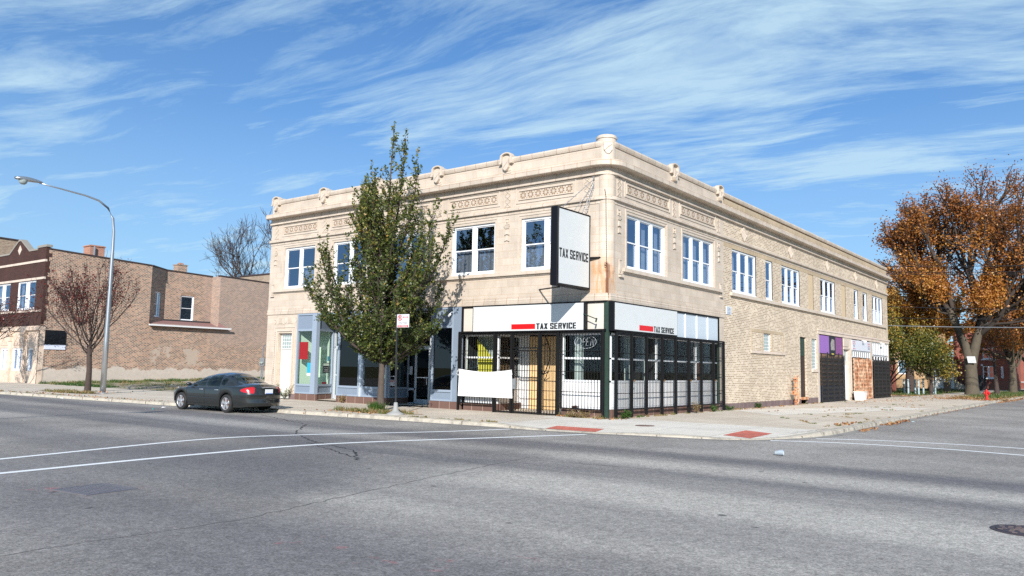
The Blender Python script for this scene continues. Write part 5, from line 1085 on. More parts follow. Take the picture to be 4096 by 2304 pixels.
# white shop fascia board of the middle shop
o = MB().fb(SD, 34.25, 39.45, 3.6, 4.34, -.06, -.0).build('shop_fascia_sign', mat('faded_white_fascia', (.6, .62, .68), .5, var=.06)); tag(o, 'faded white fascia board with red and blue lettering above the rusty gate', 'sign')
mr, mb_ = mat('faded_red_lettering', (.6, .18, .22), .6), mat('navy_lettering', (.03, .05, .15), .6)
for s, u0, u1, v0, v1, m_ in (('INTERNET', 34.4, 35.1, 4.16, 4.26, mr), ('SATELLITE', 34.4, 35.1, 4.02, 4.11, mr), ('TV', 34.5, 35.0, 3.83, 3.97, mb_), ('SERVICE', 34.4, 35.1, 3.67, 3.76, mr), ('SIGNS', 38.6, 39.25, 4.1, 4.24, mr), ('BANNERS', 38.65, 39.25, 3.98, 4.05, mr), ('PRINTING', 38.65, 39.25, 3.86, 3.92, mb_), ('DESIGN', 38.65, 39.25, 3.76, 3.82, mb_)):
    text('lettering', s, SD, u0, u1, v0, v1, -.064, m_, o, .02)
for u, lb in ((37.0, 'small twin flood lamp above the white shop fascia'), (42.6, 'small twin flood lamp above the far end shop transom')):
    t = empty('flood_lamp', SD.p(u, 4.38, -.05), lb, 'lamp', 'flood lamps on the shop lintel'); MB().tube([SD.p(u, 4.4, 0), SD.p(u, 4.4, -.2)], .03, 6).build('arm', m_white, t)
    for s in (-1, 1): MB().lathe(SD.p(u+s*.12, 4.36, -.2), [(.04, 0), (.09, .12), (.08, .14), (0, .14)], 12, (1, s*.5, -.7)).build('lamp_head', m_white, t)
# plaque, gas service, bucket, service meter, camera
o = MB().fb(SD, 11.38, 11.95, 4.72, 5.12, -.04, 0).build('wall_plaque', mat('plaque_white', (.6, .66, .72), .4)); tag(o, 'small white notice plaque on the buff brick beside the terracotta', 'plaque')
for k, (s, z) in enumerate((('FOR RENT', 5.03), ('INQUIRIES', 4.96), ('OFFICE 2ND FL', 4.89), ('CALL AGENT', 4.82), ('OPEN DAILY', 4.76))): text('lettering', s, SD, 11.46, 11.87, z-.012, z+.03, -.043, mb_, o, .01)
t = empty('gas_service_pipes', SD.p(21, 0, -.35), 'rusty gas regulator pipes standing against the buff brick wall', 'gas pipes')
b = MB(); b.tube([SD.p(20.82, 0, -.3), SD.p(20.82, 1.62, -.3)], .05, 8)
for z, r_, h in ((.15, .1, .1), (.55, .13, .06), (.62, .17, .1), (.85, .1, .08), (1.05, .16, .05), (1.12, .1, .12), (1.35, .12, .1), (1.5, .16, .05)): b.lathe(SD.p(20.82, z, -.3), [(.04, 0), (r_, .01), (r_, h), (.04, h+.01)], 10)
b.lathe(SD.p(20.82, .72, -.3), [(.05, 0), (.05, .25), (.13, .26), (.13, .3), (.03, .32)], 10, (0, -1, 0)); b.build('regulator', m_rust, t)
MB().tube([SD.p(20.82, 1.62, -.3), SD.p(20.9, 1.7, -.3), SD.p(21.25, 1.7, -.3), SD.p(21.32, 1.62, -.3), SD.p(21.32, .2, -.3), SD.p(21.25, .12, -.3), SD.p(21.1, .1, -.25)], .055, 8).tube([SD.p(20.9, .95, -.3), SD.p(21.3, .95, -.3)], .05, 8).build('bypass_pipe', mat('primed_pipe', (.62, .48, .36), .7, col2=(.5, .22, .09), vs=2.5), t)
b = MB(); cx, cy = .62, 33.9
for a, r0, z0 in ((1, .0, .0),): b.hexa([(cx-.3, cy-.36, 0), (cx+.3, cy-.36, 0), (cx+.3, cy+.36, 0), (cx-.3, cy+.36, 0), (cx-.36, cy-.43, .62), (cx+.36, cy-.43, .62), (cx+.36, cy+.43, .62), (cx-.36, cy+.43, .62)])
t = b.build('rubbish_bin', mat('white_bin_plastic', (.72, .7, .68), .5), bevel=.03); tag(t, 'small open white bin standing by the white door on the side street', 'bin')
MB().hexa([(cx-.38, cy-.45, .6), (cx+.38, cy-.45, .6), (cx+.38, cy+.45, .6), (cx-.38, cy+.45, .6), (cx-.38, cy-.45, .66), (cx+.38, cy-.45, .66), (cx+.38, cy+.45, .66), (cx-.38, cy+.45, .66)]).build('rim', m_beige, t, bevel=.015)
t = empty('electric_service_box', (-22.05, .25, 1.2), 'grey electric meter box with conduits beside the terracotta entrance', 'meter box')
MB().box(-22.25, -21.9, .0, .14, 1.72, 2.15).build('box', m_greyb, t, bevel=.015)
for x in (-22.12, -21.98): MB().lathe((x+.05, -.0, 1.9), [(.06, 0), (.06, .1), (0, .13)], 12, (0, -1, 0)).build('meter', m_gblock, t)
MB().tube([(-22.1, .08, 2.15), (-22.1, .08, 2.72), (-22.05, .08, 2.8), (-21.8, .08, 2.82)], .03, 8).tube([(-22.15, .08, 1.72), (-22.25, .08, .0)], .03, 8).tube([(-22.02, .08, 1.72), (-22.06, .08, .0)], .03, 8).build('conduit', m_galv, t)
t = empty('security_camera', FR.p(-8.0, 4.2, -.1), 'white dome camera at the top of the blue-grey shop front', 'camera'); MB().tube([FR.p(-8.0, 4.28, 0), FR.p(-8.0, 4.28, -.12), FR.p(-8.05, 4.2, -.16)], .02, 6).build('arm', m_white, t); MB().lathe(FR.p(-8.1, 4.08, -.24), [(.03, 0), (.055, .02), (.055, .16), (.03, .18)], 12, (.4, .4, .6)).build('housing', m_white, t)
t = empty('window_air_conditioner', FR.p(-10.2, 4.9, -.2), 'white air conditioner on a dark shelf behind the green tree', 'air conditioner'); MB().fb(FR, -10.6, -9.85, 4.9, 5.25, -.4, -.01).build('casing', m_white, t, bevel=.02); MB().fb(FR, -10.52, -9.93, 4.96, 5.19, -.41, -.4).build('grille', m_greyb, t); MB().fb(FR, -11.2, -9.7, 4.8, 4.88, -.5, -.01).build('shelf', m_txt, t)
# banner tied to the grille
t = empty('banner', (-5.9, -.24, 1.2), 'white cloth banner reading COME IN TODAY tied across the barred grille', 'banner')
b = MB(); n, mm = 24, 10
def bp_(i, j):
    u = i/n; v = j/mm; x = -7.33+2.85*u-(.07*(1-v))*(1-2*u); top = 1.78-.11*math.sin(math.pi*u)**1.0; bot = .62-.005; z = bot+(top-bot)*v
    return (x, -.24-.02*math.sin(u*9+v*2)*v, z)
for i in range(n):
    for j in range(mm): b.face([bp_(i, j), bp_(i+1, j), bp_(i+1, j+1), bp_(i, j+1)])
b.build('cloth', mat('banner_white_vinyl', (.8, .81, .82), .5), t, smooth=True); text('lettering', 'COME IN TODAY', FR, -6.98, -6.37, .74, .80, -.262, mat('banner_grey_print', (.2, .25, .32), .6), t, .0)
for x in (-7.36, -4.47): MB().tube([(x, -.25, 1.78), (x-.08, -.26, 1.68), (x-.1, -.26, 1.56), (x-.02, -.26, 1.5), (x+.04, -.26, 1.6), (x-.02, -.25, 1.72)], .012, 5).build('tie', m_white, t)
# neon open sign in the corner window
t = empty('neon_sign', (-1.05, .1, 3.0), 'unlit neon OPEN sign in an oval behind the corner window bars', 'neon sign'); m_neon = mat('white_neon_tube', (.42, .46, .5), .2)
b = MB()
def nt_(pts, w=.009): b.tube([(-1.08+p[0], .06, 2.93+p[1]) for p in pts], w, 5)
nt_([(.5*math.cos(a*.2618), .26*math.sin(a*.2618)) for a in range(25)])
nt_([(-.3+.1*math.cos(a*.42)+.03*math.sin(a*.42), .0+.15*math.sin(a*.42)) for a in range(16)]); nt_([(-.16, -.15), (-.08, .14), (.0, .15), (.03, .06), (-.02, 0), (-.12, -.01)]); nt_([(.22, .15), (.09, .15), (.03, -.15), (.16, -.15)]); nt_([(.06, 0), (.17, 0)]); nt_([(.23, -.15), (.29, .15), (.36, -.15), (.42, .15)]); b.build('tube_lettering', m_neon, t)
MB().tube([(-1.3, .07, 3.12), (-1.34, .07, 3.28)], .005, 4).tube([(-.85, .07, 3.12), (-.8, .07, 3.28)], .005, 4).build('hanger', m_txt, t)
MB().box(-.92, -.88, .3, .35, 1.0, 1.1)
o = MB().prism([(-7.0, .5, 3.1), (-6.55, .5, 2.7), (-6.15, .52, 2.3), (-5.75, .55, 1.4), (-6.9, .55, 1.4)], (0, .03, 0)).build('yellow_banner', m_yellow); tag(o, 'yellow-green cloth hanging inside the leftmost barred window', 'banner')
# notices on the shop glass
def notice(F, u0, u1, v0, v1, m_, label, cat='poster', d=-.012, name='poster'):
    return tag(MB().fb(F, u0, u1, v0, v1, d, d+.006).build(name, m_), label, cat)
notice(FR, -18.78, -18.07, 2.12, 3.02, mat('red_poster', (.28, .008, .010), .5), 'plain red poster in the leftmost shop window')
notice(FR, -18.08, -17.75, 1.42, 1.94, m_blue, 'light blue poster at the lower corner of the leftmost shop window'); notice(FR, -18.08, -17.75, 1.28, 1.4, m_white, 'small white strip notice under the blue poster')
o = notice(RA, .55, 1.15, 1.42, 1.95, m_txt, 'black office hours board in the angled shop window', 'notice board', name='notice_board'); MB().fb(RA, .58, 1.12, 1.8, 1.92, -.016, -.012).build('header_strip', m_mint, o)
for s, z in (('OFFICE HOURS', 1.68), ('TUE WED FRI 9-5', 1.59), ('9-1 THURSDAY', 1.53), ('SUN CLOSED', 1.47)): text('lettering', s, RA, .62, 1.08, z, z+.035, -.018, m_white, o, .0)
notice(RA, .95, 1.12, 2.05, 2.3, m_blue, 'tiny blue notice above the black office hours board'); notice(RA, .5, .95, .84, .96, mat('dark_red_strip', (.2, .02, .03), .5), 'dark red strip notice at the foot of the angled window'); 
o = notice(RB, .04, .48, .9, 1.38, mat('warning_white', (.7, .72, .78), .5), 'white and red camera warning notice in the second angled shop window', 'notice'); MB().fb(RB, .06, .46, 1.1, 1.17, -.016, -.012).build('red_band', m_redp, o); MB().fb(RB, .12, .4, 1.2, 1.34, -.016, -.012).build('camera_symbol', m_txt, o)
text('lettering', 'WARNING', RB, .08, .44, 1.105, 1.165, -.018, m_white, o, .01)
notice(FA, -12.15, -11.95, 1.45, 1.85, m_frost, 'pale blue notice taped beside the recessed glass door'); notice(FA, -17.0, -16.8, 2.1, 2.5, mat('lilac_poster', (.45, .35, .6), .5), 'lilac poster on the left recessed shop door', d=-.03)
o = tag(text('shop_window_lettering', 'ROCK', FR, -12.95, -12.15, 3.02, 3.28, -.006, mat('neon_green_letters', (.15, .6, .08), .4), None, .03), 'green and white lettering in the shop window behind the tree', 'lettering')
o = tag(MB().tube([(-1.62, -.02, .38), (-1.42, -.02, .41), (-1.4, -.02, .41), (-1.3, -.02, .43)], [.04, .045, .02, .015], 10).build('bottle', mat('brown_bottle_glass', (.05, .02, .015), .15)), 'dark brown bottle lying on the ledge behind the corner grille', 'bottle')
# ---------------------------------------------------------------- street lamps
def lamp(name='street_lamp'):
    t = empty(name, (0, 0, -.0), 'tall silver street lamp with a long curved arm beside the red-leaved tree', 'street lamp', 'curved arm street lamps')
    MB().lathe((0, 0, 0), [(.26, 0), (.26, .04), (.2, .06), (.17, .1)], 18).build('base_plate', m_galv, t)
    for a in range(4): MB().lathe((.2*math.cos(a*1.57+.8), .2*math.sin(a*1.57+.8), .04), [(.035, 0), (.035, .08), (0, .1)], 8).build('bolt', m_rust, t)
    P = [(0, 0, .05), (0, 0, 3), (0, 0, 6), (0, 0, 8.3), (0, -.01, 9.3), (0, -.1, 10.05), (0, -.42, 10.62), (0, -.95, 10.96), (0, -1.7, 11.12), (0, -3.0, 11.25), (0, -4.15, 11.36)]
    b = MB(); b.tube(P, [.165, .135, .11, .088, .078, .07, .062, .055, .05, .042, .036], 14); b.build('pole', m_galv, t, smooth=True)
    b = MB(); n = 14; k0 = []
    for i in range(13):
        f = i/12; y = -4.0-1.35*f; w = .06+.17*math.sin(min(1, f*1.25)*math.pi*.5) if f < .85 else .23*math.cos((f-.85)/.15*1.3); h = .06+.11*math.sin(f*math.pi*.9)
        k0.append([(w*math.cos(2*math.pi*j/n), y, 11.37+h*(1 if math.sin(2*math.pi*j/n) > 0 else .45)*math.sin(2*math.pi*j/n)+.03) for j in range(n)])
    for i in range(12):
        for j in range(n): b.face([k0[i][j], k0[i][(j+1) % n], k0[i+1][(j+1) % n], k0[i+1][j]])
    b.build('lamp_head', m_galv, t, smooth=True)
    b = MB(); b.lathe((0, -4.95, 11.37), [(.21, 0), (.21, -.08), (.18, -.17), (.09, -.24), (0, -.25)], 16); b.build('lamp_lens', m_gblock, t, smooth=True); return t
L1 = lamp(); L1.location = (-30.46, -4.53, 0)
L2 = copy_tree(L1); L2['label'] = 'identical street lamp standing on the near kerb, its shadow lying across the road'; L2.location = (-2.0, -34.4, -.1); L2.rotation_euler.z = math.pi
# parking sign
t = empty('parking_sign', (-6.57, -4.75, 0), 'white no parking sign on a slim black post with pale footing', 'sign')
MB().lathe((-6.57, -4.75, 0), [(.34, 0), (.34, .04), (.2, .1), (.1, .18), (.07, .46), (.04, .47)], 16).build('footing', mat('pale_footing', (.3, .3, .29), .7, var=.2, vs=8), t, smooth=True)
MB().tube([(-6.57, -4.75, .1), (-6.66, -4.75, 3.85)], .036, 8).build('post', m_txt, t)
class PFrame(Frame):
    def p(s, u, v, d=0): return Frame.p(s, u*.8, 3.84+(v-3.86)*.86, d)
PF = PFrame((-6.6, -4.8, 0), (1, .12, 0), (-.12, 1, 0)); o = MB().fb(PF, 0, .74, 3.27, 3.86, 0, .008).build('sign_plate', mat('sign_plate_white', (.6, .6, .62), .4), t, bevel=.003)
b = MB(); b.tube([PF.p(.18+.12*math.cos(a*.3142), 3.7+.115*math.sin(a*.3142), -.004) for a in range(21)], .014, 4); b.tube([PF.p(.1, 3.78, -.006), PF.p(.26, 3.62, -.006)], .012, 4); b.tube([PF.p(.38, 3.73, -.004), PF.p(.68, 3.73, -.004)], .011, 4)
for s, u in ((1, .38), (-1, .68)): b.face([PF.p(u-.03*s, 3.73, -.008), PF.p(u+.04*s, 3.765, -.008), PF.p(u+.04*s, 3.695, -.008)])
b.fb(PF, .05, .69, 3.29, 3.37, -.004, 0); b.build('red_marks', m_redp, o); text('letter', 'P', PF, .13, .23, 3.63, 3.77, -.003, m_txt, o, .02); text('lettering', 'NO PARKING', PF, .1, .64, 3.305, 3.355, -.007, m_white, o, .02)
for k, s in enumerate(('STREET CLEANING', '9AM - 2PM')): text('lettering', s, PF, .1, .64, 3.48-k*.07, 3.52-k*.07, -.003, m_txt, o, .0)
# road ironwork
t = empty('drain_grate', (2.95, -20.35, -.12), 'square cast iron catch basin grate set in the road at left', 'drain grate')
c = Vector((2.95, -20.35, -.126)); e1 = Vector((1.0, .12, 0))*.45; e2 = Vector((-.12, 1.0, 0))*.41
b = MB(); Gf = Frame(c, e1, e2)
def gq(u0, u1, v0, v1, z0, z1): b.hexa([c+e1*u0+e2*v0+Z*z0, c+e1*u1+e2*v0+Z*z0, c+e1*u1+e2*v1+Z*z0, c+e1*u0+e2*v1+Z*z0, c+e1*u0+e2*v0+Z*z1, c+e1*u1+e2*v0+Z*z1, c+e1*u1+e2*v1+Z*z1, c+e1*u0+e2*v1+Z*z1])
gq(-1, 1, -1, -.9, -.01, .012); gq(-1, 1, .9, 1, -.01, .012); gq(-1, -.9, -.9, .9, -.01, .012); gq(.9, 1, -.9, .9, -.01, .012)
for k in range(9): v = -.8+k*.2; gq(-.9, .9, v-.045, v+.045, -.01, .01)
for k in range(10): u = -.8+k*.178; gq(u-.04, u+.04, -.9, .9, -.012, .006)
b.build('grating', mat('dark_grate_iron', (.13, .125, .14), .5, var=.4, vs=12), t); b = MB(); b.face([c+e1*1.0+e2*1.0+Z*.001, c+e1*1.0-e2*1.0+Z*.001, c-e1*1.0-e2*1.0+Z*.001, c-e1*1.0+e2*1.0+Z*.001]); b.build('pit_shade', mat('drain_pit_shade', (.006, .006, .007), .9), t)  # flat black sheet painted for the shade below the bars
m_rib = mat('worn_iron_ribs', (.16, .12, .11), .5, var=.3)
def cover(x, y, z, r_, label, m_):
    t = empty('manhole_cover', (x, y, z), label, 'manhole cover'); b = MB(); b.lathe((x, y, z), [(r_, -.01), (r_, .005), (r_*.86, .006), (r_*.86, .001), (r_*.84, .001), (r_*.84, .008), (0, .009)], 32); b.build('lid', m_, t)
    b = MB()
    for k in range(5):
        for j in range(8):
            a = j*math.pi/4+k*.3; q = r_*(.15+.15*k); b.box(x+q*math.cos(a)-.03, x+q*math.cos(a)+.03, y+q*math.sin(a)-.012, y+q*math.sin(a)+.012, z+.008, z+.014)
    b.build('ribs', m_rib, t)
cover(14.53, -13.92, -.126, .42, 'round dark iron manhole cover in the road at right edge', mat('brown_iron', (.05, .035, .04), .55, var=.3)); cover(2.72, -2.16, .002, .33, 'round rusty manhole cover in the pale corner pavement', mat('rusty_cover', (.12, .06, .04), .7, var=.3))
# litter
def litter(x, y, z, m_, label, s=.12, cat='litter', name='litter_scrap', seed=1):
    r_ = random.Random(seed); b = MB(); P = [Vector((x+r_.uniform(-s, s), y+r_.uniform(-s, s), z+r_.uniform(0, s*.5))) for _ in range(5)]; c_ = sum(P, Vector())/5+Z*s*.3; b.v = []
    for i in range(5): b.face([P[i], P[(i+1) % 5], c_])
    return tag(b.build(name, m_), label, cat)
t = empty('plastic_cup', (8.94, -7.0, -.12), 'crushed clear plastic cup lying on the road in the junction', 'cup'); b = MB(); 
prof = []
ax = Vector((.95, .2, .12)).normalized(); b.lathe((8.83, -7.03, -.06), [(.055, 0), (.075, .1), (.09, .2), (.083, .2), (.07, .1), (.05, .01)], 14, ax); o = b.build('cup_wall', mat('clear_cup_plastic', (.38, .44, .5), .15), t)
for v in o.data.vertices: v.co.z = max(v.co.z*.8, .0)+.0; v.co.y += .02*math.sin(v.co.x*40)
litter(-16.19, -9.23, -.12, mat('teal_wrapper', (.05, .5, .45), .4), 'teal wrapper lying on the road left of the parked car', .14, seed=3); litter(-17.1, -8.23, -.12, m_white, 'white paper scrap by the kerb left of the parked car', .1, seed=4); litter(-27.5, -8.0, -.12, m_white, 'white scrap in the gutter under the silver street lamp', .12, seed=5)
litter(8.5, 10.5, -.12, mat('pale_blue_scrap', (.5, .65, .68), .4), 'pale blue scrap in the side street gutter', .12, seed=6); litter(5.6, 24.5, .01, m_white, 'white scrap on the leafy side pavement', .12, seed=7); litter(.35, 2.3, .01, m_white, 'white paper scrap at the foot of the side grille', .08, seed=8); litter(.5, 12.2, .01, m_white, 'white paper scrap at the foot of the buff brick wall', .1, seed=9); litter(-40, 5, .12, m_white, 'white scrap on the vacant lot grass', .15, seed=10); litter(-36.5, 3.5, .08, m_white, 'white ball of paper on the vacant lot', .13, seed=12)
# ---------------------------------------------------------------- parked sedan (built along +x, turned into place)
def interp(x, pts):
    pts = sorted(pts)
    if x <= pts[0][0]: return pts[0][1]
    for (a, p), (b_, q) in zip(pts, pts[1:]):
        if x <= b_: t = (x-a)/(b_-a); t = t*t*(3-2*t)*.35+t*.65; return p+(q-p)*t
    return pts[-1][1]
CAR = empty('parked_car', (0, 0, 0), 'dark grey four-door sedan parked at the kerb before the vacant lot', 'car')
m_carp = mat('dark_grey_metallic_paint', (.033, .036, .035), .22, metal=.5, coat=1)
m_cglass = mat_glass('car_glass', (.26, .32, .30), 1.45); m_seam = mat('panel_gap', (.008, .008, .008), .8); m_tail = mat('tail_light_red', (.45, .008, .012), .15, coat=.8); m_rim = mat('alloy_rim', (.62, .63, .65), .25, metal=.7)
WX = (1.48, -1.28); WR = .325
def arch(x):
    z = .21+.05*max(0, (abs(x)-2.0)/.5)
    for c in WX:
        if abs(x-c) < .385: z = max(z, .325+math.sqrt(.385**2-(x-c)**2))
    return z
def halfw(x): return .925*max(0, 1-abs(x/2.56)**(6 if x > 0 else 8))**.45
def shoulder(x): return interp(x, [(-2.52, .86), (-2.2, .93), (-1.6, .94), (-.5, .90), (.9, .87), (1.7, .80), (2.2, .68), (2.52, .5)])
def centre(x): return interp(x, [(-2.52, .93), (-2.3, 1.03), (-1.9, 1.06), (-1.2, 1.04), (.9, .98), (1.2, .97), (1.8, .88), (2.3, .72), (2.52, .56)])
NX, NL, NT = 240, 34, 14
xs = [2.56*math.sin(math.pi*(i/NX-.5)) for i in range(NX+1)]
def bodypt(x, j, side):
    zb, zs = arch(x), shoulder(x); w = halfw(x)
    if j <= NL:
        f = j/NL; z = zb+(zs-zb)*f; h = (z-.52)/.45
        y = w*(1-.05*h*h-.10*max(0, f-.86)**2/.0196*.25-(.05*(1-f)**3)); bulge = .012*math.exp(-((z-.60)/.04)**2); y -= bulge*0
    else:
        s = (j-NL)/NT; yw = w*(1-.05*((zs-.52)/.45)**2-.025); y = yw*(1-s); z = zs+(centre(x)-zs)*(1-(1-s)**2.4)
    e = max(0, (abs(x)-1.95)/.58); dx = .20*((z-.5)/.45)**2*e
    if x < 0: dx = (.15*max(0, (z-.62)/.4)**1.4+.12*max(0, (.42-z)/.25)**2)*e; dx -= .03*math.exp(-((z-.52)/.1)**2)*e
    return Vector((x-math.copysign(dx, x), y*side, z))
def in_tail(p):
    if p.x > -2.02 or abs(p.y) < .47+(.93-p.z)*.35: return False
    t = min(1, (-2.02-p.x)/.30); return abs(p.z-(.815+.02*t)) < .115*t**.6
def in_head(p): return p.x > 2.05 and .55 < p.z < .70 and abs(p.y) > .45
body, tail, head = MB(), MB(), MB()
for side in (1, -1):
    G = [[bodypt(x, j, side) for j in range(NL+NT+1)] for x in xs]
    for i in range(NX):
        for j in range(NL+NT):
            q = [G[i][j], G[i+1][j], G[i+1][j+1], G[i][j+1]]; c = sum(q, Vector())/4
            if side < 0: q = q[::-1]
            (tail if in_tail(c) else head if in_head(c) else body).face(q)
b_o = body.build('body', m_carp, CAR, smooth=True); pieces(tail, 'tail_light', m_tail, CAR, smooth=True); pieces(head, 'headlight', m_cglass, CAR, smooth=True)
# greenhouse
zr_ = [(1.30, .965), (1.0, 1.10), (.65, 1.24), (.3, 1.345), (-.1, 1.405), (-.5, 1.425), (-.9, 1.395), (-1.25, 1.29), (-1.6, 1.14), (-1.9, 1.045)]
def ghpt(x, th, side):
    z0 = .88; zt = interp(x, zr_); wb = .845-.10*abs((x+.3)/1.6)**3; n = 2/2.5
    return Vector((x, side*wb*math.cos(th)**n*(1-.05*math.sin(th)), z0+(zt-z0)*math.sin(th)**n))
gh, sw, ws, rw = MB(), MB(), MB(), MB(); NG, NTH = 106, 30
gx = [1.30-3.2*i/NG for i in range(NG+1)]
for side in (1, -1):
    G = [[ghpt(x, math.pi/2*j/NTH, side) for j in range(NTH+1)] for x in gx]
    for i in range(NG):
        for j in range(NTH):
            q = [G[i][j], G[i+1][j], G[i+1][j+1], G[i][j+1]]; c = sum(q, Vector())/4; th = math.pi/2*(j+.5)/NTH
            if side > 0: q = q[::-1]
            zt = interp(c.x, zr_); t = gh
            arc = c.z < .93+(zt-.93)*.86
            if c.z > .935 and th < R(53) and arc:
                if -.0 < c.x < 1.1 and c.z < zt-.055 or -.84 < c.x < -.07 and c.z < zt-.07 and c.z < 1.40-(max(0, -.55-c.x)/.3)**2*.3 or (-1.17 < c.x < -.91 and ((c.x+.99)/.17)**2+((c.z-1.08)/.135)**2 < 1): t = sw
            elif c.x > .42 and th > R(56): t = ws if c.z < 1.32 else gh
            elif c.x < -1.0 and th > R(38) and ((c.x+1.46)/.46)**4+(c.y/.66)**4 < 1: t = rw
            t.face(q)
gh.build('roof', m_carp, CAR, smooth=True); pieces(sw, 'side_window', m_cglass, CAR, smooth=True); ws.build('windshield', m_cglass, CAR, smooth=True); rw.build('rear_window', m_cglass, CAR, smooth=True)
# dark window surrounds, seams, mouldings
b = MB()
def onside(x, z, side, off=.004):
    best = None
    for j in range(NL+1):
        p = bodypt(x, j, side)
        if best is None or abs(p.z-z) < abs(best.z-z): best = p
    return Vector((best.x, best.y+side*off, z))
for side in (1, -1):
    for xa, xb in ((1.02, 1.10), (-.04, -.03), (-.93, -1.0)):
        b.tube([onside(xa+(xb-xa)*k/8, .27+(.60)*k/8, side) for k in range(9) if .27+.6*k/8 > arch(xa+(xb-xa)*k/8)+.02], .0055, 4)
    b.tube([onside(.98-1.9*k/20, .3, side) for k in range(21)], .005, 4)
    b.tube([onside(-2.05-.3*k/8, .60-.02*k/8, side) for k in range(9)], .005, 4)
b.tube([(-2.585+.28*abs(-1+2*k/24)**4, -.74+1.48*k/24, .655) for k in range(25)], .007, 4); b.tube([(-2.30-.0, -.66+1.32*k/12, 1.005) for k in range(13)], .005, 4); b.build('panel_gap', m_seam, CAR)
b = MB()
for side in (1, -1): b.tube([onside(.98-1.9*k/20, .50, side, .002) for k in range(21)], .014, 5)
b.build('side_moulding', m_carp, CAR)
b = MB()
for side in (1, -1):
    for x in (.18, -.74): b.tube([onside(x+.09, .80, side, .0), onside(x+.05, .80, side, .035), onside(x-.08, .80, side, .035), onside(x-.12, .80, side, .0)], .014, 6)
pieces(b, 'door_handle', m_rim, CAR)
for side in (1, -1):
    p = Vector((.92, side*.93, .97)); b = MB(); k0 = [[(p.x+.09*c_*math.cos(a), p.y+side*(.10*s_-.02), p.z+.07*c_*math.sin(a)) for a in [j*.6283 for j in range(10)]] for s_, c_ in ((-.9, .3), (-.4, .85), (.3, 1), (.9, .8), (1.2, .3))]
    for r0, r1 in zip(k0, k0[1:]):
        for j in range(10): b.face([r0[j], r0[(j+1) % 10], r1[(j+1) % 10], r1[j]])
    b.build('wing_mirror', m_carp, CAR, smooth=True)
o = MB().box(-2.55, -2.53, -.16, .16, .70, .86).build('license_plate', mat('plate_white', (.7, .72, .74), .4), CAR); MB().box(-2.554, -2.5505, -.15, .15, .70, .725).build('plate_border', mat('plate_blue', (.1, .2, .5), .4), o)
MB().tube([(-2.50, -.28+.56*k/10, .915+.01*math.sin(math.pi*k/10)) for k in range(11)], .012, 6).build('trunk_trim', m_rim, CAR)
MB().tube([(-1.72, -.72, 1.0), (-1.78, -.72, 1.62)], .004, 4).build('antenna', m_txt, CAR)
MB().box(-1.95, 1.95, -.6, .6, .2, .34).box(-2.2, -1.7, .4, .62, .2, .27).build('underbody', m_seam, CAR)
b = MB(); b.box(-.95, -.75, -.62, -.1, .5, 1.12); b.box(-.95, -.75, .1, .62, .5, 1.12); b.box(.15, .3, -.6, -.12, .5, 1.12); b.box(.15, .3, .12, .6, .5, 1.12); b.box(.17, .28, -.46, -.26, 1.14, 1.27); b.box(.17, .28, .26, .46, 1.14, 1.27); b.box(-1.6, -.8, -.66, .66, .5, .95); b.build('seat', mat('grey_seat_fabric', (.14, .14, .135), .9), CAR)
b = MB()
for c in WX:
    for s in (1, -1):
        for k in range(16):
            a0, a1 = math.pi*k/15, math.pi*(k+1)/15
            b.face([(c+.4*math.cos(a0), s*.9, .325+.4*math.sin(a0)), (c+.4*math.cos(a1), s*.9, .325+.4*math.sin(a1)), (c+.4*math.cos(a1), s*.55, .325+.4*math.sin(a1)), (c+.4*math.cos(a0), s*.55, .325+.4*math.sin(a0))])
        b.face([(c+.4*math.cos(a), s*.55, .325+.4*math.sin(a)) for a in [math.pi*k/12 for k in range(13)]]+[(c-.4, s*.55, .15), (c+.4, s*.55, .15)])
pieces(b, 'wheel_well', m_seam, CAR)
for c in WX:
    for s in (1, -1):
        w = MB(); Y = s*.885; ax = (0, s, 0)
        w.lathe((c, Y-.0*s, WR), [(.19, -.2), (.30, -.2), (.325, -.17), (.325, -.03), (.305, .0), (.225, .005), (.215, -.02)], 30, ax); o = w.build('wheel', m_tyre, CAR, smooth=True)
        r = MB(); r.lathe((c, Y, WR), [(.225, -.005), (.215, .003), (.205, -.01), (.2, -.08)], 30, ax); r.lathe((c, Y, WR), [(.055, -.06), (.055, -.005), (.03, .002), (0, .002)], 14, ax)
        for k in range(5):
            a = 2*math.pi*k/5+.3; d1, n1 = Vector((math.cos(a), 0, math.sin(a))), Vector((-math.sin(a), 0, math.cos(a))); C0 = Vector((c, Y-s*.012, WR)); V = Vector((0, s, 0))
            r.hexa([C0+d1*.04-n1*.035-V*.03, C0+d1*.21-n1*.055-V*.04, C0+d1*.21+n1*.055-V*.04, C0+d1*.04+n1*.035-V*.03, C0+d1*.04-n1*.03+V*.002, C0+d1*.212-n1*.045+V*.004, C0+d1*.212+n1*.045+V*.004, C0+d1*.04+n1*.03+V*.002])
        r.build('rim', m_rim, o, smooth=False); d = MB(); d.lathe((c, Y-s*.09, WR), [(.2, 0), (0, 0)], 24, ax); d.lathe((c, Y-s*.085, WR), [(.14, 0), (.14, .015), (.0, .015)], 20, ax); d.build('brake_disc', mat('rusty_brake_disc', (.2, .06, .03), .6) if 'rusty_brake_disc' not in bpy.data.materials else bpy.data.materials['rusty_brake_disc'], o)
CAR.location = (-14.35, -7.08, -.13); CAR.rotation_euler.z = R(180+2.5); CAR.scale = (1.12, 1.12, 1.12)
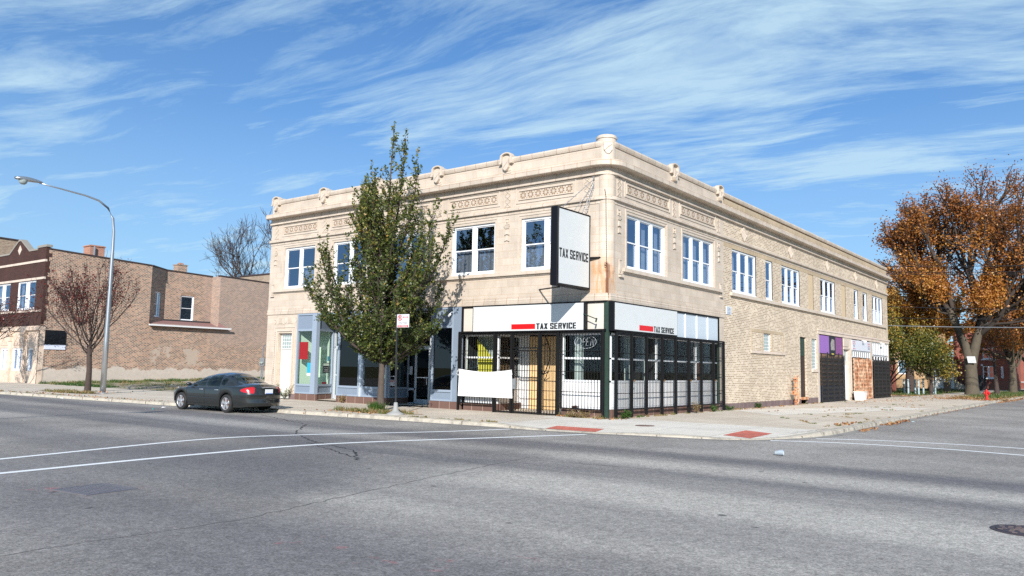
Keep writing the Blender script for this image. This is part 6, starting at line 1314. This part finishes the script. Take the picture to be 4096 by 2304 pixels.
# ---------------------------------------------------------------- trees
def tube_batch(name, segs, m, parent, n=6):
    b = MB()
    for p, r_ in segs: b.tube(p, r_, n if r_[0] > .03 else (4 if r_[0] > .012 else 3), cap=False)
    return b.build(name, m, parent, smooth=True, uv=False)
def bez(p0, p1, p2, n=7): return [p0*(1-t)**2+p1*2*t*(1-t)+p2*t*t for t in [k/n for k in range(n+1)]]
# green pear-shaped street tree in front of the shops
GT = empty('green_street_tree', (-8.95, -3.3, 0), 'tall leafy green street tree in front of the blue-grey shop front', 'tree')
rr = random.Random(31); rg = np.random.default_rng(31)
trunk = [Vector(p) for p in ((-8.93, -3.3, -.05), (-8.97, -3.3, .6), (-8.98, -3.28, 1.3), (-8.93, -3.3, 2.0), (-8.96, -3.32, 3.0), (-9.02, -3.3, 4.5), (-8.93, -3.28, 6.2), (-8.86, -3.3, 8.2), (-8.82, -3.3, 10.0), (-8.72, -3.3, 11.8))]
segs = [(trunk, [.19, .145, .125, .13, .10, .085, .07, .05, .03, .01])]
def env(z, a):                                       # crown half-width at height z towards azimuth a
    lx = [(1.8, .4), (2.4, 1.0), (3.2, 2.0), (4.2, 3.0), (5.0, 3.6), (5.8, 3.4), (6.4, 2.6), (7.2, 1.8), (8.2, 1.5), (9.2, 1.2), (10.2, .6), (11.2, .35), (12, .1)]
    rx = [(1.8, .3), (2.4, 1.6), (3.0, 2.2), (4.2, 2.2), (5.0, 2.6), (6.4, 2.5), (7.4, 2.0), (8.2, 1.6), (9.2, 1.1), (10.4, .6), (11.2, .3), (12, .1)]
    l, r_ = interp(z, lx), interp(z, rx); c = math.cos(a); w = (r_ if c > 0 else l); return abs(c)*w+(1-abs(c))*min(w, 1.9)
lc, ls, lt, ld = [], [], [], []
def shoot(P, d, L, dens=34, r0=.012, tb=0):
    pts = [P]; q = P.copy(); dd = d.normalized()
    for k in range(4): dd = (dd+Vector((rr.gauss(0, .12), rr.gauss(0, .12), .22))).normalized(); q = q+dd*L/4; pts.append(q.copy())
    segs.append((pts, [r0, r0*.8, r0*.6, r0*.45, .003]))
    n = int(L*dens)
    for k in range(n):
        f = rr.random()**.8*4; i = min(3, int(f)); p = pts[i].lerp(pts[i+1], f-i); out_ = Vector((rr.gauss(0, 1), rr.gauss(0, 1), rr.gauss(0, .8))).normalized()
        lc.append(p+out_*rr.uniform(.03, .10)); ls.append(rr.choice((rr.uniform(.06, .11), rr.uniform(.1, .17)))); ld.append(out_*1.1+dd*.5)
        lt.append(.42+rr.gauss(0, .17)+tb+(.17 if rr.random() < .12 else 0))
limbs = []
for k in range(62):
    z1 = rr.choice([rr.uniform(3, 9.6), rr.uniform(3.2, 7.6)]); a = rr.uniform(0, 2*math.pi); w = env(z1, a)*rr.uniform(.55, 1.0); z0 = max(1.95, z1-(.6+w*.75+rr.uniform(.2, 1.6)))
    limbs.append((z0, Vector((-8.95+w*math.cos(a), -3.3+w*math.sin(a), z1))))
limbs += [(2.0, Vector((-12.9, -3.6, 4.9))), (2.2, Vector((-13.9, -3.5, 5.6))), (2.1, Vector((-12.4, -4.0, 6.9))), (2.5, Vector((-13.0, -3.2, 7.1))), (2.0, Vector((-6.3, -3.6, 3.2))), (1.9, Vector((-5.9, -3.2, 3.5))), (3.6, Vector((-6.2, -3.4, 7.9))), (3.2, Vector((-5.5, -3.1, 7.4))), (3.0, Vector((-5.7, -3.9, 6.3))), (6.0, Vector((-7.9, -3.4, 10.9))), (5.4, Vector((-7.2, -3.3, 9.8))), (5, Vector((-10.3, -3.3, 9.2))), (2.6, Vector((-7.0, -4.2, 2.9))), (2.3, Vector((-10.2, -4.0, 3.0)))]
def trunk_at(z):
    for p, q in zip(trunk, trunk[1:]):
        if p.z <= z <= q.z: return p.lerp(q, (z-p.z)/(q.z-p.z))
    return trunk[-1]
for z0, E1 in limbs:
    P0 = trunk_at(z0); Lh = (E1-P0); mid = P0+Vector((Lh.x*.72, Lh.y*.72, Lh.z*.32)); pts = bez(P0, mid, E1, 9); L = sum((pts[i+1]-pts[i]).length for i in range(9))
    r0 = .018+.013*L; segs.append((pts, [r0*(1-.85*i/9) for i in range(10)])); tb = .12*(E1.z > 8.2)+(.1 if rr.random() < .2 else 0)
    for j in range(int(8+L*7.5)):
        f = rr.uniform(.04 if z0 < 3.2 else .2, 1)*9; i = min(8, int(f)); p = pts[i].lerp(pts[i+1], f-i); d = (pts[min(i+1, 9)]-pts[i]).normalized()
        shoot(p, d*.5+Vector((rr.gauss(0, .7), rr.gauss(0, .7), rr.uniform(-.1, .9) if z0 > 3.2 else rr.uniform(-.55, .6))), rr.uniform(.35, .9), tb=tb+(.12 if E1.z < 7.5 and E1.x < -11.5 and E1.z > 5.5 else 0))
    shoot(E1, Vector((rr.gauss(0, .15), rr.gauss(0, .15), 1)), rr.uniform(.7, 1.3), tb=tb+.12)
for k in range(26): z = 8.2+3.6*k/26; shoot(trunk_at(z), Vector((rr.gauss(0, .6), rr.gauss(0, .6), .7)), rr.uniform(.4, .95)*(1.15-.5*k/26), tb=.12)
shoot(trunk[-1], Vector((.1, 0, 1)), .55, tb=.2)
tube_batch('trunk', segs[:1], m_bark, GT, 12); tube_batch('branches', segs[1:], m_barkd, GT, 6)
leafmesh('crown', [tuple(p) for p in lc], np.array(ls), np.array(lt), m_lgreen, GT, dirs=[tuple(d) for d in ld], aspect=.6, seed=2)
# generic branching skeleton
def skel(r_, P, d, L, rad, depth, spread=.5, upw=.12, nch=(2, 4), shrink=.72, segn=4, out=None, tips=None, wob=.1, minr=.004):
    pts = [P]; q = P.copy(); dd = d.normalized()
    for k in range(segn):
        dd = (dd+Vector((r_.gauss(0, wob), r_.gauss(0, wob), r_.gauss(0, wob)+upw))).normalized(); q = q+dd*(L/segn); pts.append(q.copy())
    r1 = max(minr, rad*.58 if depth > 0 else minr); out.append((pts, [rad+(r1-rad)*k/segn for k in range(segn+1)]))
    if depth <= 1 and tips is not None: tips.append((pts, dd))
    if depth <= 0: return
    n = r_.randint(*nch)
    for k in range(n):
        f = 1 if k == 0 else r_.uniform(.35, 1); i = min(segn-1, int(f*segn-1e-6)); p = pts[i].lerp(pts[i+1], f*segn-i)
        ax = dd.cross(Vector((r_.gauss(0, 1), r_.gauss(0, 1), r_.gauss(0, 1)))).normalized(); an = abs(r_.gauss(spread, .2))*(.5 if k == 0 else 1)
        nd_ = (dd*math.cos(an)+ax*math.sin(an)); skel(r_, p, nd_, L*shrink*r_.uniform(.75, 1.15), max(minr, rad*(.72 if k == 0 else .5)), depth-1, spread, upw, nch, shrink, segn, out, tips, wob, minr)
def tree(name, loc, label, limbs, trunkpts, trunkr, bark, leafm=None, nleaf=0, lsize=(.2, .3), seed=1, depth=4, spread=.5, upw=.1, shrink=.72, nch=(2, 4), scat=.4, tint=(.5, .2), twig=6, minr=.004, group=None, tintz=None):
    t = empty(name, loc, label, 'tree', group); r_ = random.Random(seed); out, tips = [], []; T = [Vector(p) for p in trunkpts]
    tube_batch('trunk', [(T, list(trunkr))], bark, t, 12)
    for P, d, L, rad in limbs: skel(r_, Vector(P), Vector(d), L, rad, depth, spread, upw, nch, shrink, 4, out, tips, .1, minr)
    tube_batch('branches', out, bark, t, twig)
    if leafm:
        rg_ = np.random.default_rng(seed); C = np.array([p for pts, _ in tips for p in pts[1:]]); idx = rg_.integers(0, len(C), nleaf); C = C[idx]+rg_.normal(size=(nleaf, 3))*scat
        ti = tint[0]+tint[1]*rg_.normal(size=nleaf)+.12*np.sin(idx*.013)
        if tintz: ti = ti+(tintz[0]-C[:, 2])*tintz[1]
        leafmesh('crown', C, rg_.uniform(lsize[0], lsize[1], nleaf), ti, leafm, t, aspect=.75, seed=seed)
    return t
# thin red-leaved trees on the left
def redtree(x, y, seed, label, h=1):
    T = [(x, y, -.05), (x+.05, y, 1.2), (x-.1, y, 2.3), (x-.15, y, 2.75)]
    L = []; r_ = random.Random(seed)
    for k in range(11):
        a = k*2.4+r_.uniform(-.3, .3); L.append(((x-.14, y, 2.0+.1*k*.9), (math.cos(a)*r_.uniform(.7, 1.25), math.sin(a)*.9, .62+.08*k*.6), 1.75*h, .052))
    return tree('red_leaf_tree', (x, y, 0), label, L, T, (.2, .15, .14, .13), m_barkd, m_lred, 3300, (.07, .13), seed, 4, .42, .07, .76, (2, 4), .1, (.4, .3), 5, .0065, group='thin red-leaved street trees')
redtree(-33.5, -4.0, 5, 'thin dark red leaved young tree left of the silver street lamp', 1.12)
redtree(-49.6, -4.3, 8, 'thin reddish tree at the far left edge before the gabled front', 1.0)
# big bare trees behind the rear building
tree('bare_tree', (-73, 36, 0), 'large bare dark leafless tree rising behind the brick side wall left of the terracotta building', [((-73, 36, 6), (-.95, 0, 1), 5.4, .2), ((-73, 36, 5), (.35, -.1, 1), 5.6, .2), ((-73, 36, 7), (-.05, .3, 1), 5.6, .18), ((-73, 36, 6), (-1.5, .2, .75), 5.0, .16), ((-73, 36, 8), (-.4, -.5, 1), 5.0, .15), ((-70, 36, 8), (.1, -.2, 1), 4.6, .15)], [(-73, 36, 0), (-73, 36, 4), (-73, 36, 8.5)], (.55, .45, .3), m_barkd, seed=15, depth=5, spread=.55, upw=.08, shrink=.72, nch=(3, 4), twig=5, minr=.014)
tree('bare_tree', (-93, 36, 0), 'small bare leafless crown just showing above the brick parapet near the little chimney', [((-93, 36, 7), (-.4, 0, 1), 3.0, .2), ((-93, 36, 6), (.5, .1, 1), 3.0, .18)], [(-93, 36, 0), (-93, 36, 3), (-93, 36, 7)], (.4, .3, .2), m_barkd, seed=17, depth=4, spread=.5, nch=(2, 3), twig=4, minr=.02)
# large orange tree on the parkway
m_barkd2 = mat('dark_brown_bark', (.055, .042, .034), .9, var=.4, vs=2.5, bump=.8, bs=8)  # dark brown bark for the branches
BT = (3.3, 66, 0)
tree('orange_tree', BT, 'huge autumn orange tree with forked pale trunk on the far parkway',
     [((1.7, 66, 8.0), (-.9, .1, .8), 4.1, .30), ((1.9, 66, 7.8), (-.35, .3, 1), 5.4, .34), ((1.75, 66, 8.0), (-.65, -.35, 1.0), 4.7, .28), ((4.2, 66, 6.6), (.25, -.2, 1), 6.0, .38), ((4.4, 66, 6.4), (1.0, .1, .9), 5.6, .34), ((4.3, 66, 6.2), (1.1, -.5, .45), 5.0, .26), ((4.0, 66.3, 7), (.2, .9, .9), 5.6, .3), ((4.2, 66, 7), (.6, -.7, .9), 5.6, .3), ((4.1, 66, 8.5), (.0, .1, 1), 6.3, .32), ((1.5, 66, 8.5), (-1.0, .3, .5), 2.6, .2), ((1.9, 66, 8.6), (-.1, -.3, 1), 5.6, .26), ((3.6, 65.6, 7.5), (.1, -.9, .15), 2.6, .12), ((4.6, 65.8, 7.0), (1.0, -.5, .05), 3.2, .16), ((5.2, 66, 8.0), (1.2, .2, .2), 4.5, .2), ((1.6, 66, 8.2), (-.8, -.7, .0), 2.8, .12)],
     [(3.3, 66, -.1), (3.3, 66, .8), (3.25, 66, 2.6), (3.2, 66, 4.0), (2.55, 66, 5.6), (2.0, 66, 7.4), (1.6, 66, 8.8)], (.76, .6, .56, .54, .46, .4, .32), m_barkd2, m_lorange, 76000, (.13, .27), 21, 4, .5, .07, .715, (3, 4), .38, (.42, .22), 6, .03, tintz=(12.5, .04))
next(c for c in bpy.data.objects['orange_tree'].children if c.name.startswith('trunk')).data.materials[0] = m_barko
b = MB(); b.tube([(3.3, 66, 2.4), (3.5, 66, 4.0), (3.8, 66, 5.2), (4.15, 66, 6.6)], [.45, .47, .42, .34], 12, cap=False); o = b.build('second_trunk', m_barko, bpy.data.objects['orange_tree'], smooth=True)
NT_ = empty('notice_on_tree', (3.45, 65.25, 3.5), 'white cardboard notice nailed to the trunk of the huge orange tree', 'notice')
NF = Frame((3.45, 65.2, 0), (1, 0, 0), (0, 1, 0)); MB().prism([NF.p(-.42, 3.86, 0), NF.p(.32, 3.86, 0), NF.p(.42, 3.2, 0), NF.p(-.3, 3.2, 0)], (0, .02, 0)).build('card', m_sign, NT_); text('lettering', 'WE BUY HOUSES', NF, -.22, .32, 3.42, 3.52, -.006, m_frost, NT_, .0); text('lettering', 'CALL NOW', NF, -.1, .32, 3.28, 3.37, -.006, m_frost, NT_, .0)
def blob(name, x, y, h, w, label, leafm, n, ls, seed, z0=1.0, tint=(.5, .2), bark=None, tintz=None, trunk_h=None, group=None, tr=.16, depth=3):
    r_ = random.Random(seed); L = []; th = trunk_h or h*.2; ln = (h-th)*.40
    for k in range(9):
        a = k*2.4; e = r_.uniform(.35, 1.5); zz = th*(.6+.6*k/9); L.append(((x, y, zz), (math.cos(a)*w/h*1.5, math.sin(a)*w/h*1.5, e), ln*r_.uniform(.8, 1.1), tr*.5))
    return tree(name, (x, y, 0), label, L, [(x, y, -.1), (x+.05, y, th*.5), (x, y, th*1.2)], (tr*1.3, tr, tr*.8), bark or m_barkd, leafm, n, ls, seed, depth, .55, .04, .74, (2, 4), .34, tint, 5, .02, group, tintz)
blob('yellow_green_tree', -2.6, 57.5, 8.6, 5.4, 'bushy yellow-green tree just beyond the far end of the buff brick wall', m_lyg, 30000, (.11, .22), 41, tint=(.46, .2), tintz=(5.0, -.09), trunk_h=1.2)
blob('yellow_green_tree', .4, 61, 5.4, 3.4, 'small yellow-green tree between the bushy tree and the huge forked trunk', m_lyg, 4200, (.14, .24), 43, tint=(.55, .2), trunk_h=2.6)
blob('golden_tree', -3.2, 70, 14.5, 7, 'golden orange tree standing behind the bushy yellow-green tree', m_lorange, 20000, (.2, .34), 44, tint=(.8, .15), trunk_h=6, tr=.4)
blob('orange_tree', 9.6, 90, 18, 12, 'brownish orange tree at the right edge behind the huge tree', m_lorange, 26000, (.28, .48), 45, tint=(.35, .2), trunk_h=5.0, tr=.5, bark=m_barko)
blob('brown_tree', 5.1, 84, 12, 7, 'grey trunked tree with thin brown foliage right of the slim young tree', m_lorange, 5000, (.2, .35), 46, tint=(.3, .2), trunk_h=4.4, tr=.36, bark=m_barko)
blob('brown_tree', 6.3, 93, 11, 7, 'darker grey trunk standing close behind the grey trunked brown tree', m_lorange, 4000, (.2, .35), 47, tint=(.25, .2), trunk_h=4.6, tr=.42, bark=m_bark)
blob('orange_tree', -14, 125, 17, 14, 'distant orange brown tree far behind the tan house', m_lorange, 12000, (.45, .8), 48, tint=(.4, .2), trunk_h=5, tr=.5)
blob('orange_tree', 13.5, 140, 19, 16, 'distant brown tree closing the view down the side street', m_lorange, 14000, (.45, .8), 49, tint=(.3, .2), trunk_h=4, tr=.5)
tree('young_tree', (4.7, 72.5, 0), 'slim bare young tree with dark stem right of the forked trunk', [((4.55, 72.5, 4.0), (-.5, 0, 1), 1.5, .06), ((4.6, 72.5, 3.6), (.5, .1, .8), 1.5, .05), ((4.55, 72.5, 4.4), (.1, .2, 1), 1.5, .05), ((4.6, 72.5, 3.2), (-.6, -.2, .6), 1.2, .04)], [(4.75, 72.5, -.1), (4.65, 72.5, 2), (4.55, 72.5, 4.5)], (.27, .16, .1), m_barkd, m_lorange, 350, (.1, .2), 51, 3, .5, .06, .74, (2, 3), .1, (.4, .2), 5, .012)
# weeds that read as plants
def weed(x, y, h, w, n, label, seed, ti=(.3, .15), m=m_grass, z=0):
    t = empty('weed_plant', (x, y, z), label, 'weed', 'weeds along the walls'); r_ = random.Random(seed); b = MB(); C = []
    for k in range(n):
        a = r_.uniform(0, 6.28); d = Vector((math.cos(a)*w/h, math.sin(a)*w/h, 1)); P = [Vector((x, y, z)), Vector((x, y, z))+d*h*.35, Vector((x, y, z))+d*h*.7*Vector((1.1, 1.1, 1)).x, ]; P[2] = Vector((x+d.x*h*.8, y+d.y*h*.8, z+h*r_.uniform(.6, 1))); b.tube(P, [.006, .005, .003], 3, cap=False)
        for j in range(26): f = r_.uniform(.25, 1); q = P[0].lerp(P[2], f); C.append((q.x+r_.gauss(0, .035), q.y+r_.gauss(0, .035), q.z+r_.gauss(0, .03)))
    b.build('stems', m_barkd, t, uv=False); C = np.array(C); g = np.random.default_rng(seed); leafmesh('leaves', C, g.uniform(.03, .07, len(C)), ti[0]+ti[1]*g.normal(size=len(C)), m, t, seed=seed)
weed(-19.4, -.35, .85, .55, 26, 'tall straggly weed beside the cream entrance door', 1, (.62, .2)); weed(.42, .75, .34, .16, 22, 'bright green weed at the foot of the corner post', 2, (.2, .08)); weed(.42, .45, .22, .12, 14, 'small green weed right at the building corner', 3, (.2, .08)); weed(.4, 8.9, .3, .18, 16, 'green weed under the last side grille panel', 4, (.3, .1)); weed(.3, 14.9, .3, .2, 18, 'green weed at the foot of the buff brick wall', 5, (.25, .1)); weed(-15.0, -.25, .4, .18, 14, 'dry brown weed against the granite plinth left of the green tree', 6, (.95, .1)); weed(.4, 7.0, .5, .25, 14, 'dry brown weed under the middle side grille panels', 7, (.95, .1)); weed(-1.0, -.35, .35, .6, 20, 'dry straw weed along the corner window plinth', 8, (.95, .1)); weed(.3, 11.0, .25, .25, 18, 'low green weed where terracotta meets buff brick', 9, (.3, .1))
# ---------------------------------------------------------------- things down the side street
HY = empty('fire_hydrant', (6.72, 47.9, 0), 'red fire hydrant on the grass by the side street kerb', 'fire hydrant')
b = MB(); x, y = 6.72, 47.9; b.lathe((x, y, 0), [(.17, 0), (.17, .06), (.11, .07), (.11, .34), (.16, .36), (.16, .42), (.12, .44), (.12, .62), (.15, .64), (.15, .68), (.12, .74), (.05, .79), (.04, .84), (0, .85)], 18); b.build('barrel', m_hydr, HY, smooth=False)
b = MB(); b.lathe((x, y, .54), [(.08, 0), (.08, .16), (.11, .17), (.11, .24), (.03, .26), (.03, .29), (0, .3)], 12, (1, -.5, 0)); b.lathe((x, y, .54), [(.06, 0), (.06, .16), (.08, .17), (.08, .22), (0, .24)], 12, (-1, -.4, 0)); b.build('nozzle_cap', m_hydr, HY)
b = MB()
P = [(6.9, 46.9), (7.55, 48.6), (7.6, 53)]
for (xa, ya), (xb, yb) in zip(P, P[1:]): b.face([(xa, ya, .012), (xb, yb, .012), (xb+.22, yb, .012), (xa+.25, ya, .012)])
tag(b.build('yellow_kerb_paint', mat('yellow_kerb_paint', (.6, .4, .08), .8, var=.3)), kind='structure')
mb = mat('pale_blue_pipe', (.36, .46, .5), .6, var=.2, vs=3)
for k, (x, y) in enumerate([(-1.8, 60.1), (-1.25, 59.2), (-.95, 60.9), (-.35, 61.6), (-.3, 59.0), (.25, 63), (.6, 62.2)]):
    lb = ['leftmost pale pipe bollard of the row on the grass', 'second pale pipe bollard from the left in the grass row', 'third pale pipe bollard from the left in the grass row', 'fourth pale pipe bollard, middle of the grass row', 'fifth pale pipe bollard, standing nearest the kerb side of the row', 'short pale pipe bollard second from the right end of the row', 'rightmost pale pipe bollard of the row on the grass'][k]
    o = MB().lathe((x, y, 0), [(.085, 0), (.085, 1.42), (.07, 1.46), (0, 1.48)], 12).build('bollard', mb); tag(o, lb, 'bollard', 'pipe bollards on the grass')
BN = empty('wheeled_bin', (.5, 73, 0), 'black wheeled rubbish bin in the shade by the iron fence', 'bin'); x, y = -.2, 74
MB().hexa([(x-.26, y-.3, .08), (x+.26, y-.3, .08), (x+.26, y+.3, .08), (x-.26, y+.3, .08), (x-.34, y-.38, 1.05), (x+.34, y-.38, 1.05), (x+.34, y+.38, 1.05), (x-.34, y+.38, 1.05)]).build('tub', m_black, BN, bevel=.02); MB().hexa([(x-.37, y-.42, 1.05), (x+.37, y-.42, 1.05), (x+.37, y+.4, 1.05), (x-.37, y+.4, 1.05), (x-.34, y-.38, 1.12), (x+.34, y-.38, 1.12), (x+.34, y+.4, 1.17), (x-.34, y+.4, 1.17)]).build('lid', m_black, BN, bevel=.02)
for s in (-1, 1): MB().lathe((x+.25*s, y+.3, .12), [(.12, 0), (.12, .06), (0, .06)], 14, (1, 0, 0)).build('wheel', m_tyre, BN)
b = MB(); FF = empty('iron_fence', (-2, 78, 0), 'black iron picket fence in front of the tan house porch', 'fence'); n = 60
for k in range(n+1): u = -6.5+7.4*k/n; b.box(u-.014, u+.014, 78, 78.03, .05, 1.55+.08*(k % 2))
b.box(-6.5, .9, 77.99, 78.02, .25, .29); b.box(-6.5, .9, 77.99, 78.02, 1.35, 1.39); b.build('pickets', m_black, FF)
for u in (-6.5, -2.8, .9): MB().box(u-.04, u+.04, 77.96, 78.05, 0, 1.75).build('post', m_black, FF)
# timber gate before the red house
FG = empty('board_gate', (2.6, 92, 0), 'dark board gate in front of the red brick house window', 'gate'); MB().box(.62, 1.12, 92, 92.06, .05, 2.0).build('gate_leaf', m_txt, FG); MB().box(1.2, 1.42, 92, 92.06, .05, 1.95).build('gate_leaf', m_txt, FG)
MB().box(.52, .6, 91.98, 92.1, 0, 2.1).build('post', m_txt, FG)
FW = empty('wire_fence', (0, 96, 0), 'low dark wire fence beside the red brick house', 'fence')
b = MB()
for k in range(50): u = 1.5+6*k/50; b.box(u-.012, u+.012, 92.5, 92.52, .05, 1.25)
b.box(1.5, 7.5, 92.5, 92.53, 1.2, 1.25); b.box(1.5, 7.5, 92.5, 92.53, .2, .25); b.build('wires', m_black, FW)
# tan house with porch
HT = empty('tan_house', (-8.5, 104, 0), 'tan stone house with a small white columned porch behind the iron fence', 'house')
b = MB(); HF = Frame((0, 100, 0), (1, 0, 0), (0, 1, 0)); b.wall(HF, -14, -5.9, 0, 8.6, [(-13, -11.4, 2.0, 4.0), (-10.6, -9.2, 2.0, 4.0)], rev=.2); b.face([(-5.9, 100, 0), (-5.9, 110, 0), (-5.9, 110, 8.6), (-5.9, 100, 8.6)]); b.build('wall', m_htan, HT)
MB().prism([(-14.3, 99.7, 8.6), (-5.6, 99.7, 8.6), (-9.9, 99.7, 11.2)], (0, 11, 0)).build('roof', m_roof, HT)
b = MB(); b.box(-5.9, -3.4, 100, 108, 0.1, 1.1); b.build('porch_base', mat('white_porch_base', (.7, .7, .68), .7), HT)
MB().prism([(-6.0, 99.5, 4.3), (-3.2, 99.5, 4.3), (-3.2, 99.5, 4.55), (-5.9, 99.5, 5.0)], (0, 9, 0)).build('porch_roof', mat('red_porch_roof', (.35, .03, .03), .6), HT)
b = MB()
for u in (-5.75, -4.6, -3.5): b.lathe((u, 100.1, 1.1), [(.1, 0), (.09, .1), (.08, 3.1), (.12, 3.2)], 10)
b.build('porch_column', m_white, HT); b = MB()
for k in range(14): u = -5.8+2.3*k/14; b.box(u, u+.05, 100.05, 100.1, 1.1, 1.9)
b.box(-5.8, -3.4, 100.03, 100.12, 1.9, 1.97); b.build('porch_rail', m_wpanel, HT)
b = MB()
for k in range(6): b.box(-3.4+.3*k, -3.1+.3*k, 100.2, 102, 0, 1.1-.18*k)
b.build('stair', m_conc, HT)
b = MB(); b.frame(HF, -5.5, -4.7, 1.3, 3.9, 1.5, 1.6, .1); o = b.build('porch_window', m_wframe, HT); MB().face([HF.p(-5.5, 1.3, 1.55), HF.p(-4.7, 1.3, 1.55), HF.p(-4.7, 3.9, 1.55), HF.p(-5.5, 3.9, 1.55)]).build('glass', m_txt, o)
MB().fb(HF, -5.9, -3.4, 1.1, 4.4, 2.6, 2.7).build('porch_back_wall', m_htan, HT)
for a, c in ((-13, -11.4), (-10.6, -9.2)): sash_window(HF, a, c, 2.0, 4.0, 1, HT, d=.1)
# red brick houses
HR = empty('red_brick_house', (1, 108, 0), 'red brick house with white double windows behind the forked orange tree', 'house')
b = MB(); b.wall(HF, -3.8, 3.1, 0, 8.4, [(-.25, 1.22, 1.66, 3.34), (-.2, 1.24, 4.3, 5.9), (1.95, 2.25, 1.7, 3.3)], d=3, rev=.25); b.face([(3.1, 103, 0), (3.1, 116, 0), (3.1, 116, 8.4), (3.1, 103, 8.4)]); b.face([(-3.8, 103, 0), (-3.8, 116, 0), (-3.8, 116, 8.4), (-3.8, 103, 8.4)]); b.build('wall', m_hred, HR)
MB().box(-4.0, 3.3, 102.8, 116, 8.4, 8.6).build('roof', m_roof, HR); RF = Frame((0, 103, 0), (1, 0, 0), (0, 1, 0))
sash_window(RF, -.25, 1.22, 1.66, 3.34, 2, HR, d=.1, post=.12); sash_window(RF, -.2, 1.24, 4.3, 5.9, 2, HR, d=.1, post=.12); sash_window(RF, 1.95, 2.25, 1.7, 3.3, 1, HR, d=.1)
MB().fb(RF, -.4, 1.4, 1.52, 1.66, -.08, .1).fb(RF, -.4, 1.4, 4.16, 4.3, -.08, .1).fb(RF, -.45, -.2, 3.36, 3.6, -.05, .1).fb(RF, 1.15, 1.4, 3.36, 3.6, -.05, .1).build('stone_trim', m_white, HR)
HS = empty('red_brick_house', (4, 128, 0), 'further red brick house with small white windows seen past the grey trunks', 'house')
b = MB(); SF = Frame((0, 124, 0), (1, 0, 0), (0, 1, 0)); b.wall(SF, -6, 5.4, 0, 8.2, [(3.2, 3.9, 1.9, 3.4), (4.4, 5.0, 1.9, 3.4)], rev=.2); b.face([(5.4, 124, 0), (5.4, 140, 0), (5.4, 140, 8.2), (5.4, 124, 8.2)]); b.build('wall', m_hred, HS); MB().box(-6.2, 5.6, 123.8, 140, 8.2, 8.4).build('roof', m_roof, HS)
for a, c in ((3.2, 3.9), (4.4, 5.0)): sash_window(SF, a, c, 1.9, 3.4, 1, HS, d=.1)
MB().fb(SF, -6, 5.4, 1.0, 1.15, -.06, 0).build('stone_band', m_white, HS)
HV = empty('brick_garage', (-14, 60, 0), 'brown brick garage half hidden behind the bushy yellow-green tree', 'garage'); MB().box(-16, -5, 62, 72, 0, 3.6).build('wall', m_hred, HV); MB().box(-16.2, -4.8, 61.8, 72.2, 3.6, 3.8).build('roof', m_roof, HV)
# overhead lines along the alley
WP = empty('utility_pole', (23, 50, 0), 'wooden utility pole out of view to the right carrying the alley wires', 'utility pole'); MB().tube([(24, 50, 0), (24, 50, 12.3)], [.17, .12], 10).build('post', m_barkd, WP); MB().box(23.2, 24.8, 49.93, 50.05, 11.3, 11.45).build('crossarm', m_barkd, WP)
WP2 = empty('utility_pole', (-24.5, 50, 0), 'wooden utility pole in the alley behind the corner building', 'utility pole'); MB().tube([(-24.5, 50, 0), (-24.5, 50, 12)], [.17, .12], 10).build('post', m_barkd, WP2); MB().box(-25.3, -23.7, 49.93, 50.05, 11.0, 11.15).build('crossarm', m_barkd, WP2)
for k, (zl, zr, m_, w) in enumerate([(11.54, 10.91, m_txt, .03), (11.02, 10.40, m_txt, .03), (10.83, 10.22, m_txt, .026), (7.91, 7.3, m_txt, .026), (6.9, 6.51, m_txt, .026), (6.19, 5.84, m_galv, .035)]):
    sl = (zr-zl)/10.35; f = lambda x: zl+sl*(x+.9)+.0012*((x-4)**2); P = [(x, 50, f(x)) for x in [-24.5+48.5*i/24 for i in range(25)]]
    lb = ['topmost black wire crossing the orange tree', 'second black wire from the top crossing the orange tree', 'third black wire from the top, close under the second', 'single dark wire at middle height before the golden foliage', 'dark wire just above the pale lowest cable', 'pale lowest cable crossing in front of the forked trunk'][k]
    tag(MB().tube(P, w, 5).build('overhead_wire', m_), lb, 'wire', 'overhead wires along the alley')
